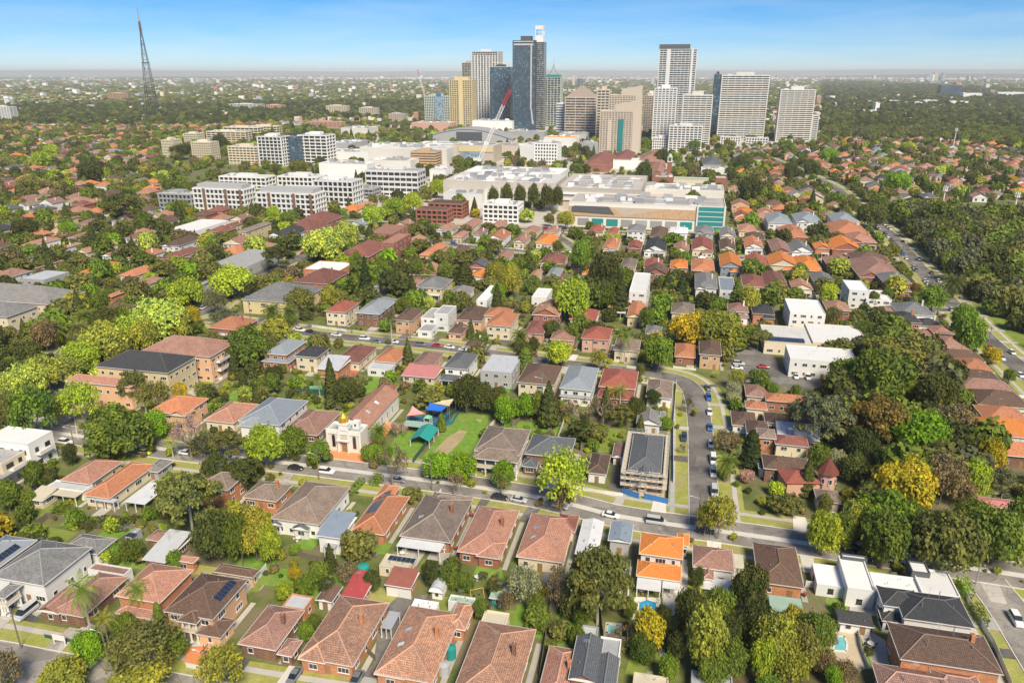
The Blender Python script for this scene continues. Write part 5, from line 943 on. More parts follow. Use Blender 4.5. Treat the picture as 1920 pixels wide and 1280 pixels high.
def ex_slant(root, w, d, h):
    m = MB(); a = [(w * .38, 0, h), (w, 0, h), (w, 0, h + 15), (w * .38, 0, h + 9)]; b_ = [(x, 8, z) for x, y, z in a]
    m.poly(a); m.poly(b_[::-1]); m.poly([a[3], a[2], b_[2], b_[3]]); m.poly([a[1], b_[1], b_[2], a[2]]); m.poly([b_[0], a[0], a[3], b_[3]]); m.build('slanted_top', MT['w_sand'], root)
    m = MB(); m.box(w * .46, -1.2, h * .1, w * .58, .02, h * .82); m.build('green_glass_bay', MT['green_glass'], root); m = MB(); m.box(w * .8, -.8, 0, w * 1.0, .02, h - .3); m.box(w * .2, -.8, 0, w * .3, .02, h * .8); m.build('facade_panel', MT['w_sand'], root)
bld('pink beige apartment tower with slanted top and green glass bay, front', 1122, 1198, 208, 290, 30, 24, 14, 'w_sand', 'glass_dark', 'tower', .7, 1.0, 1.4, plant=False, rm='w_sand', group=AT, extra=ex_slant, lm='the front beige tower')
bld('pink beige apartment tower with slanted top, taller one behind', 1138, 1199, 178, 268, 30, 28, 12, 'w_sand', 'glass_dark', 'tower', .7, 1.0, 1.4, plant=False, rm='w_sand', group=AT, extra=ex_slant)
bld('brown and tan tower in the gap between the beige and the tall white towers', 1204, 1222, 180, 250, 26, 22, 4, 'w_beige', 'glass_dark', 'tower', .6, .8, 1.2, group=AT)
bld('tallest white balconied apartment tower on the right with charcoal cap', 1226, 1295, 92, 262, 30, 42, 10, 'w_white', 'glass_dark', 'tower', 1.3, .5, 1.3, plant=False, group=AT, extra=lambda r, w, d, h: (lambda m, k: (m.box(-.4, -.4, h, w * .8, d + .4, h + 7), m.build('roof_cap', MT['w_dgrey'], r), k.box(w * .2, -.6, 0, w * .3, .03, h - .2), k.box(w * .84, -.6, 0, w * .9, .03, h - .2), k.build('facade_strip', MT['w_white'], r)))(MB(), MB()), lm='the tall white tower')
bld('lower white striped apartment tower in front of the tall white one', 1221, 1263, 165, 268, 20, 25, 6, 'w_white', 'glass_dark', 'tower', .9, 1.3, 1.7, group=AT)
bld('cream balconied apartment tower right of the tall white one', 1274, 1329, 178, 276, 26, 24, 5, 'w_off', 'glass_dark', 'tower', 1.3, .6, 1.4, group=AT)
bld('low white and charcoal apartment building at the foot of the tall white tower', 1252, 1314, 236, 284, 24, 11, 8, 'w_white', 'glass', 'apartment block', 1.0, 1.1, 1.2, group=AT)
bld('white terrace block at the foot of the white towers', 1222, 1256, 258, 282, 18, 5, 8, 'w_white', 'glass', 'apartment block', .5, 1.1, 1.3, group=AT)
bld('dark blue glass slab attached to the broad cream apartment tower', 1330, 1343, 140, 254, 26, 30, 5, 'dark_steel', 'glass_blue', 'tower', .15, .2, .3, group=AT)
bld('broad cream apartment tower with long balcony bands', 1343, 1431, 141, 262, 26, 30, 7, 'w_off', 'glass_dark', 'tower', 1.4, .5, 1.5, group=AT, lm='the broad cream tower', extra=lambda r, w, d, h: (lambda m: ([m.tube((w * a, d * .4, h), (w * a, d * .4, h + 5), .5, .3, 5) for a in (.3, .45, .6, .75)], m.build('roof_mast', MT['steel'], r)))(MB()))
bld('cream apartment tower with overhanging bands, rightmost of the towers', 1453, 1518, 168, 266, 26, 26, 5, 'w_off', 'glass_dark', 'tower', 1.4, .5, 1.5, group=AT, lm='the rightmost tower', extra=lambda r, w, d, h: (facade(r, w * .18, d, 0, h * .52, 14, 1, 4, 'w_off', 'glass_dark', 1.0, .8, 1.5, x0=w + .04)))
for a, b_, c_, d2, lb in [(1350, 1388, 256, 270, 'left'), (1397, 1440, 258, 272, 'right'), (1468, 1486, 262, 272, 'narrow'), (1508, 1530, 264, 274, 'last')]:
    bld('%s low white terrace building in front of the cream towers' % lb, a, b_, c_, d2, 14, 3, 8, 'w_white', 'glass', 'terrace block', .3, 1.2, 1.4, plant=False, group='low white terrace buildings')
# offices and blocks left of the centre
bld('white gridded office building with square balconies', 487, 532, 256, 312, 24, 9, 6, 'w_white', 'glass', 'office building', 1.2, .6, .9, group=MR, lm='the white gridded office')
bld('dark blue glass office wing between two white blocks', 532, 560, 256, 310, 24, 9, 8, 'dark_steel', 'glass_blue', 'office building', .1, .15, .25, group=MR)
bld('white and green apartment building with horizontal balconies', 562, 616, 253, 308, 26, 9, 5, 'w_white', 'glass', 'apartment block', 1.0, .8, 1.2, group=MR)
for a, b_, c_, d2, fl, lb in [(430, 486, 274, 308, 7, 'cream gridded apartment block left of the white office'), (362, 398, 266, 302, 8, 'cream balcony banded block with a lift tower'), (306, 328, 262, 294, 6, 'small white banded block, leftmost of the apartment blocks'), (388, 462, 246, 266, 5, 'long cream block behind the trees'), (420, 485, 238, 256, 4, 'stepped cream block further back'), (346, 372, 250, 270, 5, 'narrow cream block behind the banded one'), (470, 520, 236, 252, 4, 'pale beige block behind the office')]:
    bld(lb, a, b_, c_, d2, 20, fl, 8, 'w_cream', 'glass', 'apartment block', .9, .9, 1.5, group=MR, rm='flat_pale')
for a, b_, c_, d2, m, lb in [(612, 650, 198, 214, 'w_cream', 'far cream slab block standing in the dark wood'), (674, 706, 202, 219, 'w_cream', 'far pale block right of the cream slab'), (729, 758, 213, 228, 'w_beige', 'far tan block nearest the towers'), (203, 241, 175, 189, 'w_peach', 'far orange brown block left of the lattice tower'), (-20, 22, 200, 226, 'w_white', 'white banded block at the far left edge'), (430, 490, 195, 205, 'w_white', 'long low white block in the wood'), (500, 530, 197, 207, 'w_peach', 'low peach block in the wood'), (575, 640, 228, 240, 'w_pink', 'low pink and cream block behind the office')]:
    bld(lb, a, b_, c_, d2, 22, max(3, int((d2 - c_) / 2)), 8, m, 'glass', 'apartment block', .6, 1.2, 1.4, group='far blocks in the wood')
WB = 'white apartment blocks at the foot of the centre'
for a, b_, c_, d2, dp, fl, bx, fm, lb in [(366, 462, 352, 398, 18, 5, 12, 'w_white', 'brown and white apartment block with roof garden'), (484, 594, 360, 406, 20, 5, 12, 'w_white', 'white apartment block with long planted roof terrace'), (412, 500, 330, 352, 20, 3, 10, 'w_white', 'white block behind the brown and white one'), (522, 596, 330, 362, 24, 4, 9, 'w_white', 'white and grey block behind the planted terrace'), (590, 664, 338, 386, 22, 5, 8, 'w_white', 'stepped white block nearest the pale office'), (300, 362, 362, 396, 16, 4, 8, 'w_grey', 'grey metal roofed terrace block at the left of the white blocks'),
                                      (905, 972, 382, 416, 20, 4, 7, 'w_white', 'white stepped balcony building in front of the mall'), (803, 868, 380, 408, 18, 4, 6, 'w_red', 'red brick apartment block with white balconies'), (780, 840, 392, 418, 16, 3, 6, 'w_red', 'lower red brick block with dark roof')]:
    rr_ = bld(lb, a, b_, c_, d2, dp, fl, bx, fm, 'glass', 'apartment block', 1.0, 1.0, 1.2, group=WB, rm='r_brown' if fm == 'w_red' else 'flat_pale', plant=fm != 'w_red', lm='the white blocks' if a == 484 else None)
    if a in (366, 484):
        m = MB(); w, d, h = rr_[1:]; m.box(3, 3, h - .1, w - 3, d - 2, h + 3); m.build('penthouse', MT['w_grey'], rr_[0]); m = MB(); [m.box(w * q, -.3, 0, w * q + 2.4, .03, h - .2) for q in (.2, .62, .9)]; m.build('brick_panel', MT['w_brown'], rr_[0])
bld('long pale grey office building with dark window strips', 687, 785, 318, 366, 22, 5, 9, 'w_white', 'glass', 'office building', .3, .6, 2.0, group='offices of the centre', lm='the long pale office')
bld('brown office block with tan horizontal bands', 770, 818, 284, 318, 24, 7, 1, 'w_tan', 'glass_dark', 'office building', .6, 0, 1.7, group='offices of the centre', rm='flat_grey')
bld('white office block with square window grid', 1001, 1045, 268, 312, 30, 7, 8, 'w_white', 'glass', 'office building', .35, 1.6, 1.5, group='offices of the centre', lm='the square grid office')
bld('grey curved podium building with dark glass', 640, 700, 352, 372, 20, 3, 8, 'w_grey', 'glass', 'office building', .3, .4, 1.4, group='offices of the centre')
bld('small brick office behind the grey podium', 620, 680, 305, 330, 20, 4, 6, 'w_beige', 'glass', 'office building', .4, 1, 1.5, group='offices of the centre')
# low retail roofs
def slab(label, xl, xr, yt, yb, dep, wm, rm='flat_pale', name='shopping_centre', cat='shopping centre', units=8, extra=None, lm=None, z0=0):
    p = G(xl, yb); w = solve_w(p, xr); h = solve_h(p, yt); root = empty(name, p, -GA); tag(root, label, cat, 'low buildings of the centre'); m = MB(); m.box(0, 0, 0, w, dep, h - .6, bottom=False); m.build('wall', MT[wm], root)
    m = MB(); m.box(.6, .6, h - .598, w - .6, dep - .6, h - .4); m.build('roof', MT[rm], root); m = MB()
    for q in ((0, 0, w, .58), (0, dep - .58, w, dep), (0, .581, .58, dep - .581), (w - .58, .581, w, dep - .581)): m.box(q[0], q[1], h - .599, q[2], q[3], h + .3)
    m.build('parapet', MT[wm], root); rr = random.Random(int(xl + yt))
    for i in range(int(units * 1.5)):
        m = MB(); a, b_ = rr.uniform(.05, .85) * w, rr.uniform(.1, .85) * dep; s1, s2, s3 = rr.uniform(2, 9), rr.uniform(2, 6), rr.uniform(.8, 2.8); m.box(a, b_, h - .41, min(a + s1, w - 1), min(b_ + s2, dep - 1), h + s3)
        m.box(a + .3, b_ + .3, h + s3, min(a + s1, w - 1) - .3, min(b_ + s2, dep - 1) - .3, h + s3 + .25); m.build('roof_unit', MT[rr.choice(['flat_white', 'steel', 'flat_grey', 'w_white', 'w_grey'])], root)
    if units > 5:
        m = MB(); [m.box(w * rr.uniform(.03, .6), dep * q, h - .399, w * rr.uniform(.65, .97), dep * q + .7, h + rr.uniform(.1, .5)) for q in (.2, .33, .47, .66, .8)]; m.build('duct', MT['steel'], root); m = MB(); [m.box(w * q, dep * .08, h - .397, w * q + w * .07, dep * .92, h - .36 + .01 * (int(q * 100) % 3)) for q in (.1, .34, .55, .78)]; m.build('roof_sheet', MT['flat_grey' if int(xl) % 2 else 'flat_white'], root)
    u0, v0 = uv(p); BIG.append((u0 - 3, u0 + w + 3, v0 - 3, v0 + dep + 3))
    if extra: extra(root, w, dep, h)
    if lm: LAND.append((lm, p))
    return root
def ex_mall(root, w, d, h):
    m = MB(); m.box(-.3, -.5, h * .45, w * .83, .02, h * .84); m.build('cladding', MT['w_tan'], root)
    m = MB(); p = [(2, -.9, h * .62), (w * .30, -.9, h * .56), (w * .26, -.9, h * .86), (4, -.9, h * .86)]; m.poly(p); m.box(2, -.56, h * .6, w * .27, -.505, h * .82); m.build('dark_panel', MT['w_dgrey'], root)
    m = MB(); m.poly([(w * .28, -.52, h * .84), (w * .36, -.52, h * .5), (w * .62, -.52, h * .82), (w * .62, -.52, h * .84)]); m.build('facade_wedge', MT['w_beige'], root)
    m = MB(); m.box(w * .835, -1.2, .4, w * .985, .03, h * .98); m.build('green_glass_corner', MT['green_glass'], root)
    m = MB()
    for i in range(5): z = .6 + h * .19 * i; m.box(w * .83, -1.35, z, w * .99, -1.21, z + .5)
    m.box(w * .822, -1.5, .0, w * .832, 0, h + .6); m.box(w * .988, -1.5, 0, w * 1.0, 0, h + .6); m.build('white_frame', MT['trim'], root)
    for i in range(8): m = MB(); x = w * (.06 + .095 * i); m.box(x, -.25, h * .08, x + w * .075, .02, h * .36); m.build('shop_window', MT['green_glass' if i in (1, 2, 7) else 'flat_grey'], root)
slab('long tan clad shopping centre with green glass corner', 1066, 1357, 378, 424, 46, 'w_off', 'flat_tan', units=14, extra=ex_mall, lm='the shopping centre')
slab('flat grey rooftop car deck of the shopping centre', 1042, 1200, 352, 392, 95, 'w_stone', 'flat_tan', units=9, extra=lambda r, w, d, h: [(lambda m: (m.box(2, -1.2, h * t, w * .8, .02, h * t + 1.6), m.build('ramp_band', MT['w_white'], r)))(MB()) for t in (.45, .72)])
slab('long white flat roofed shopping centre wing', 832, 1042, 338, 380, 60, 'w_stone', 'flat_pale', units=26, lm='the white mall wing')
slab('white vaulted shopping hall behind the white wing', 870, 1050, 322, 350, 50, 'w_white', 'flat_white', units=20)
slab('cream walled shopping centre with louvred roof', 676, 838, 276, 306, 70, 'w_off', 'flat_pale', units=18)
slab('beige box building with large dark window', 845, 926, 272, 304, 44, 'w_beige', 'flat_pale', units=6, extra=lambda r, w, d, h: (lambda m, k: (m.box(w * .22, -.4, h * .1, w * .75, .02, h * .62), m.build('big_window', MT['glass_sky'], r), k.box(w * .2, -.8, h * .64, w * .98, .02, h * .95), k.build('gold_band', MT['w_yellow'], r)))(MB(), MB()))
slab('white warehouse like hall in front of the dark trees', 832, 905, 362, 388, 26, 'w_white', 'm_light', units=2)
slab('low cream hall behind the row of dark trees', 905, 1050, 358, 388, 22, 'w_off', 'flat_pale', units=4)
slab('low cream retail block right of the beige box', 926, 1000, 272, 292, 40, 'w_beige', 'flat_tan', units=8)
slab('pale grey windowless block beside the square grid office', 975, 1001, 272, 302, 30, 'w_white', 'flat_pale', units=2)
slab('small orange roofed retail building', 1020, 1080, 258, 276, 40, 'w_white', 'orange_roof', units=3, name='retail_building', cat='retail building')
slab('white flat roofed school hall', 1149, 1208, 300, 316, 24, 'w_white', 'flat_white', units=0, name='school_hall', cat='school hall')
slab('red brick school wing with white window frames', 1226, 1261, 332, 354, 18, 'w_red', 'flat_pale', units=2, name='school_building', cat='school')
slab('long pale green roofed school wing', 1262, 1328, 336, 352, 18, 'w_cream', 'm_green', units=0, name='school_building', cat='school')
slab('plain red brick school block at the right', 1340, 1362, 334, 352, 18, 'w_red', 'flat_pale', units=0, name='school_building', cat='school')
slab('white topped retail strip right of the school', 1314, 1366, 316, 326, 16, 'w_white', 'flat_white', units=4, name='retail_building', cat='retail building')
slab('long cream retail roof with red awning', 1200, 1356, 354, 376, 40, 'w_off', 'flat_pale', units=12, extra=lambda r, w, d, h: (lambda m: (m.box(2, -2.5, h * .5, w * .4, .02, h * .56), m.build('red_awning', MT['r_red'], r)))(MB()))
for i, (a, b_, c_, d2, dp, wm, rm, lb) in enumerate([(616, 660, 268, 284, 60, 'w_grey', 'm_blue', 'long blue grey station roof'), (640, 690, 240, 256, 50, 'w_off', 'flat_tan', 'low tan roof behind the station'), (772, 845, 230, 246, 40, 'w_pink', 'flat_pale', 'pink walled retail building below the gridded office'), (886, 960, 226, 246, 30, 'w_white', 'flat_pale', 'white retail block below the glass towers'), (1090, 1120, 268, 290, 30, 'w_grey', 'flat_grey', 'grey retail block beside the beige tower'), (690, 770, 300, 322, 30, 'w_off', 'flat_pale', 'cream shop row left of the brown office'), (600, 690, 284, 304, 40, 'w_white', 'flat_pale', 'white shop roofs left of the cream centre'), (600, 690, 306, 336, 22, 'w_white', 'flat_white', 'white stepped shop block right of the white blocks'), (806, 836, 318, 340, 24, 'w_white', 'flat_pale', 'small white shop block behind the long office'), (950, 1020, 246, 262, 30, 'w_grey', 'flat_pale', 'pale podium under the tallest tower'), (1048, 1100, 250, 262, 30, 'w_grey', 'flat_pale', 'grey podium under the banded offices'), (785, 905, 268, 280, 30, 'w_off', 'flat_white', 'pale arched hall roof')]): slab(lb, a, b_, c_, d2, dp, wm, rm, units=6, name='retail_building', cat='retail building')
for lb, bl, rm, wm in [('broad maroon roofed school building below the beige towers', [B((1092, 309), (1150, 311), (1152, 292), 8)], 'r_dullred', 'w_red'), ('tall maroon pyramid roofed school building beside the white hall', [B((1150, 298), (1188, 299), (1188, 286), 11)], 'r_dullred', 'w_red'), ('long salmon roofed school building left of the clock tower', [B((1195, 302), (1250, 304), (1248, 290), 9)], 'r_salmon', 'w_red'), ('gabled school chapel with big arched window', [B((1222, 325), (1246, 326), (1246, 306), 10, 'gv')], 'r_salmon', 'w_red'), ('dark roofed cream villa right of the school trees', [B((1318, 308), (1352, 310), (1350, 298), 8)], 'r_slate', 'w_cream')]: house(lb, bl, rm, wm, near=1, group='school buildings', cat='school', name='school_building', door=False)
# arena with curved roof
p = G(812, 272); w = solve_w(p, 962); root = empty('arena', p, -GA); tag(root, 'grey arena like shopping hall with long curved roof', 'arena'); m, k, gl = MB(), MB(), MB(); N = 14; hh = solve_h(p, 240)
pr = [(w * i / N, hh * (.45 + .55 * math.sin(math.pi * min(1, .12 + i / N * .88)))) for i in range(N + 1)]
for (x0, z0), (x1, z1) in zip(pr, pr[1:]):
    m.poly([(x0, -1, z0), (x1, -1, z1), (x1, 50, z1), (x0, 50, z0)], 0, [(x0, 0), (x1, 0), (x1, 50), (x0, 50)]); k.poly([(x0, 0, 0), (x1, 0, 0), (x1, 0, z1 - .5), (x0, 0, z0 - .5)]); k.poly([(x0, -1, z0 - 1.2), (x1, -1, z1 - 1.2), (x1, -1, z1), (x0, -1, z0)])
gl.box(w * .3, -.6, hh * .3, w * .62, -.05, hh * .8); m.build('curved_roof', MT['flat_grey'], root); k.build('wall', MT['w_grey'], root); gl.build('glass_front', MT['m_dark'], root); u0, v0 = uv(p); BIG.append((u0, u0 + w, v0, v0 + 50)); LAND.append(('the grey arena', p))
# clock tower with dome
p = G(1254, 330); h = solve_h(p, 290); root = empty('clock_tower', p, -GA); tag(root, 'slim school clock tower with pale green dome', 'tower'); m = MB(); m.box(-2.5, -2.5, 0, 2.5, 2.5, h - 8); m.build('shaft', MT['w_red'], root)
m = MB(); m.box(-3, -3, h - 8, 3, 3, h - 7.4); [m.box(a - .4, b_ - .4, h - 7.4, a + .4, b_ + .4, h - 3) for a in (-2, 2) for b_ in (-2, 2)]; m.box(-2.8, -2.8, h - 3, 2.8, 2.8, h - 2.4); m.build('belfry', MT['trim'], root)
m = MB(); [m.tube((0, 0, h - 2.4 + 3.4 * math.sin(a)), (0, 0, h - 2.4 + 3.4 * math.sin(a + .3)), 2.6 * math.cos(a), 2.6 * math.cos(a + .3), 10, cap=False) for a in (0, .3, .6, .9, 1.2)]; m.build('dome', MT['m_green'], root); LAND.append(('the clock tower', p))
# far skylines
FT = 'tiny towers of the far skylines'
def fartower(x, yt, wpx, dist, i, lb):
    p = Vector(((x - 960) / F_PX * dist * 1.06, dist, 0)); r = wpx / PPM(p); h = solve_h(p, yt); root = empty('far_tower', p, (i * .7) % 1.5 - .7); tag(root, lb, 'tower', FT); m = MB(); m.box(-r / 2, -r / 2, 0, r / 2, r / 2, h); m.box(-r * .3, -r * .3, h, r * .25, r * .3, h * 1.05); m.box(-r * .5, -r * .35, h * .97, -r * .3, r * .35, h * 1.02); m.build('wall', MT[['w_grey', 'w_dgrey', 'w_white', 'w_beige', 'glass_blue'][i % 5]], root)
    k = MB(); [k.box(-r / 2 - .3, -r / 2 - .3, z, r / 2 + .3, r / 2 + .3, z + 1.5) for z in np.arange(8, h, max(8, h / 14))]; o = k.build('floor_band', MT['w_grey' if i % 2 else 'w_white'], root); o['kind'] = 'stuff'
i = 0; where = []
for cx, lst, dist in [('right of the rightmost tower', [(1630, 149, 8), (1638, 152, 6), (1660, 140, 7), (1666, 137, 8), (1674, 142, 5), (1680, 137, 6), (1688, 150, 8), (1693, 153, 6), (1722, 143, 5), (1727, 142, 5), (1733, 149, 4)], 9000), ('between the lattice tower and the towers', [(418, 149, 6), (426, 147, 5), (433, 147, 6), (441, 150, 8), (450, 151, 6), (460, 149, 8), (468, 150, 5)], 8000), ('left of the tall white tower', [(1063, 143, 5), (1074, 148, 7), (1195, 146, 6), (1204, 152, 5), (1219, 142, 5), (1224, 143, 4), (1228, 144, 4), (1211, 154, 8), (1166, 153, 16)], 6500), ('right of the tall white tower', [(1310, 155, 5), (1317, 153, 6), (1326, 157, 6), (1334, 157, 8)], 7000)]:
    for n_i, (x, yt, w) in enumerate(lst):
        ordn = ['first', 'second', 'third', 'fourth', 'fifth', 'sixth', 'seventh', 'eighth', 'ninth', 'tenth', 'eleventh'][n_i]; fartower(x, yt, w, dist + (n_i * 137) % 700, i, 'tiny hazy far tower, %s of its cluster %s' % (ordn, cx)); i += 1
fr = bld('wide dark office slab far off at the right', 1762, 1800, 160, 181, 60, 10, 10, 'dark_steel', 'glass_blue', 'office building', .5, .8, 1, plant=False, group='far buildings beyond the wood')
for j, (a, b_, c_, d2) in enumerate([(1620, 1640, 190, 194), (1636, 1660, 193, 197), (1665, 1690, 189, 195), (1700, 1730, 192, 197), (1730, 1760, 188, 194), (1780, 1815, 190, 196), (1632, 1654, 208, 212), (1592, 1610, 193, 196), (1870, 1920, 173, 181), (1805, 1840, 175, 184)]):
    slab('%s low pale hall among far trees at the right' % ['leftmost', 'second', 'third', 'fourth', 'fifth', 'sixth', 'lowest', 'small', 'rightmost', 'upper right'][j], a, b_, c_, d2, 50, 'w_white', 'flat_white', units=2, name='far_hall', cat='hall')
# ---------------------------------------------------------------- church
x0, x1, y0, y1, *_ = Q(c6, (528, 655), (788, 682), (828, 622), 7.2); n0, n1, n2, n3, *_ = Q(c6, (640, 600), (838, 648), (1085, 392), 5.8)
cu, cv = (x0 + x1) / 2, y0; CH = empty('church', wp(cu, cv), -GA); tag(CH, 'cream church with gold crown dome over arched door and red nave roof', 'church'); LAND.append(('the white church', wp(cu, cv)))
X0, X1, D_ = x0 - cu, x1 - cu, y1 - y0; ROOFPLAN += [(x0, x1, y0, y1), (n0, n1, y1, n3)]
m = MB(); m.box(X0, 0, 0, X1, D_, 6.3, bottom=False); m.build('wall', MT['w_off'], CH)
m = MB(); [m.box(*q) for q in ((X0 - .1, -.1, 6.31, X1 + .1, .3, 7.3), (X0 - .1, D_ - .3, 6.31, X1 + .1, D_ + .1, 7.2), (X0 - .1, .301, 6.31, X0 + .3, D_ - .301, 7.25), (X1 - .3, .301, 6.31, X1 + .1, D_ - .301, 7.25))]
for a in (X0 - .15, -1.9, 1.4, X1 - .45): m.box(a, -.35, 0, a + .6, -.11, 7.6)
m.box(X0 - .2, -.25, 5.9, X1 + .2, -.005, 6.15); m.build('parapet', MT['w_off'], CH)
m = MB(); m.box(X0 + .31, .31, 6.3, X1 - .31, D_ - .31, 6.5); m.build('flat_roof', MT['m_grey'], CH)
def arch(w, h, y, n=8): return [(-w / 2, y, 0), (w / 2, y, 0)] + [(w / 2 * math.cos(math.pi * i / n), y, h - w / 2 + w / 2 * math.sin(math.pi * i / n) * 1.25) for i in range(n + 1)]
for xx in (X0 * .62, X1 * .62):
    m = MB(); m.poly(arch(1.15, 4.2, -.03)); o = m.build('window_surround', MT['w_brown'], CH, (xx, 0, 1.3)); m = MB(); m.poly(arch(.85, 3.8, -.06)); m.build('stained_glass', MT['glass'], CH, (xx, 0, 1.45))
m = MB(); m.poly(arch(2.6, 5.2, -.03)); m.build('portal', MT['trim_cream'], CH, (0, 0, .1)); m = MB(); m.box(-.75, -.16, 0, .75, -.04, 2.7); [m.box(s, -.2, .2, s + .6, -.17, 2.5) for s in (-.68, .08)]; m.build('door', MT['timber'], CH, (0, 0, .12))
m = MB(); m.box(-.75, -.15, 2.75, .75, -.05, 3.0); m.build('lintel', MT['w_white'], CH); m = MB(); [m.tube((a, -.9, 0), (a, -.9, 3.9), .22, .18, 8) for a in (-1.6, 1.6)]; m.box(-2, -1.2, 3.9, 2, -.36, 4.3); m.build('porch', MT['w_white'], CH)
m = MB(); m.box(-1.4, -.3, 7.31, 1.4, 1.9, 9.2); m.box(-1.65, -.5, 9.2, 1.65, 2.1, 9.45); [m.box(a, b_, 9.45, a + .35, b_ + .35, 10.1) for a in (-1.6, 1.25) for b_ in (-.45, 1.7)]; m.build('dome_base', MT['w_white'], CH)
m = MB(); m.tube((0, .8, 9.45), (0, .8, 10.2), .85, 1.15, 12); prof = [(1.15, 10.2), (1.35, 10.8), (1.2, 11.5), (.7, 12.1), (.3, 12.6), (.08, 13.4)]
[m.tube((0, .8, b_), (0, .8, d), a, c, 12, cap=False) for (a, b_), (c, d) in zip(prof, prof[1:])]; [m.tube((math.cos(t) * 1.25, .8 + math.sin(t) * 1.25, 10.3), (math.cos(t) * 1.6, .8 + math.sin(t) * 1.6, 11.6), .3, .02, 5) for t in np.arange(0, 6.28, .785)]; m.tube((0, .8, 13.3), (0, .8, 14.3), .05, .05, 4); m.tube((-.3, .8, 13.95), (.3, .8, 13.95), .05, .05, 4); m.build('gold_dome', MT['gold'], CH)
m = MB(); m.box(.9 + .6, D_ - 2.2, 6.5, 3.6, D_ - .31, 8.8); m.build('belfry_block', MT['w_white'], CH); put_window(CH, 2.5, D_ - 2.2, 7.2, 0, .8, 1.0)
rb, wb, cp = MB(), MB(), MB(); N0, N1, NY = n0 - cu, n1 - cu, n3 - cv; hN = roof(rb, cp, wb, N0, N1, D_ - .2, NY, 5.8, 'gv', 30); wb.box(N0 + .5, D_ + .3, 0, N1 - .5, NY - .45, 5.78, bottom=False); rb.build('nave_roof', MT['r_salmon'], CH); wb.build('nave_wall', MT['w_off'], CH); cp.build('ridge_cap', MT['r_salmon'], CH)
for i in range(5): put_window(CH, N1 - .5, D_ + 3 + i * (NY - D_ - 5) / 5, 1.6, R(90), 1.0, 2.6)
for i in range(2): m = MB(); m.box(-.6, -.8, 0, .6, .8, .15); o = m.build('skylight', MT['skylight'], CH, (N1 - 3.2, D_ + 8 + i * 7, 5.8 + 3.2 * math.tan(R(30)))); o.rotation_euler = (R(30), 0, R(90))
house('small red hipped church hall behind the nave', [Q(c6, (915, 355), (1060, 368), (1050, 332), 4.6)], 'r_red', 'w_cream', near=1, group=NR, cat='church hall', name='church_hall')
# ---------------------------------------------------------------- scaffolding
sx0, sx1, sy0, sy1 = SCB; su, sv = (sx0 + sx1) / 2, (sy0 + sy1) / 2; SC = empty('scaffolding', wp(su, sv), -GA); tag(SC, 'steel scaffolding with plank decks around the unfinished house', 'scaffolding')
a0, a1, b0, b1 = sx0 - su - .5, sx1 - su + .5, sy0 - sv - .5, sy1 - sv + .5; W2 = 1.3; pm_ = MB(); pm_.tube((0, 0, 0), (0, 0, 7.6), .06, .06, 5); PM = pm_.mesh('standard', [MT['steel']]); ns, nd = 7, 10
pts = [(a0 + (a1 - a0) * i / ns, b0, 0) for i in range(ns + 1)] + [(a0, b0 + (b1 - b0) * i / nd, 1) for i in range(1, nd + 1)] + [(a1, b0 + (b1 - b0) * i / nd, 2) for i in range(1, nd + 1)] + [(a0 + (a1 - a0) * i / ns, b1, 3) for i in range(1, ns)]
for x, y, s in pts: dx, dy = ((0, -W2), (-W2, 0), (W2, 0), (0, W2))[s]; obj('standard', PM, SC, (x, y, 0)); obj('standard', PM, SC, (x + dx, y + dy, 0))
for z in (2.2, 4.2, 6.0):
    for q in ((a0 - W2, b0 - W2, a1 + W2, b0 - .1), (a0 - W2, b1 + .1, a1 + W2, b1 + W2), (a0 - W2, b0 - .099, a0 - .1, b1 + .099), (a1 + .1, b0 - .099, a1 + W2, b1 + .099)): m = MB(); m.box(q[0], q[1], z, q[2], q[3], z + .07); m.build('plank_deck', MT['trim_cream'], SC)
    for dz in (.55, 1.05):
        m = MB(); [m.tube(p, q, .045, .045, 4) for p, q in (((a0 - W2, b0 - W2, z + dz), (a1 + W2, b0 - W2, z + dz)), ((a0 - W2, b1 + W2, z + dz), (a1 + W2, b1 + W2, z + dz)), ((a0 - W2, b0 - W2, z + dz), (a0 - W2, b1 + W2, z + dz)), ((a1 + W2, b0 - W2, z + dz), (a1 + W2, b1 + W2, z + dz)))]; m.build('guard_rail', MT['steel'], SC)
m = MB(); m.tube((a0, b0 - W2 - .05, .1), (a0 + 4, b0 - W2 - .05, 3.9), .05, .05, 4); m.tube((a0 + .8, b0 - W2 - .05, .1), (a0 + 4.8, b0 - W2 - .05, 3.9), .05, .05, 4)
for i in range(10): m.box(a0 + .2 + i * .42, b0 - W2 - .5, .3 + i * .38, a0 + .9 + i * .42, b0 - W2 - .06, .36 + i * .38)
m.build('stair', MT['steel'], SC)
def fence(px, h, mt, label, name='paling_fence', cat='fence', group='fences between the gardens', posts=True, pts=None):
    P = pts or [G(*p) for p in px]; r = empty(name, P[0]); tag(r, label, cat, group)
    for a, b_ in zip(P, P[1:]):
        n = max(1, int((b_ - a).length / 2.4)); d = (b_ - a) / n; an = math.atan2(d.y, d.x); L = d.length; m = MB(); m.box(.05, -.02, .04, L - .05, .02, h); m.box(0, .021, .3, L, .07, .4); m.box(0, .021, h - .35, L, .07, h - .25)
        for i in range(int(L / .3)): m.box(.06 + i * .3, -.035, .04, .06 + i * .3 + .22, -.021, h + .05)
        pm = m.mesh('panel', [MT[mt]]); q = MB(); q.box(-.06, -.06, 0, .06, .06, h + .12); pq = q.mesh('post', [MT[mt]])
        for i in range(min(n, 60)): obj('panel', pm, r, a + d * i - P[0], an); obj('post', pq, r, a + d * i - P[0], an)
    return r
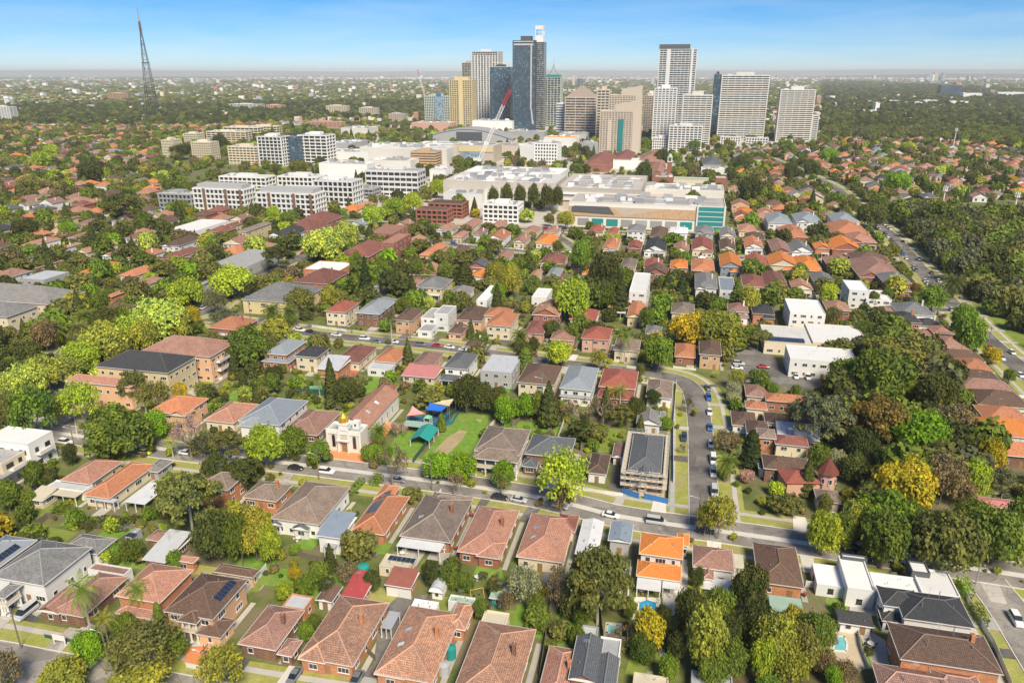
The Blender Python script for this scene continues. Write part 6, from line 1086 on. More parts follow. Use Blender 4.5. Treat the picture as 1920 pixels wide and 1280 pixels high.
fence([(1166, 925), (1198, 935)], 1.8, 'blue_tarp', 'blue mesh site fence left of the building site gate', 'site_fence'); fence([(1207, 935), (1252, 945), (1254, 905), (1256, 830)], 1.8, 'blue_tarp', 'blue mesh site fence along the corner of the building site', 'site_fence')
# ---------------------------------------------------------------- playground
def sail(px, hs, mt, label):
    P = [G(x, y, h) for (x, y), h in zip(px, hs)]; c = sum(P, Vector()) / len(P); c = Vector((c.x, c.y, 0)); r = empty('shade_sail', c); tag(r, label, 'shade sail', 'shade sails over the playground'); n = 6; m = MB()
    if len(P) == 3: P = P + [P[2].lerp(P[0], .02)]
    g = [[None] * (n + 1) for _ in range(n + 1)]
    for i in range(n + 1):
        for j in range(n + 1):
            s, t = i / n, j / n; p = P[0].lerp(P[1], s).lerp(P[3].lerp(P[2], s), t) - c; k = 4 * s * (1 - s) * .5 + 4 * t * (1 - t) * .5; q = Vector(sum(P, Vector()) / 4 - c); p = p.lerp(q, .10 * (4 * s * (1 - s) * (1 if t in (0, 1) else .4) + 4 * t * (1 - t) * (1 if s in (0, 1) else .4)) / 1); p.z -= .35 * k; g[i][j] = p
    for i in range(n):
        for j in range(n): m.poly([g[i][j], g[i + 1][j], g[i + 1][j + 1], g[i][j + 1]])
    m.build('cloth', MT[mt], r)
    for p in P[:4]: m = MB(); m.tube((0, 0, 0), (0, 0, p.z), .09, .07, 6); m.build('pole', MT['steel'], r, (p.x - c.x, p.y - c.y, 0))
sail([(762, 779), (773, 760), (797, 775)], (3.6, 5.4, 3.8), 'sail_pink', 'pink triangular shade sail at the left of the playground'); sail([(797, 768), (806, 754), (839, 761), (828, 771)], (4.4, 5.0, 4.6, 4.0), 'sail_blue', 'bright blue square shade sail over the playground'); sail([(811, 755), (830, 750), (854, 745), (842, 761)], (5.0, 5.2, 6.0, 5.0), 'sail_cream', 'cream shade sail above the blue one')
p = G(787, 838); r = empty('shelter', p, -GA); tag(r, 'teal pitched canvas shelter on the kindergarten lawn', 'shelter'); m = MB(); w, d = 6.5, 9.5; m.poly([(-w / 2, 0, 2.2), (0, 0, 3.8), (0, d, 3.8), (-w / 2, d, 2.2)]); m.poly([(0, 0, 3.8), (w / 2, 0, 2.2), (w / 2, d, 2.2), (0, d, 3.8)]); m.build('canopy', MT['teal'], r); [obj('post', POST(2.2), r, (a, b_, 0)) for a in (-3.1, 3.1) for b_ in (.2, 4.7, 9.2)]
p = G(776, 812); r = empty('deck', p, -GA); tag(r, 'pale green low deck roof beside the playground', 'deck'); m = MB(); m.box(-4, 0, 2.3, 5, 4, 2.42); m.build('deck_top', MT['m_green'], r); [obj('post', POST(2.3), r, (a, b_, 0)) for a in (-3.8, 4.8) for b_ in (.2, 3.8)]
p = G(803, 797); r = empty('play_tower', p, -GA); tag(r, 'play tower with yellow slide under the blue shade sail', 'play equipment'); [obj('post', POST(3.0), r, (a, b_, 0)) for a in (-1, 1) for b_ in (-1, 1)]; m = MB(); m.box(-1.1, -1.1, 1.5, 1.1, 1.1, 1.6); m.build('platform', MT['timber'], r); m = MB(); m.poly([(-.35, -1.1, 1.6), (.35, -1.1, 1.6), (1.6, -4.2, .25), (.9, -4.2, .25)]); m.poly([(-.35, -1.1, 1.55), (.9, -4.2, .2), (1.6, -4.2, .2), (.35, -1.1, 1.55)]); m.box(-.4, -1.2, 1.6, -.33, -.9, 1.95); m.build('slide', MT['yellow'], r); m = MB(); m.poly([(-1.2, -1.2, 3), (1.2, -1.2, 3), (0, 0, 3.9)]); m.poly([(1.2, -1.2, 3), (1.2, 1.2, 3), (0, 0, 3.9)]); m.poly([(1.2, 1.2, 3), (-1.2, 1.2, 3), (0, 0, 3.9)]); m.poly([(-1.2, 1.2, 3), (-1.2, -1.2, 3), (0, 0, 3.9)]); m.build('play_roof', MT['play_green'], r)
fence([(760, 800), (822, 803), (848, 795), (866, 765)], 1.2, 'soft_fall', 'dark blue pool style fence round the playground', 'playground_fence')
# turret on the right
p = G(1545, 928); r = empty('turreted_house', p); tag(r, 'pink house wing with round turret and red cone roof', 'house', 'houses right of the curving street'); m = MB(); m.tube((0, 0, 0), (0, 0, 7.5), 2.4, 2.4, 8); m.box(-11, -1, 0, -2, 6, 4.6); m.build('wall', MT['w_pink'], r); m = MB(); m.tube((0, 0, 7.5), (0, 0, 11.8), 3.1, .05, 8); m.tube((0, 0, 11.7), (0, 0, 12.8), .06, .02, 4); m.build('cone_roof', MT['r_red'], r); a_, b_, c_ = MB(), MB(), MB(); roof(a_, b_, c_, -11.6, -1.4, -1.6, 6.6, 4.62, 'hip', 25); a_.build('roof', MT['r_red'], r); [put_window(r, 2.42 * math.sin(t), -2.42 * math.cos(t), 4.6, t, .9, 1.6) for t in (-.8, 0, .8)]; LAND.append(('the red turret', p))
# ---------------------------------------------------------------- television tower
p = G(288, 215); h = solve_h(p, 12); r = empty('lattice_tower', p, R(10)); tag(r, 'very tall tapering lattice television tower with platforms and mast', 'tower'); LAND.append(('the lattice tower', p)); hw0 = 12.5
def half(t): return hw0 * (1 - t) ** .85 + 1.3
legs = [Vector((a, b_, 0)) for a, b_ in ((-1, -1), (1, -1), (1, 1), (-1, 1))]; zt = h * .78; N = 9
for l in legs:
    m = MB(); [m.tube((l.x * half(i / N), l.y * half(i / N), zt * i / N), (l.x * half((i + 1) / N), l.y * half((i + 1) / N), zt * (i + 1) / N), .7, .6, 5, cap=False) for i in range(N)]; m.build('leg', MT['dark_steel'], r)
for k in range(4):
    m = MB()
    for i in range(N):
        t, t1 = i / N, (i + 1) / N; a, b_ = legs[k], legs[(k + 1) % 4]; A0, B0, A1, B1 = [Vector((l.x * half(tt), l.y * half(tt), zt * tt)) for l, tt in ((a, t), (b_, t), (a, t1), (b_, t1))]; m.tube(A0, B1, .35, .35, 3, cap=False); m.tube(B0, A1, .35, .35, 3, cap=False); m.tube(A1, B1, .6, .6, 4, cap=False)
    m.build('bracing', MT['dark_steel'], r)
for t in (.27, .62): w = half(t) + 1.5; m = MB(); m.box(-w, -w, zt * t, w, w, zt * t + 2.2); m.build('platform', MT['dark_steel'], r)
m = MB(); m.tube((0, 0, zt), (0, 0, h * .86), 3.0, 2.2, 6); [m.box(-3.4, -3.4, z, 3.4, 3.4, z + 1.2) for z in np.arange(zt * .97, h * .86, 4)]; m.build('antenna_drum', MT['r_dullred'], r); m = MB(); m.tube((0, 0, h * .85), (0, 0, h), 1.7, 1.0, 5); m.build('mast', MT['steel'], r)
# ---------------------------------------------------------------- cranes
def crane(x, yb, tip, label, w=2.2, col='steel'):
    p = G(x, yb); t = Vector((0, 0, 0)); r = empty('tower_crane', p); tag(r, label, 'crane', 'tower cranes'); tipp = G(tip[0], 400); s = (p[1] * CP + H_CAM * SP)
    hz = solve_h(p, tip[1]); dx = (tip[0] - x) / PPM(Vector((p.x, p.y, hz))); base = solve_h(p, yb - 22)
    m = MB()
    for a in (-1, 1):
        for b_ in (-1, 1): m.tube((a, b_, 0), (a, b_, base), .18, .18, 4)
    for i in range(int(base / 2.5)): m.tube((-1, -1, i * 2.5), (1, -1, i * 2.5 + 2.5), .1, .1, 3); m.tube((1, -1, i * 2.5), (1, 1, i * 2.5 + 2.5), .1, .1, 3)
    m.build('mast', MT['dark_steel'], r); A = Vector((0, 0, base)); Bt = Vector((dx, 6, hz)); d = (Bt - A); L = d.length; d.normalize(); sd = d.cross(Vector((0, 1, 0))).normalized() * w; fw = Vector((0, 1, 0)) * w * .6
    for nm, f0, f1, mt in (('jib', 0, .78, 'trim'), ('jib_tip', .78, 1, 'crane_red')):
        m = MB(); n = int(L * (f1 - f0) / 4)
        for i in range(n):
            a, b_ = A + d * L * (f0 + (f1 - f0) * i / n), A + d * L * (f0 + (f1 - f0) * (i + 1) / n)
            for s_ in (-1, 1):
                for q in (-1, 1): m.tube(a + sd * s_ + fw * q, b_ + sd * s_ + fw * q, .28, .28, 4, cap=False)
            m.tube(a - sd - fw, b_ + sd - fw, .2, .2, 3, cap=False); m.tube(a + sd - fw, b_ - sd - fw, .2, .2, 3, cap=False); m.tube(a + sd - fw, a - sd - fw, .2, .2, 3, cap=False)
        m.build(nm, MT[mt], r)
    m = MB(); m.box(-2, -2, base - 1.5, 2, 2, base + 2); m.box(-7, -1.6, base - .5, -2, 1.6, base + 2.4); m.build('cab', MT['trim'], r)
crane(899, 322, (959, 168), 'luffing crane with white lattice jib and red tip beside the arena', 1.7)
crane(801, 215, (785, 130), 'small far crane left of the yellow tower', 1.1)
# ---------------------------------------------------------------- poles and wires
PT = {}
def pole(x, y, h, label, lamp=True, cross=True, name='utility_pole', r0=.16, rz=0, m='dark_wood', group='poles along the streets'):
    p = G(x, y); k = (round(h), cross); r = empty(name, p, rz - GA + R(90)); tag(r, label, 'pole', group)
    if k not in PT: a = MB(); a.tube((0, 0, 0), (0, 0, k[0]), .17, .11, 7); b_ = MB(); b_.box(-1.2, -.06, k[0] - .9, 1.2, .06, k[0] - .76); [b_.tube((q, 0, k[0] - .76), (q, 0, k[0] - .5), .05, .05, 5) for q in (-1.1, -.6, .6, 1.1)]; c_ = MB(); c_.tube((0, 0, k[0] - 2), (0, 2.0, k[0] - 1.5), .05, .04, 5); c_.box(-.14, 1.9, k[0] - 1.58, .14, 2.6, k[0] - 1.46); PT[k] = (a.mesh('shaft', [MT['paling'] if cross else MT['steel']]), b_.mesh('cross_arm', [MT['paling']]), c_.mesh('lamp_arm', [MT['trim']]))
    obj('shaft', PT[k][0], r)
    if cross: obj('cross_arm', PT[k][1], r)
    if lamp: obj('lamp_arm', PT[k][2], r)
    return p + Vector((0, 0, h - .6))
A = [pole(x, y, 10, lb) for x, y, lb in [(142, 848, 'timber power pole by the white modern block'), (598, 899, 'timber power pole by the white parked car below the church'), (810, 919, 'timber power pole beside the green trees of the empty lot'), (1054, 957, 'timber power pole under the tall pale tree'), (1308, 985, 'timber power pole at the lower street corner')]]
def wires(A, label):
    r = empty('power_line', A[0]); tag(r, label, 'power line', 'overhead wires')
    for o in (-1, 0, 1):
        for a, b_ in zip(A, A[1:]):
            d = (b_ - a).normalized(); n = Vector((-d.y, d.x, 0)) * o; m = MB(); pr = None
            for i in range(9): t = i / 8; q = a.lerp(b_, t) + n - Vector((0, 0, 1.2 * 4 * t * (1 - t))) - A[0]; (m.tube(pr, q, .018, .018, 3, cap=False) if pr is not None else None); pr = q
            m.build('wire', MT['black'], r)
wires(A, 'overhead wires along the church street')
for x, y, h, lb in [(1829, 1095, 10, 'steel lamp pole at the lower right road corner'), (1016, 770, 14, 'thin pole among the conifers behind the gardens'), (1278, 770, 9, 'lamp pole on the grass strip by the road bend'), (1558, 560, 11, 'pole beside the yellow green tree and the cream cube house'), (1676, 570, 10, 'pole by the white parked cars on the cross street'), (1573, 575, 9, 'thin pole behind the bright green tree'), (808, 525, 14, 'thin mast above the taupe roofed yellow house'), (1024, 605, 10, 'thin pole left of the big lime tree'), (1572, 1010, 9, 'lamp post in the right hand park trees'), (1709, 492, 9, 'lamp post on the diagonal road')]: pole(x, y, h, lb, cross=False, name='lamp_post')
for x, y, yt, lb in [(1786, 282, 240, 'tall white phone mast with ring of antennas at the right'), (1765, 395, 348, 'white floodlight pole left of the sports field'), (1903, 388, 360, 'white floodlight pole right of the sports field')]:
    p = G(x, y); h = solve_h(p, yt); r = empty('mast', p); tag(r, lb, 'mast'); m = MB(); m.tube((0, 0, 0), (0, 0, h), .7, .4, 8); m.build('shaft', MT['trim'], r); m = MB(); [m.box(math.cos(a) * 1.6 - .3, math.sin(a) * 1.6 - .3, h - 4, math.cos(a) * 1.6 + .3, math.sin(a) * 1.6 + .3, h - .5) for a in np.arange(0, 6.2, 1.05)]; m.tube((0, 0, h - 4.5), (0, 0, h - 4), 2, 2, 8); m.build('head', MT['trim'], r)
# ---------------------------------------------------------------- fences, hedges, garden things
for px, h, mt, lb in [([(38, 1010), (90, 972), (160, 985), (190, 992)], 1.8, 'paling', 'grey paling fence round the lawn behind the white house'), ([(200, 1040), (238, 1012)], 1.8, 'paling', 'brown fence beside the long stained outbuilding'), ([(330, 1025), (410, 1048)], 1.8, 'paling', 'weathered paling fence under the dark green trees'), ([(500, 1068), (440, 1140)], 1.8, 'fence_white', 'pale fence right of the dark roofed orange house'), ([(665, 1128), (655, 1190), (705, 1240)], 1.6, 'paling', 'low fence beside the mottled terracotta bungalow'), ([(700, 1270), (830, 1095)], 1.7, 'paling', 'dark fence right of the long concrete driveway'),
                      ([(760, 1040), (800, 960), (828, 925)], 1.8, 'fence_white', 'pale fence left of the taupe roofed bungalow'), ([(560, 1042), (640, 1062)], 1.4, 'paling', 'low timber fence behind the blue grey roofed house'), ([(905, 1200), (925, 1120), (935, 1080)], 1.8, 'paling', 'paling fence right of the bungalow with two skylights'), ([(1012, 1270), (1030, 1150), (1042, 1110)], 1.8, 'paling', 'long dark fence between two narrow lawns'), ([(1135, 1240), (1125, 1150), (1135, 1120)], 1.8, 'paling', 'fence right of the second narrow lawn'), ([(1175, 1128), (1182, 1060)], 1.8, 'fence_white', 'white fence left of the pool deck'),
                      ([(1510, 1100), (1580, 1110), (1640, 1120)], 1.8, 'fence_white', 'pale garden wall behind the lawn of the white box house'), ([(1606, 1178), (1613, 1215), (1628, 1256)], 1.2, 'fence_white', 'white rail fence between pool and courtyard'), ([(1572, 1172), (1635, 1185)], 1.8, 'paling', 'fence behind the aqua pool at right'), ([(1800, 1100), (1830, 1160), (1862, 1210), (1895, 1290)], 1.6, 'fence_white', 'white garden wall along the corner street'),
                      ([(775, 868), (822, 806), (858, 768)], 1.8, 'paling_green', 'dark green fence between kindergarten and empty lot'), ([(885, 868), (908, 815), (930, 790)], 1.6, 'fence_white', 'pale fence right of the empty lot'), ([(1047, 822), (1060, 785)], 1.8, 'fence_white', 'white fence behind the slate roofed house'), ([(1088, 845), (1092, 800), (1100, 785)], 1.8, 'paling_green', 'dark fence left of the sunny back lawn'), ([(1105, 790), (1180, 800)], 1.8, 'paling', 'dark back fence of the sunny lawn'), ([(1082, 918), (1168, 930)], 1.0, 'fence_white', 'low white front wall along the church street'), ([(1268, 720), (1262, 800), (1262, 905)], 1.7, 'fence_white', 'cream side fence beside the grass strip'),
                      ([(560, 738), (617, 742)], 2.2, 'paling_green', 'dark fence in front of the small tennis court'), ([(960, 800), (975, 790)], 1.8, 'paling', 'fence behind the white columned house'), ([(1175, 690), (1205, 694)], 1.2, 'fence_white', 'white front fence of the columned porch house'), ([(1262, 690), (1305, 695)], 1.0, 'fence_white', 'white picket fence of the orange cottage'), ([(585, 613), (650, 622)], 1.2, 'fence_white', 'cream front wall of the red tiled cream house'), ([(430, 760), (380, 790)], 1.8, 'paling', 'fence beside the curved front lawn on the left'), ([(85, 1195), (150, 1207)], .9, 'paling_green', 'low green wire front fence of the brick bungalow'), ([(350, 1250), (385, 1258)], 1.2, 'fence_white', 'white double gate in front of the orange driveway')]: fence(px, h, mt, lb)
def hedge(px, w, h, col, label):
    P = [G(*q) for q in px]; c = P[0]; vs = []; r = empty('clipped_hedge', c); tag(r, label, 'hedge', 'clipped hedges'); pp, nn = [], []
    for a, b_ in zip(P, P[1:]):
        L = (b_ - a).length; n = int(L * (w + 2 * h) * 9); d = (b_ - a) / L; s = Vector((-d.y, d.x, 0))
        for _ in range(min(n, 2500)):
            t = random.random() * L; k = random.random() * (w + 2 * h)
            if k < h: o, z, nr = -w / 2, k, -s
            elif k < h + w: o, z, nr = k - h - w / 2, h, Vector((0, 0, 1))
            else: o, z, nr = w / 2, k - h - w, s
            q = a + d * t + s * o - c; pp.append((q.x + random.gauss(0, .06), q.y + random.gauss(0, .06), z + random.gauss(0, .06))); nn.append(tuple(nr + Vector((random.gauss(0, .4), random.gauss(0, .4), .3))))
    nn = np.array(nn); nn /= np.linalg.norm(nn, axis=1)[:, None]; v, f = leafquads(np.array(pp), nn, .42 * rng.uniform(.6, 1.3, len(pp)), 1); o = obj('foliage', npmesh('foliage', v, f, [LEAF]), r); o.color = (*COL[col], 1)
for px, w, h, col, lb in [([(155, 998), (180, 985), (238, 990)], 2.5, 2.6, 'dark', 'clipped dark green hedge behind the small shed'), ([(100, 970), (125, 955)], 1.8, 2, 'mid', 'clipped hedge along the left lawn edge'), ([(110, 958), (150, 938)], 1.5, 1.6, 'yg', 'yellow green hedge at the back of the left lawn'), ([(697, 905), (715, 908)], 3.2, 2.6, 'green', 'boxy clipped hedge in front of the orange solar house'), ([(655, 930), (680, 905)], 1.6, 1.8, 'green', 'sloping clipped hedge left of the orange solar house'), ([(325, 808), (343, 812)], 3.5, 3.2, 'green', 'tall boxy hedge in front of the orange house'), ([(1800, 1095), (1815, 1125)], 2, 2.4, 'bright', 'bright green hedge beside the white box house'), ([(1826, 1140), (1842, 1175)], 2, 2, 'mid', 'darker hedge along the corner street'), ([(65, 470), (75, 468)], 1, 1, 'mid', 'small hedge among the coral roofs'), ([(268, 470), (300, 472)], 5, 9, 'green', 'very tall square green hedge among the coral roofs'), ([(1252, 455), (1295, 457)], 2.5, 3, 'green', 'dark clipped hedge before the white gabled house'), ([(110, 962), (95, 972)], 1, 1.5, 'mid', 'short hedge corner at the left lawn'), ([(105, 960), (150, 935), (155, 925)], 1.2, 1.5, 'mid', 'thin hedge beside the salmon bungalow garden'), ([(565, 765), (600, 750)], 1.6, 1.5, 'yg', 'low hedge along the narrow back lawn')]: hedge(px, w, h, col, lb)
def tank(x, y, r_, h, mt, lb, cat='water tank', name='water_tank'):
    p = G(x, y); o = empty(name, p); tag(o, lb, cat); m = MB(); m.tube((0, 0, 0), (0, 0, h), r_, r_, 14); [m.tube((0, 0, z), (0, 0, z + .06), r_ + .03, r_ + .03, 14) for z in np.arange(.3, h, .4)]; m.build('barrel', MT[mt], o); m = MB(); m.tube((0, 0, h), (0, 0, h + .25), r_ * 1.02, r_ * .2, 14); m.build('lid', MT[mt], o)
tank(846, 1232, 1.0, 2.6, 'teal', 'green water tank beside the skylit bungalow'); tank(833, 1262, 1.1, 2.4, 'm_grey', 'grey water tank beside the skylit bungalow'); tank(682, 1071, 1.3, 1.6, 'teal', 'dark teal tank behind the red metal garage'); tank(1596, 1110, .5, 1.2, 'steel', 'small steel tank by the garden wall')
def doors_on(root, w, y, z=0):
    for s in (-1, 1): put_door(root, s * w * .24, y, z, 0, w * .44, 2.3, 'trim')
u0, u1, v0, v1 = Q(c2, (958, 552), (1165, 560), (1228, 450), 3.2)[:4]; doors_on(gr_, u1 - u0, -(v1 - v0) / 2 + .5)
m = MB(); sw = empty('swing_set', G(894, 1118), R(20)); tag(sw, 'yellow frame swing set on the small lawn', 'swing set'); [m.tube((a, b_, 0), (a, 0, 2.1), .05, .05, 5) for a in (-1.5, 1.5) for b_ in (-.8, .8)]; m.tube((-1.5, 0, 2.1), (1.5, 0, 2.1), .05, .05, 5); m.build('frame', MT['yellow'], sw)
for q in (-.6, .6): m = MB(); m.tube((q - .2, 0, 2.1), (q - .2, 0, .5), .015, .015, 3); m.tube((q + .2, 0, 2.1), (q + .2, 0, .5), .015, .015, 3); m.box(q - .25, -.12, .44, q + .25, .12, .5); m.build('swing_seat', MT['black'], sw)
def umbrella_table(x, y, mt, lb):
    r = empty('garden_table', G(x, y)); tag(r, lb, 'garden table'); m = MB(); m.tube((0, 0, .7), (0, 0, .75), .7, .7, 12); m.build('table_top', MT['trim'], r); m = MB(); m.tube((0, 0, 0), (0, 0, .7), .06, .06, 6); m.build('leg', MT['steel'], r)
    for a in range(4): t = a * 1.57; m = MB(); m.box(-.22, -.22, .42, .22, .22, .46); m.box(-.22, .18, .461, .22, .22, .9); [m.box(i, j, 0, i + .03, j + .03, .419) for i in (-.2, .17) for j in (-.2, .17)]; o = m.build('chair', MT[mt], r, (1.1 * math.cos(t), 1.1 * math.sin(t), 0), t - 1.57)
for x, y, mt, lb in [(755, 1040, 'trim', 'white garden table with chairs under the white awning'), (1203, 1110, 'timber', 'outdoor table under the striped pergola'), (1632, 1210, 'black', 'dark outdoor table on the courtyard right of the pool'), (895, 1085, 'm_green', 'pale green garden table on the lawn'), (560, 1012, 'trim', 'garden table beside the white duplex')]: umbrella_table(x, y, mt, lb)
p = G(113, 1208); r = empty('sign_board', p, -GA); tag(r, 'blank white sale board on posts in front of the brick bungalow', 'sign'); m = MB(); m.box(-1.5, -.05, 1.1, 1.5, .05, 2.4); m.build('board', MT['trim'], r); [obj('post', POST(1.1), r, (a, 0, 0)) for a in (-1.3, 1.3)]
# a pedestrian
p = G(1312, 956, .12); r = empty('person', p); tag(r, 'person in dark clothes walking across the street corner', 'person')
bm_v = [(0, 0, .95), (0, 0, 1.25), (0, 0, 1.48), (0, 0, 1.58), (0, 0, 1.72), (-.1, 0, .9), (-.12, .12, .5), (-.12, .02, .05), (-.12, -.12, .03), (.1, 0, .9), (.12, -.14, .5), (.12, -.02, .06), (.12, -.2, .05), (-.19, 0, 1.43), (-.25, -.06, 1.15), (-.22, -.16, .92), (.19, 0, 1.43), (.25, .06, 1.15), (.22, .14, .92)]
bm_e = [(0, 1), (1, 2), (2, 3), (3, 4), (0, 5), (5, 6), (6, 7), (7, 8), (0, 9), (9, 10), (10, 11), (11, 12), (2, 13), (13, 14), (14, 15), (2, 16), (16, 17), (17, 18)]; rad = [.15, .14, .12, .055, .1, .09, .06, .045, .04, .09, .06, .045, .04, .06, .045, .035, .06, .045, .035]
me = bpy.data.meshes.new('body'); me.from_pydata(bm_v, bm_e, []); o = obj('body', me, r); o.modifiers.new('skin', 'SKIN'); me.skin_vertices or me.attributes
sk = me.skin_vertices[0].data if me.skin_vertices else None
if sk:
    for i, q in enumerate(rad): sk[i].radius = (q, q)
    sk[0].use_root = True
o.modifiers.new('sub', 'SUBSURF').levels = 1; me.materials.append(MT['black'])
# ---------------------------------------------------------------- parked cars seen one by one
UA = -GA; VA = R(90) - GA; R1A = math.atan2((R1[30] - R1[20]).y, (R1[30] - R1[20]).x)
def dirat(p, pts):
    b = min(range(len(pts) - 1), key=lambda i: ((pts[i] + pts[i + 1]) / 2 - p).length); d = pts[b + 1] - pts[b]; return math.atan2(d.y, d.x)
CL = """50 1152 van silver V|silver van parked beside the brick bungalow
157 1248 sedan silver 4|silver car under the tree on the bottom street
552 1272 sedan grey V|dark grey car in front of the terracotta bungalow
668 1278 sedan grey V|grey car at the bottom edge beyond a driveway
124 832 suv white 1|white car behind the power pole on the left
170 840 sedan black 1|black car on the church street at left
192 850 suv grey V|grey car in the driveway below the black one
273 851 hatch lime 1|lime yellow hatchback on the church street
362 838 sedan lime 1|yellow car half hidden by a tree
350 852 sedan white 1|white car behind the small palm
555 880 sedan black 1|black car parked left of the white one
613 887 suv white 1|white car below the church
746 903 sedan grey 1|grey car under the bare tree
911 880 sedan white V|white car in the driveway of the columned house
973 940 sedan silver 1|silver car on the church street, right of centre
937 935 sedan black 1|black car beside the silver one
1050 952 sedan silver 1|silver car under the tall pale tree
1012 897 suv grey V|grey car in the slate house driveway
1145 969 sedan white 1|white car behind the white metal roof
1230 981 van silver 1|grey covered trailer like van on the church street
1322 998 sedan black 1|black car right of the orange roofed house
1282 823 suv navy V|dark car parked across the grass strip
1327 730 sedan grey 3|grey car at the top of the curving street
1328 748 suv blue 3|teal blue car, second from the top of the curving street
1330 775 sedan white 3|white car, third from the top of the curving street
1331 804 sedan blue 3|vivid blue car on the curving street
1333 836 hatch white 3|white hatchback below the vivid blue car
1337 865 van white 3|white truck below the hatchback
1337 889 suv white 3|white car right behind the truck
1339 925 van silver 3|silver vehicle near the pale tree at the street end
1595 1020 suv white 1|white car at the top of the right car row
1600 1030 sedan black 1|black car below the white one at right
1595 1040 sedan black U|second black car of the right car row
1625 1046 sedan grey 1|grey car partly under the big dark tree
1678 1053 sedan white 1|white car in front of the white box house
1702 1040 suv grey 1|grey car behind the white one at right
1904 1165 suv white V|white car on the corner street at right
1492 708 sedan white V|white car in the club car park
1515 710 suv white V|second white car of the club car park
1385 684 suv silver U|silver car beside the white one near the corner house
1382 692 sedan white U|white car at the edge of the large car park
1432 690 sedan red U|dark red car in the large car park
1445 660 suv red U|red car near the club building
386 732 sedan black U|black car on the pale car park behind the peach flats
472 744 sedan white U|white car beside the red hedge
483 746 sedan silver U|silver car beside the white one in the small car park
545 618 sedan silver 3|silver car at the left end of the middle street
563 621 suv white 3|white car on the middle street, left
583 624 sedan black 3|black car on the middle street
631 630 sedan white 3|white car on the middle street before the grey house
684 637 suv white 3|white car before the white pool fence
705 643 sedan grey 3|grey car on the middle street behind a red roof
738 643 sedan white 3|white car behind the orange roof on the middle street
790 648 suv grey 3|grey car on the middle street
820 650 sedan red 3|dark red car on the middle street
843 653 sedan white 3|white car right of the dark red one
870 658 sedan white 3|white car behind the grey hipped house
906 665 suv black 3|black car behind the modern grey box
385 575 sedan red 8|red car on the leafy avenue
408 588 sedan silver 8|silver car on the leafy avenue"""
for ln in CL.split('\n'):
    a, lb = ln.split('|'); x, y, kd, col, dr = a.split(); p = G(float(x), float(y)); an = {'U': UA, 'V': VA + math.pi}.get(dr)
    if an is None: an = dirat(p, {'1': R1, '3': R3, '4': R4, '8': R11}[dr])
    car(p, an, kd, col, lb, z=.115)
# rows of cars along the diagonal road and cross streets
def carrow(pts, side, off, n0, n1, step, lbl, prob=.8, seed=1):
    rr = random.Random(seed); P = offs(pts, off * side); dist = 0; k = 0; out = []
    for a, b_ in zip(P, P[1:]):
        L = (b_ - a).length; t = -dist
        while True:
            t += step
            if t > L: dist = L - (t - step); break
            q = a.lerp(b_, t / L); x, y = PX(q)
            if n0[0] < x < n1[0] and n0[1] < y < n1[1] and rr.random() < prob: out.append((x, y, q, math.atan2((b_ - a).y, (b_ - a).x)))
    out.sort(key=lambda e: e[1])
    for i, (x, y, q, an) in enumerate(out):
        col = rr.choice(['white', 'white', 'white', 'silver', 'grey', 'black', 'silver', 'blue', 'white', 'red']); car(q, an, rr.choice(['sedan', 'suv', 'hatch', 'suv']), col, '%s car, %s along %s from the far end' % (col, ORD(i), lbl), full=False, z=.12)
ONES = 'first second third fourth fifth sixth seventh eighth ninth tenth eleventh twelfth thirteenth fourteenth fifteenth sixteenth seventeenth eighteenth nineteenth'.split()
def ORD(i):
    n = i + 1
    if n <= 19: return ONES[n - 1]
    T = {2: 'twenty', 3: 'thirty', 4: 'forty', 5: 'fifty', 6: 'sixty', 7: 'seventy', 8: 'eighty', 9: 'ninety'}; TT = {2: 'twentieth', 3: 'thirtieth', 4: 'fortieth', 5: 'fiftieth', 6: 'sixtieth', 7: 'seventieth', 8: 'eightieth', 9: 'ninetieth'}
    h, n2 = divmod(n, 100); s = '' if not h else 'hundred and '
    if n2 == 0: return 'hundredth'
    if n2 <= 19: return s + ONES[n2 - 1]
    return s + (TT[n2 // 10] if n2 % 10 == 0 else T[n2 // 10] + ' ' + ONES[n2 % 10 - 1])
carrow(R5, -1, 3.6, (1560, 340), (1960, 760), 6.2, 'the park side of the diagonal road', .82, 3); carrow(R5, 1, 3.6, (1600, 380), (1960, 760), 9, 'the near side of the diagonal road', .3, 4)
carrow(R7, -1, 2.6, (1150, 470), (1690, 500), 9, 'the upper cross street', .5, 5); carrow(R6, -1, 2.6, (1600, 560), (1690, 590), 7, 'the white cube cross street', .8, 6)
carrow(R8, 1, 2.6, (760, 440), (1080, 490), 8, 'the street behind the conifers', .5, 8); carrow(R12, 1, 2.6, (700, 400), (1640, 450), 9, 'the street before the shopping centre', .35, 9)
carrow(R11, 1, 3.6, (340, 460), (600, 610), 10, 'the leafy avenue', .5, 10)
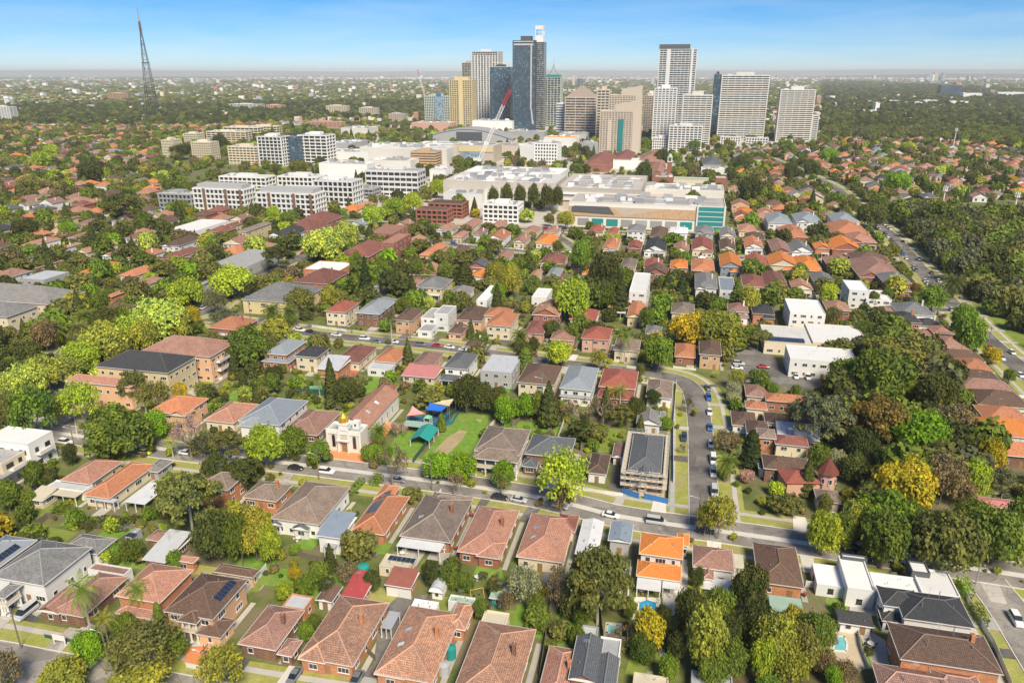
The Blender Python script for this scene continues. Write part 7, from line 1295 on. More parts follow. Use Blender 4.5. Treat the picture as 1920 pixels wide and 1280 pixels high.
# ---------------------------------------------------------------- trees seen one by one: x, top row, foot row, crown width, kind, colour
TL = """1290 1100 1182 60 broad dark|1345 1098 1178 60 broad mid|1410 1120 1205 70 broad dark|1480 1135 1205 60 round yg|1432 1155 1235 60 broad brown|1512 1145 1240 62 broad mid|1268 1180 1242 50 round dark|1365 1195 1272 76 broad mid|1250 1225 1278 44 broad green|1475 1205 1282 76 broad yg|1330 1215 1290 70 round mid|1205 1185 1245 50 broad mid|1580 1230 1285 50 sparse brown|700 1065 1110 40 round dark|655 1045 1100 46 sparse brown|812 1050 1100 44 round dark|845 1052 1105 42 broad mid|870 1070 1110 44 broad mid|600 1050 1095 40 broad mid|575 1075 1120 44 broad green|555 1060 1090 30 round yellow|615 1080 1118 36 broad dark|535 1090 1125 36 broad lime|575 1165 1205 38 round green|590 1150 1190 34 round mid|900 1120 1165 30 round mid|930 1085 1120 36 broad dark|948 1100 1150 34 sparse brown|1005 1110 1150 40 broad mid|1080 1170 1215 34 broad mid|70 1000 1040 46 round dark|250 1010 1055 46 broad mid|225 1015 1050 36 round green|330 1030 1070 36 round green|400 1080 1110 34 broad mid|1320 1130 1262 96 round yg|1214 1138 1225 76 round yellow|1405 1058 1152 74 round dark|1385 1075 1150 50 round vdark|1452 1150 1255 92 broad yg|1498 1170 1262 66 broad olive|1425 1195 1278 52 broad lime|1560 1245 1288 40 round bright|1470 1165 1230 60 sparse yellow|1535 1150 1215 52 broad mid|1440 1260 1300 60 round green|1545 1215 1265 60 sparse brown
1120 988 1170 135 gum olive|1090 1030 1130 60 gum olive|982 1050 1132 72 sparse pale|1045 1062 1140 66 bare brown|1306 1060 1112 30 round dark|1305 1108 1160 58 palm lime|1240 1130 1185 42 round dark|1175 1165 1215 60 bare brown|1092 1120 1175 46 broad mid|1065 1110 1160 40 broad olive|1180 1120 1160 35 round mid|1095 1110 1140 36 round dark|1360 1150 1235 60 round dark|1385 1145 1210 50 broad dark
172 1088 1188 62 palm green|205 1150 1212 46 palm yg|266 1092 1158 46 palm green|172 1180 1246 62 broad bright|278 1155 1262 150 sparse olive|262 1248 1330 150 round yg|18 1210 1300 72 sparse brown|128 1230 1300 92 broad yg|420 1198 1296 100 sparse yg|240 1150 1200 50 broad mid|302 1130 1182 22 cypress mid|325 1180 1235 60 broad green
362 852 1002 128 gum olive|330 880 985 70 gum olive|412 958 1052 92 broad dark|455 960 1060 60 broad mid|482 948 1050 82 broad yg|508 985 1060 48 broad lime|228 762 858 128 broad mid|296 766 826 58 round bright|430 788 862 70 gum olive|385 805 860 60 sparse grey|462 838 922 70 gum dark|410 848 920 55 broad dark|360 778 860 60 bare pink|325 822 858 34 palm lime
72 708 832 98 sparse green|30 745 830 70 broad olive|160 702 800 78 sparse lime|118 735 800 50 sparse olive|15 690 770 70 sparse light|60 668 760 80 sparse light|255 680 760 55 gum olive|300 705 775 60 sparse olive|340 715 752 30 round yellow|275 740 775 40 palm mid|212 820 868 50 round dark|135 830 875 32 round dark|70 865 920 50 round mid|95 880 915 45 round dark|20 900 960 55 round mid|55 915 950 40 round mid
305 560 648 104 broad light|252 580 662 78 sparse lime|200 605 684 104 broad light|158 640 706 70 broad lime|128 655 722 84 sparse light|85 665 740 70 broad light|225 632 690 50 sparse olive|275 600 668 60 broad yg|340 578 645 60 broad yg|355 520 582 66 broad lime|440 498 560 84 broad lime|408 540 590 50 sparse grey|420 575 612 55 sparse grey|365 572 612 34 round yellow|345 580 615 32 round yellow|470 610 690 80 broad mid|440 635 690 60 broad dark|500 620 680 50 broad olive|90 600 660 50 broad brown
165 576 622 44 phoenix mid|108 596 652 48 phoenix mid|150 600 640 40 phoenix olive|512 565 612 36 phoenix mid|545 570 612 36 phoenix mid|735 582 645 26 palm dark|1359 845 902 44 phoenix mid|1170 620 682 32 palm mid|975 615 660 32 phoenix mid|1145 725 760 26 palm yg|1162 722 765 32 palm green|205 575 640 55 broad dark|235 570 630 50 broad mid|60 640 690 60 round dark|190 548 590 40 broad mid
500 798 876 78 broad lime|552 800 858 60 broad green|600 824 872 44 broad green|652 705 762 52 round dark|623 672 748 30 conifer dark|600 700 745 30 palm green|512 700 740 45 round mid|515 685 715 42 round dark|875 700 775 66 round dark|905 715 775 55 round dark|930 728 780 45 round dark|946 742 795 50 broad bright|985 738 788 44 broad bright|828 776 808 18 cypress mid|712 790 838 36 phoenix green|745 790 820 40 bare pink|720 835 872 40 broad green|695 832 866 40 broad green|736 832 912 62 bare brown
822 846 900 62 broad bright|866 848 902 64 broad bright|945 862 918 48 broad bright|852 880 932 38 bare brown|1050 825 955 112 sparse lime|1052 900 960 50 sparse brown|1028 715 800 48 conifer dark|1010 730 790 36 round mid|1045 636 690 60 round lime|1232 626 698 66 round green|1405 808 876 40 cypress vdark|1345 915 1010 74 sparse yg|1320 935 1005 44 sparse yg|1122 650 695 34 sparse yg|985 652 700 32 cypress mid|980 640 680 40 round dark
1085 748 795 66 bare brown|1130 745 798 60 bare brown|1165 750 800 48 gum olive|1190 745 790 40 broad dark|1225 730 760 40 round vdark|1245 780 805 36 broad green|1290 745 775 30 bare grey|1284 830 850 24 bare grey|940 880 925 40 bare brown|1380 685 730 40 sparse yg|1420 690 740 50 round mid|1375 715 750 34 round pale|1375 735 760 36 round pale|1445 715 750 30 round green|1490 720 750 22 round green
1074 518 606 84 round lime|1130 476 552 66 broad dark|1088 448 512 38 broad green|1045 450 480 24 round olive|1098 492 520 30 conifer dark|1162 520 590 42 conifer dark|1145 530 585 45 broad mid|1250 510 560 30 conifer dark|1275 515 575 32 conifer vdark|1380 520 580 36 conifer mid|1402 535 590 44 broad yg|1035 600 635 40 round dark|1072 605 645 34 round mid|1210 575 620 30 round mid|1290 585 650 78 broad yellow|1345 580 655 92 broad yg|1375 588 655 55 conifer mid|1420 605 655 50 gum olive|1320 585 625 40 broad green|1115 600 640 50 round dark
610 428 495 88 broad light|650 415 470 55 broad light|525 444 512 62 gum dark|688 482 566 32 conifer vdark|666 424 462 20 conifer dark|695 420 462 28 conifer dark|735 492 558 52 gum dark|785 485 525 32 broad mid|808 490 525 28 conifer mid|835 490 528 34 broad mid|872 490 535 44 conifer dark|928 490 538 46 broad yg|622 535 580 50 broad yg|565 540 590 60 broad olive|960 500 560 40 broad yg|730 480 510 30 conifer dark|715 480 520 36 broad green|670 470 520 30 broad mid|400 620 660 40 broad olive|760 555 590 34 broad mid|805 550 585 30 sparse light|470 520 560 40 round dark
935 530 570 30 broad bright|900 620 655 40 broad mid|880 590 615 20 round green|1000 630 665 22 round dark|1200 680 710 20 round olive
1683 606 722 150 gum olive|1640 652 765 125 broad mid|1590 670 740 90 broad mid|1700 690 748 56 broad lime|1532 712 842 108 gum grey|1490 740 800 50 gum grey|1632 716 852 108 gum orange|1715 768 866 122 broad bright|1785 745 838 86 sparse brown|1750 700 780 70 broad dark|1690 858 955 118 broad yellow|1820 858 938 62 round lime|1760 838 945 92 sparse brown|1565 840 880 40 round pale|1805 828 868 48 broad mid|1850 822 892 55 broad yellow|1600 850 905 60 broad dark|1640 835 900 60 broad dark|1610 800 870 70 broad vdark|1570 780 840 60 broad vdark|1670 790 860 50 broad vdark|1530 830 880 45 broad mid|1860 790 830 36 sparse pale
1655 922 1015 128 broad green|1600 935 1010 66 broad yg|1540 958 1042 72 broad lime|1575 960 1030 60 broad mid|1650 960 1066 112 round mid|1760 955 1078 132 broad olive|1700 940 1020 60 broad green|1858 952 1058 116 broad mid|1905 930 1020 64 broad mid|1820 935 1000 70 broad mid|1590 915 960 40 round yellow|1870 870 920 60 sparse grey|1545 925 965 34 round olive|1400 880 905 34 round pink|1360 800 850 60 sparse brown|1800 890 950 55 sparse brown
1745 535 588 62 round green|1800 568 640 60 round green|1812 590 665 60 broad green|1550 530 572 42 round lime|1635 545 580 26 round mid|1660 540 572 26 round mid|1620 595 640 50 sparse mid|1858 650 682 44 round yellow|1890 690 720 28 round mid|1560 570 610 36 sparse olive|1532 440 470 40 broad olive|1568 430 458 36 sparse olive|1780 510 560 44 phoenix dark|1600 460 475 20 round mid|1670 455 488 30 broad olive|1686 495 520 30 broad olive|1700 520 545 24 round orange|1715 530 552 24 round orange
1680 322 362 52 broad bright|1700 265 290 30 broad lime|1552 278 312 36 broad bright|1300 262 285 24 broad green|1510 358 385 26 broad light|1770 310 330 26 broad yg|1895 330 350 28 broad yellow|1405 330 385 50 broad dark|1480 305 340 30 round dark|1520 300 340 42 round dark|1630 380 430 66 broad dark|1590 365 405 40 broad olive|1240 280 315 36 broad dark|1205 300 360 30 broad dark|1390 290 320 30 broad dark|1870 320 360 42 gum dark|1825 325 350 34 round dark
352 338 378 30 round mid|340 375 405 40 round mid|355 388 412 26 round yellow|200 310 345 28 round lime|130 415 445 34 broad bright|50 410 450 60 round dark|275 395 440 40 broad mid|235 350 420 80 gum dark|180 300 345 60 broad dark|80 285 320 45 broad lime|100 270 300 30 broad lime|60 330 365 50 broad olive|1215 395 428 22 round brown|1190 400 425 20 round brown|1150 405 425 18 round brown|740 370 412 45 broad lime|775 362 400 40 broad lime|700 385 425 55 broad lime|820 335 372 30 broad lime|890 370 405 18 conifer dark|870 375 405 20 round dark|950 345 398 26 broad dark|975 346 398 24 broad dark|1000 345 398 26 broad dark|1025 346 398 26 broad dark|1045 348 398 22 broad dark|925 350 398 22 broad dark|560 300 330 44 round olive|515 385 420 30 broad lime|545 395 425 40 broad mid|520 385 405 22 conifer dark|340 270 300 40 broad dark|415 250 285 30 broad dark|1030 400 425 20 broad olive|1060 395 430 36 broad yg"""
for e in TL.replace('\n', '|').split('|'):
    t = e.split(); tree_px(*[float(q) for q in t[:4]], t[4], t[5])
MANUAL_TREES = len(TREES)
# ---------------------------------------------------------------- occupancy on the street grid
CELL = 4.0; occ = {}
def mark(u0, u1, v0, v1, k=1, pad=0.0):
    for i in range(int((u0 - pad) // CELL), int((u1 + pad) // CELL) + 1):
        for j in range(int((v0 - pad) // CELL), int((v1 + pad) // CELL) + 1): occ[(i, j)] = k
for b in ROOFPLAN: mark(*b)
for b, *_ in AUTOH: mark(b[0], b[1], b[2], b[3])
for b in BIG: mark(*b, 2)
for pts, hw in ROADS:
    for a, b_ in zip(pts, pts[1:]):
        n = max(1, int((b_ - a).length / 2)); 
        for i in range(n):
            q = uv(a.lerp(b_, i / n)); mark(q[0] - hw + 1.5, q[0] + hw - 1.5, q[1] - hw + 1.5, q[1] + hw - 1.5, 3)
def free(u0, u1, v0, v1):
    for i in range(int(u0 // CELL), int(u1 // CELL) + 1):
        for j in range(int(v0 // CELL), int(v1 // CELL) + 1):
            if (i, j) in occ: return False
    return True
Z_FOREST = [(1600, 372), (1680, 392), (1800, 408), (1940, 410), (1940, 690), (1850, 605), (1790, 562), (1740, 505), (1690, 455), (1655, 425)]
Z_CENTRE = [(590, 226), (780, 200), (1560, 200), (1560, 275), (1370, 288), (1366, 432), (1060, 430), (830, 418), (680, 390), (600, 410), (290, 405), (300, 255), (600, 232)]
Z_GULLY = [(1560, 690), (1600, 615), (1740, 620), (1770, 700), (1830, 760), (1860, 860), (1900, 1050), (1500, 1050), (1545, 930), (1560, 800)]
Z_WOOD = [(1540, 150), (1940, 170), (1940, 285), (1780, 268), (1560, 262), (1540, 250)]
Z_WOOD2 = [(-50, 198), (300, 196), (800, 190), (800, 222), (600, 226), (420, 236), (200, 240), (-50, 236)]
Z_OPEN = [[(1800, 380), (1950, 376), (1950, 412), (1800, 412)], [(722, 865), (745, 770), (930, 770), (888, 872)], [(1355, 722), (1370, 645), (1475, 650), (1550, 715), (1530, 740)], [(75, 832), (60, 700), (120, 660), (160, 830)], [(1800, 560), (1940, 640), (1940, 680), (1850, 610)]]
_rb = {}
def ROOFNEAR(u, v):
    if not _rb:
        for q in ROOFPLAN:
            for i in range(int(q[0] // 20) - 1, int(q[1] // 20) + 2):
                for j in range(int(q[2] // 20) - 1, int(q[3] // 20) + 2): _rb.setdefault((i, j), []).append(q)
    return _rb.get((int(u // 20), int(v // 20)), ())
# ---------------------------------------------------------------- the rest of the suburb in rows
rr = random.Random(11); PXB = lambda u, v: PX(wp(u, v))
RK = 't t t s s s u u u o o p p b b d r a a y g k l t'.split()
vR3 = uv(G(741, 641))[1]; far = []
for row in range(0, 44):
    base = vR3 + 15 + row * 41 + (rr.random() - .5) * 3
    for side in (0, 1):
        v0 = base + side * 19; u = -1500 + rr.random() * 10
        if row % 1 == 0:
            while u < 1500:
                w = rr.uniform(12, 15.5); lot = w + rr.uniform(1.5, 4.5); d = rr.uniform(13, 17.5); vv = v0 + rr.uniform(-1.5, 1.5)
                if int(u // 150) != int((u + lot) // 150): u += 13; continue
                c = wp(u + w / 2, vv + d / 2)
                if c.y > 60 and abs(c.x) < c.y * .74 + 60:
                    x, y = PX(c)
                    if y > 640 and -80 < x < 2000: u += lot; continue
                    if not any(inpoly(x, y, z) for z in (Z_FOREST, Z_CENTRE, Z_GULLY, Z_WOOD, Z_WOOD2, *Z_OPEN)) and free(u - 1, u + w + 1, vv - 1, vv + d + 1) and rr.random() < ((.92 if x > 620 else .72) if y > 260 else .62) and y > 196:
                        h = rr.choice([3.8, 4, 4.2, 4.4, 6.2]); kd = rr.choice(['hip', 'hip', 'hip', 'gv']); b = (u, u + w, vv, vv + d, h, kd, None, None, 0)
                        far.append((b, rr.choice(RK), rr.choice('c c c w w o b r p'.split()), c)); mark(u, u + w, vv, vv + d)
                u += lot
AUTOH.sort(key=lambda e: e[3].length); far = [e for e in far if -60 < PX(e[3])[0] < 1980]; far.sort(key=lambda e: e[3].length)
n_named = len([o for o in C.objects if o.get('category') in ('house', 'garage', 'shed')])
ind = AUTOH + far[:max(0, 296 - n_named - len(AUTOH))]; rest = far[max(0, 296 - n_named - len(AUTOH)):]
# ---------------------------------------------------------------- labels that single out: description + landmark + side + order
def side_of(p, q):
    dx, dy = p.x - q.x, p.y - q.y
    if abs(dx) > 1.7 * abs(dy): return 'right of' if dx > 0 else 'left of'
    if abs(dy) > 1.7 * abs(dx): return 'behind' if dy > 0 else 'in front of'
    return ('behind right of' if dx > 0 else 'behind left of') if dy > 0 else ('front right of' if dx > 0 else 'front left of')
def order_labels(items, fmt):
    """items: list of (description, pos); returns a label per item"""
    pool = {}; out = [None] * len(items)
    for i, (d, p) in enumerate(items):
        lm = min(LAND, key=lambda L: (L[1] - p).length); pool.setdefault((d, lm[0], side_of(p, lm[1])), []).append(((lm[1] - p).length, i))
    for (d, lm, sd_), L in pool.items():
        L.sort()
        for k, (_, i) in enumerate(L):
            if len(L) == 1: out[i] = '%s %s %s' % (d, sd_, lm)
            else: out[i] = '%s %s %s %s' % (ORD(k), d, sd_, lm) if k else 'nearest %s %s %s' % (d, sd_, lm)
    return out
hd = []
for b, rk, wk, p in ind:
    st = 'three storey' if b[4] > 8 else ('two storey' if b[4] > 5.7 else '')
    hd.append((' '.join(('%s %s house with %s %s roof' % (WWD[wk], st, CWD[rk], 'flat' if b[5] == 'flat' else ('gabled' if b[5] == 'gv' else 'hipped')) ).replace('flat flat', 'flat').split()), p))
for (b, rk, wk, p), lb in zip(ind, order_labels(hd, None)):
    big = b[1] - b[0] > 24
    bl = [b]; kx = int(abs(p.x * 3 + p.y)) % 5; w_ = b[1] - b[0]
    if b[5] != 'flat' and 9 < w_ < 24:
        if kx in (0, 3): bl.append((b[0], b[0] + w_ * .5, b[2] - 1.8, b[2] + 4, b[4] - .1, 'gv', None, None, 0))
        if kx in (1, 4): bl.append((b[0] + w_ * .45, b[1], b[2] - 2.2, b[2] + 3.5, min(b[4], 3.6), 'hip', None, None, 0))
        if kx in (2, 3): bl.append((b[0] + w_ * .4, b[1] - .8, b[2] - 3.4, b[2] - .2, 2.9, 'open', 'm_white' if kx == 2 else 'm_grey', None, 0))
    house(lb, bl, RW[rk], WW[wk], near=1 if p.length < 620 else 0, group='houses of the middle distance', chim=1 if (p.x * 7 + p.y) % 3 < 1.2 and b[5] != 'flat' and p.length < 620 else 0)
fl_ = []
for i, (b, rk, wk, p) in enumerate(ind):
    if p.length < 560: fl_.append((b, wp(b[1] + 1.2, b[2] - 3)))
fm_ = MB(); [fm_.box(.03 + i * .3, -.03, .03, .03 + i * .3 + .22, -.01, 1.8) for i in range(8)]; fm_.box(0, 0, .3, 2.4, .05, .4); fm_.box(0, 0, 1.45, 2.4, .05, 1.55); fm_.box(-.05, -.06, 0, .05, .06, 1.9); FPAN = fm_.mesh('panel', [MT['paling']])
for (b, p), lb in zip(fl_, order_labels([('grey paling side fence', q[1]) for q in fl_], None)):
    r = empty('paling_fence', p, R(90) - GA); tag(r, lb, 'fence', 'fences between the gardens')
    for k in range(int((b[3] - b[2] + 9) / 2.4)): obj('panel', FPAN, r, (k * 2.4, 0, 0))
# paving, paths and lawns beside the houses
for i, b in enumerate([q for q in ROOFPLAN if q[1] - q[0] > 8][:230]):
    u0, u1, v0, v1 = b; k = i % 5
    for nm, m_, q in ((('garden_path', 'concrete', (u1 + .1, u1 + 1.3, v0, v1))), (('patio', ['concrete', 'sand', 'drive', 'terracotta_paving', 'drive_pale'][k], (u0 + 1, u0 + (u1 - u0) * .55, v1 - .2, v1 + 3.2))), (('lawn', ['lawn', 'lawn_green', 'lawn_dry', 'lawn', 'lawn_green'][(i * 3) % 5], (u0 + .5, u1 - .5, v1 + 3.4, v1 + 8.5))), (('front_path', ['drive', 'concrete', 'lawn', 'terracotta_paving', 'lawn_green'][k], (u0 + (u1 - u0) * .6, u1 - .3, v0 - 4.2, v0 + .3)))):
        c = wp((q[0] + q[1]) / 2, (q[2] + q[3]) / 2)
        if not on_road(c, 1.5): sheet(nm, m_, [wp(q[0], q[2]), wp(q[1], q[2]), wp(q[1], q[3]), wp(q[0], q[3])], z=.011 + .000003 * i + .0002 * (nm == 'lawn'))
# remaining houses as one mass
rm_l = sorted(set(RW.values())); wm_l = sorted(set(WW.values())); mats = rm_l + wm_l + ['trim', 'glass']; ix = {k: i for i, k in enumerate(mats)}; HM = MB()
for b, rk, wk, p in rest:
    q = MB(); cu, cv = (b[0] + b[1]) / 2, (b[2] + b[3]) / 2; X0, X1, Y0, Y1 = b[0] - cu, b[1] - cu, b[2] - cv, b[3] - cv
    h = roof(q, None, q, X0, X1, Y0, Y1, b[4], b[5], 27, ix[RW[rk]], ix[WW[wk]]); q.box(X0 + .5, Y0 + .5, 0, X1 - .5, Y1 - .5, b[4], ix[WW[wk]], bottom=False)
    if rr.random() < .5 and b[5] == 'hip': a_ = X0 if rr.random() < .5 else X0 + (X1 - X0) * .48; a2 = a_ + (X1 - X0) * .52; roof(q, None, q, a_, a2, Y0 - 1.8, Y0 + 4, b[4] - .1, 'gv', 27, ix[RW[rk]], ix['trim']); q.box(a_ + .5, Y0 - 1.3, 0, a2 - .5, Y0 + 1, b[4] - .12, ix[WW[wk]], bottom=False)
    q.box(X0, Y0 - .04, b[4] - .2, X1, Y0 + .02, b[4] + .03, ix['trim'], bottom=False)
    for t in (.25, .7): x = X0 + (X1 - X0) * t; q.box(x - .9, Y0 + .44, 1, x + .9, Y0 + .52, b[4] - 1.2 if b[4] < 5 else 2.3, ix['glass'], bottom=False)
    if rr.random() < .4: x = X1 - (X1 - X0) * .28; q.box(x - .4, -.4, b[4], x + .4, .4, b[4] + h + .8, ix['w_cream'], bottom=False)
    n = len(HM.v); o3 = wp(cu, cv); HM.v += [(U.x * a + V.x * b_ + o3.x, U.y * a + V.y * b_ + o3.y, c_) for a, b_, c_ in q.v]; HM.f += [tuple(i + n for i in f) for f in q.f]; HM.m += q.m; HM.uv += q.uv
o = HM.build('distant_houses', [MT[k] for k in mats]); o['kind'] = 'stuff'
# far roofs and sheds of the plain
q = MB(); fm = ['flat_white', 'flat_pale', 'w_cream', 'w_grey', 'r_salmon', 'w_white', 'r_terra']
for i in range(15000):
    d = 1900 * (9.5 ** rr.random()); a = R(rr.uniform(-36, 36)); p = Vector((d * math.sin(a), d * math.cos(a), 0)); x, y = PX(p)
    if inpoly(x, y, Z_WOOD) and rr.random() < .9: continue
    if inpoly(x, y, Z_WOOD2) and rr.random() < .88: continue
    bnd = math.sin(p.x * .0011 + 2) * math.sin(p.y * .0016 + p.x * .0003); 
    if bnd < -.1 and rr.random() < .5: continue
    k = d / 2200; s = rr.uniform(7, 17) * (1 + .5 * (k - 1)); s2 = s * rr.uniform(.7, 1.8); h = rr.uniform(4, 8) * (1 + .22 * (k - 1)); m_ = rr.randrange(7)
    if rr.random() < .03: h *= 3
    q.box(p.x - s / 2, p.y - s2 / 2, 0, p.x + s / 2, p.y + s2 / 2, h, m_, bottom=False, top=rr.choice([0, 0, 1, 4, 6, 1]))
o = q.build('far_suburbs', [MT[k] for k in fm]); o['kind'] = 'stuff'
# ---------------------------------------------------------------- trees filling gardens, park and woods
pal = [('broad', 'dark', 13), ('round', 'dark', 9), ('broad', 'mid', 20), ('gum', 'olive', 13), ('broad', 'olive', 14), ('broad', 'green', 9), ('round', 'mid', 6), ('conifer', 'dark', 4), ('broad', 'lime', 3.5), ('round', 'yg', 4), ('sparse', 'brown', 4), ('broad', 'light', 2), ('round', 'yellow', 1.3), ('broad', 'bright', 2.2), ('sparse', 'olive', 4)]
pw = np.cumsum([p_[2] for p_ in pal]); pw = pw / pw[-1]
def pick(): i = int(np.searchsorted(pw, rr.random())); return pal[min(i, len(pal) - 1)][:2]
for t in TREES:
    u, v = uv(t[2]); s = t[3] * .5; mark(u - s, u + s, v - s, v + s, 5)
fill = []
for _ in range(60000):
    y = 1500 * math.sqrt(rr.random()) + 0; 
    if y < 90: continue
    x = rr.uniform(-.72, .72) * (y + 60); p = Vector((x, y, 0)); px_, py_ = PX(p)
    if not (-60 < px_ < 1980 and py_ < 1330): continue
    u, v = uv(p)
    zf = inpoly(px_, py_, Z_FOREST); zg = inpoly(px_, py_, Z_GULLY); zw = inpoly(px_, py_, Z_WOOD) or inpoly(px_, py_, Z_WOOD2)
    if any(inpoly(px_, py_, z) for z in Z_OPEN): continue
    if inpoly(px_, py_, Z_CENTRE) and not zw and rr.random() > .12: continue
    if zf or zg or zw: kind, col = rr.choice([('broad', 'dark'), ('gum', 'dark'), ('gum', 'olive'), ('broad', 'mid'), ('broad', 'olive'), ('round', 'mid'), ('broad', 'grey')]); r = rr.uniform(5, 9.5); h = r * rr.uniform(1.5, 2.1)
    else:
        kind, col = pick(); r = rr.uniform(2.2, 4.6) if rr.random() < .6 else rr.uniform(4.6, 8); h = r * rr.uniform(1.4, 2.0)
        if kind == 'conifer': r *= .6; h = r * 4.2
    s = r * (.2 if zf or zg or zw else .33)
    if not free(u - s, u + s, v - s, v + s): continue
    if py_ > 690 and r > 3.2 and not zg: r *= .75; h *= .72
    mark(u - s, u + s, v - s, v + s, 5); fill.append([kind, col, p, r, h, None])
    if len(fill) > 11000: break
# street trees stand on verges: a few only. shrubs in the near gardens
for _ in range(2500):
    y = rr.uniform(60, 480); p = Vector((rr.uniform(-.74, .74) * (y + 40), y, 0)); px_, py_ = PX(p)
    if not (-30 < px_ < 1950 and 560 < py_ < 1320) or any(inpoly(px_, py_, z) for z in Z_OPEN): continue
    u, v = uv(p)
    if (int(u // CELL), int(v // CELL)) in occ: continue
    r = rr.uniform(.7, 1.7); fill.append(['shrub', rr.choice('dark mid mid green olive yg dark bright brown yg grey'.split()), p, r, r * rr.uniform(1.0, 1.6), None]); mark(u, u, v, v, 5)
shr = sorted([t for t in fill if t[0] == 'shrub'], key=lambda t: -t[3] / t[2].length)[:290]; oth = [t for t in fill if t[0] != 'shrub']
oth.sort(key=lambda t: -t[3] / (t[2].length)); near_n = max(0, 300 - sum(1 for t in TREES if t[0] not in ('palm', 'phoenix')))
TREES_IND = TREES + oth[:near_n] + shr; mass = oth[near_n:]
def sizew(t):
    if t[0] == 'shrub': return 'small' if t[3] < 1.1 else 'big'
    return 'small' if t[4] < 6 else ('tall' if t[4] > 13 else 'mid sized')
lbs = order_labels([('%s %s %s' % (sizew(t), CW[t[1]], WORDS[t[0]]), t[2]) for t in TREES_IND], None)
for t, lb in zip(TREES_IND, lbs): make_tree(t, t[5] or lb, 'garden shrubs' if t[0] == 'shrub' else ('palms of the gardens' if t[0] in ('palm', 'phoenix') else 'trees of the gardens and streets'))
# ---------------------------------------------------------------- the tree mass and far woods: instances of crowns through geometry nodes
protoc = bpy.data.collections.new('crown_library'); order = ['broad', 'gum', 'round', 'conifer', 'sparse']; lib = []
def lowcrown(k, n, zs, flat, spread, rr_, size, shell=.7):
    L = lobes_broad(k, flat, spread, rr_); v, f = leaves(L, n, size, zs, shell); return npmesh('far_crown', v, f, [LEAFI])
lib += [lowcrown(11, 1100, 1.3, .85, .6, (.34, .48), .17), lowcrown(13, 1000, 1.3, .8, .62, (.3, .45), .17), lowcrown(12, 900, 1.7, .5, .8, (.24, .36), .15, .4), lowcrown(9, 900, 1.5, .9, .5, (.35, .5), .18)]
PRs = PR['conifer'][0][0].copy(); PRs.materials.clear(); PRs.materials.append(LEAFI); lib.append(PRs)
for i, me in enumerate(lib): o = bpy.data.objects.new('crown_%d' % i, me); protoc.objects.link(o)
kid = dict(broad=0, gum=2, round=3, conifer=4, sparse=1)
P_, S_, T_, I_, Z_ = [], [], [], [], []
for t in mass: P_.append((t[2].x, t[2].y, -.1 * t[4])); S_.append((t[3], t[3], t[4])); c = COL[t[1]]; f = rr.uniform(.8, 1.25); T_.append((c[0] * f, c[1] * f, c[2] * f, 1)); I_.append(kid[t[0]] + (1 if t[0] == 'broad' and rr.random() < .5 else 0)); Z_.append(rr.uniform(0, 6.28))
for i in range(30000):
    d = 1380 * (9 ** (rr.random() ** 1.05)); a = R(rr.uniform(-37, 37)); p = Vector((d * math.sin(a), d * math.cos(a), 0)); px_, py_ = PX(p); wood = inpoly(px_, py_, Z_WOOD) or inpoly(px_, py_, Z_WOOD2)
    if inpoly(px_, py_, Z_CENTRE) and not wood and rr.random() < .75: continue
    u, v = uv(p)
    if d < 2600 and not free(u - 2, u + 2, v - 2, v + 2): continue
    k = d / 1500; r = rr.uniform(4.5, 7.5) * (1 + .55 * (k - 1)); h = rr.uniform(8, 13) * (1 + .09 * (k - 1)) * (1.15 if wood else 1)
    c = COL[rr.choice(['dark', 'dark', 'olive', 'mid', 'vdark', 'dark'] if wood else ['dark', 'mid', 'olive', 'olive', 'green', 'yg', 'dark', 'mid', 'brown', 'yg'])]; f = rr.uniform(.8, 1.3)
    P_.append((p.x, p.y, -.1 * h)); S_.append((r, r, h)); T_.append((c[0] * f, c[1] * f, c[2] * f, 1)); I_.append(rr.randrange(4)); Z_.append(rr.uniform(0, 6.28))
P1, S1, T1, I1, Z1 = [], [], [], [], []
for _ in range(48000):
    y = 90 + 620 * math.sqrt(rr.random()); p = Vector((rr.uniform(-.74, .74) * (y + 30), y, 0)); px_, py_ = PX(p)
    if not (-30 < px_ < 1950 and 430 < py_ < 1320) or any(inpoly(px_, py_, z) for z in Z_OPEN): continue
    u, v = uv(p); e = occ.get((int(u // CELL), int(v // CELL)), 0)
    if e not in (0, 5) or any(q[0] - .5 < u < q[1] + .5 and q[2] - .5 < v < q[3] + .5 for q in ROOFNEAR(u, v)): continue
    cl = math.sin(u * .37 + 3 * math.sin(v * .11)) + math.sin(v * .53 + u * .07)
    if cl < .1 and rr.random() < .8: continue
    r = rr.uniform(.5, 1.8); h = r * rr.uniform(.9, 1.8); c = COL[rr.choice('dark mid mid green olive yg dark brown yg grey lime'.split())]; f = rr.uniform(.8, 1.2); P1.append((p.x, p.y, -.1)); S1.append((r, r, h)); T1.append((c[0] * f, c[1] * f, c[2] * f, 1)); I1.append(rr.choice([0, 1, 3])); Z1.append(rr.uniform(0, 6.28))
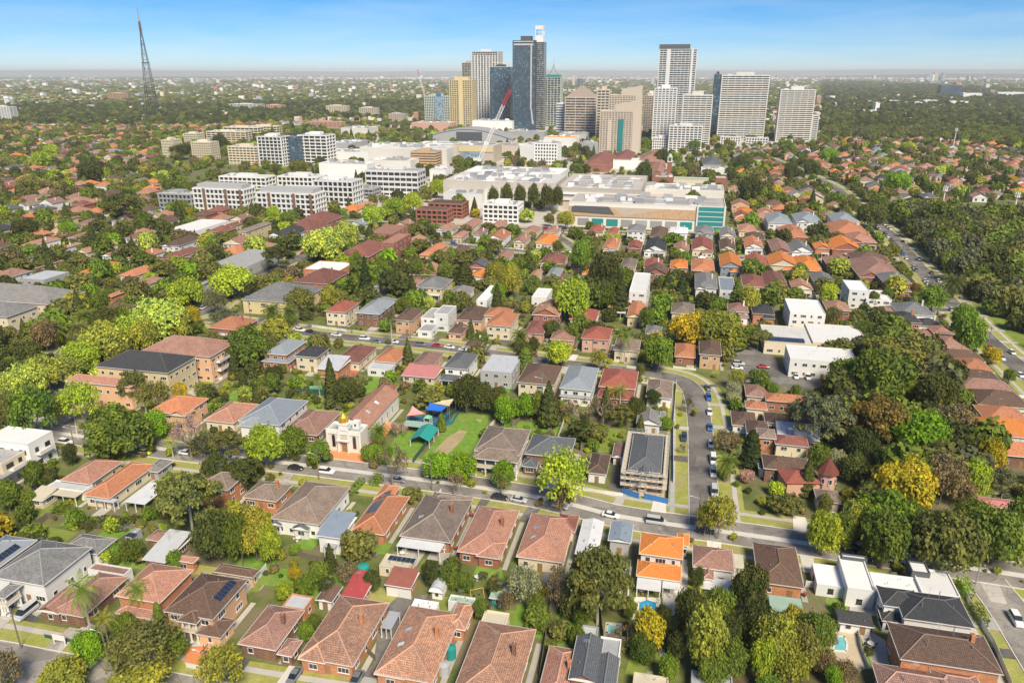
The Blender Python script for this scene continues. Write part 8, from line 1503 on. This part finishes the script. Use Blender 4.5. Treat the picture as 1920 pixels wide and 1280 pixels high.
for nm_, P_, S_, T_, I_, Z_ in (('garden_plants', P1, S1, T1, I1, Z1), ('distant_trees', P_, S_, T_, I_, Z_)):
  me = bpy.data.meshes.new(nm_); me.vertices.add(len(P_)); me.vertices.foreach_set('co', np.array(P_, dtype=np.float32).ravel())
  at = me.attributes.new('scl', 'FLOAT_VECTOR', 'POINT'); at.data.foreach_set('vector', np.array(S_, dtype=np.float32).ravel())
  at = me.attributes.new('tint', 'FLOAT_COLOR', 'POINT'); at.data.foreach_set('color', np.array(T_, dtype=np.float32).ravel())
  at = me.attributes.new('pid', 'INT', 'POINT'); at.data.foreach_set('value', np.array(I_, dtype=np.int32)); at = me.attributes.new('rotz', 'FLOAT', 'POINT'); at.data.foreach_set('value', np.array(Z_, dtype=np.float32))
  o = obj(nm_, me); o['kind'] = 'stuff'; ng = bpy.data.node_groups.new('scatter', 'GeometryNodeTree'); ng.interface.new_socket('Geometry', in_out='INPUT', socket_type='NodeSocketGeometry'); ng.interface.new_socket('Geometry', in_out='OUTPUT', socket_type='NodeSocketGeometry')
  N = ng.nodes; L = ng.links; gi = N.new('NodeGroupInput'); go = N.new('NodeGroupOutput'); ip = N.new('GeometryNodeInstanceOnPoints'); ci = N.new('GeometryNodeCollectionInfo'); ci.inputs['Collection'].default_value = protoc; ci.inputs['Separate Children'].default_value = True; ci.inputs['Reset Children'].default_value = True
  def na(nm, ty):
      a = N.new('GeometryNodeInputNamedAttribute'); a.data_type = ty; a.inputs['Name'].default_value = nm; return [s for s in a.outputs if s.enabled and s.name == 'Attribute'][0]
  mp = N.new('GeometryNodeMeshToPoints'); L.new(gi.outputs[0], mp.inputs['Mesh']); L.new(mp.outputs[0], ip.inputs['Points']); L.new(ci.outputs[0], ip.inputs['Instance']); ip.inputs['Pick Instance'].default_value = True; L.new(na('pid', 'INT'), ip.inputs['Instance Index']); L.new(na('scl', 'FLOAT_VECTOR'), ip.inputs['Scale'])
  cx = N.new('ShaderNodeCombineXYZ'); L.new(na('rotz', 'FLOAT'), cx.inputs['Z']); er = N.new('FunctionNodeEulerToRotation'); L.new(cx.outputs[0], er.inputs[0]); L.new(er.outputs[0], ip.inputs['Rotation']); L.new(ip.outputs[0], go.inputs[0])
  md = o.modifiers.new('scatter', 'NODES'); md.node_group = ng
# bins, clothes lines and trampolines in the back yards
def mk_bin(): a, b_ = MB(), MB(); a.box(-.29, -.36, .08, .29, .36, .98); b_.box(-.32, -.4, .981, .32, .38, 1.06); return (('body', a, 'paling_green'), ('lid', b_, 'crane_red'))
def mk_line(): a, b_ = MB(), MB(); a.tube((0, 0, 0), (0, 0, 2.1), .05, .05, 6); [b_.tube((0, 0, 2.1), (1.7 * math.cos(t), 1.7 * math.sin(t), 2.2), .03, .03, 4) for t in (.3, 1.87, 3.44, 5.01)]; [b_.tube((k * math.cos(t), k * math.sin(t), 2.18), (k * math.cos(t + 1.57), k * math.sin(t + 1.57), 2.18), .015, .015, 3) for t in (.3, 1.87, 3.44, 5.01) for k in (.8, 1.2, 1.6)]; return (('pole', a, 'steel'), ('line_frame', b_, 'steel'))
def mk_tramp(): a, b_ = MB(), MB(); [a.tube((1.5 * math.cos(t), 1.5 * math.sin(t), 0), (1.5 * math.cos(t), 1.5 * math.sin(t), 2.4), .04, .04, 5) for t in np.arange(0, 6.2, 1.05)]; b_.tube((0, 0, .75), (0, 0, .8), 1.6, 1.6, 16); return (('frame', a, 'steel'), ('mat', b_, 'black'))
YI = {}
for k_, (nm_, ct_, fn) in enumerate((('wheelie_bin', 'bin', mk_bin), ('clothes_line', 'clothes line', mk_line), ('trampoline', 'trampoline', mk_tramp))): YI[nm_] = (ct_, [(a, b_.mesh(a, [MT[c_]])) for a, b_, c_ in fn()])
it = []
for q in ROOFPLAN[:150]:
    if q[1] - q[0] < 8: continue
    k_ = int(q[0] * 7 + q[3]) % 7; nm_ = ('wheelie_bin', 'wheelie_bin', 'clothes_line', 'trampoline', 'wheelie_bin', 'clothes_line', None)[k_]
    if nm_: p = wp(q[1] + .7, q[2] + 2) if nm_ == 'wheelie_bin' else wp((q[0] + q[1]) / 2 + 2, q[3] + 6)
    if nm_ and not on_road(p, 1) and (nm_ == 'wheelie_bin' or not any(z[0] - 1 < uv(p)[0] < z[1] + 1 and z[2] - 1 < uv(p)[1] < z[3] + 1 for z in ROOFNEAR(*uv(p)))): it.append((nm_, p))
for (nm_, p), lb in zip(it, order_labels([({'wheelie_bin': 'green wheelie bin with red lid', 'clothes_line': 'rotary clothes line', 'trampoline': 'round black trampoline'}[a], p) for a, p in it], None)):
    r = empty(nm_, p, p.x % 3); tag(r, lb, YI[nm_][0], nm_.replace('_', ' ') + 's in the yards'); [obj(a, me, r) for a, me in YI[nm_][1]]
# streets between the rows of the far suburb
mb = MB()
for row in range(0, 44, 1):
    v0 = vR3 + 15 + row * 41 + 37.5
    for k in range(-75, 75):
        u0 = k * 20.0; c = wp(u0 + 10, v0 + 1); x, y = PX(c)
        if c.y > 100 and -80 < x < 2000 and y < 640 and not any(inpoly(x, y, z) for z in (Z_FOREST, Z_CENTRE, Z_GULLY, Z_WOOD, Z_WOOD2)) and free(u0 + 1, u0 + 19, v0 - 1, v0 + 1) and row % 2 == 1 and y > 200: mb.poly([wp(u0, v0 - 3, .03), wp(u0 + 20, v0 - 3, .03), wp(u0 + 20, v0 + 4, .03), wp(u0, v0 + 4, .03)])
if mb.f: o = mb.build('side_streets', MT['asphalt']); o['kind'] = 'structure'

for nm_, pts_ in (('the middle street', [(470, 601), (560, 613), (660, 625), (770, 636), (880, 648), (1000, 664), (1110, 678), (1205, 692)]), ('the diagonal road', [(1600, 392), (1640, 432), (1690, 485), (1745, 545), (1800, 605), (1850, 655)]), ('the bottom street', [(40, 1215), (205, 1248), (395, 1288)]), ('the upper cross street', [(1180, 472), (1300, 474), (1420, 475), (1540, 476)]), ('the street behind the conifers', [(700, 440), (800, 449), (900, 457), (1000, 466)])):
    A = [pole(x, y, 10, 'timber power pole, %s from the left along %s' % (ORD(i), nm_)) for i, (x, y) in enumerate(pts_)]; wires(A, 'overhead wires along ' + nm_)
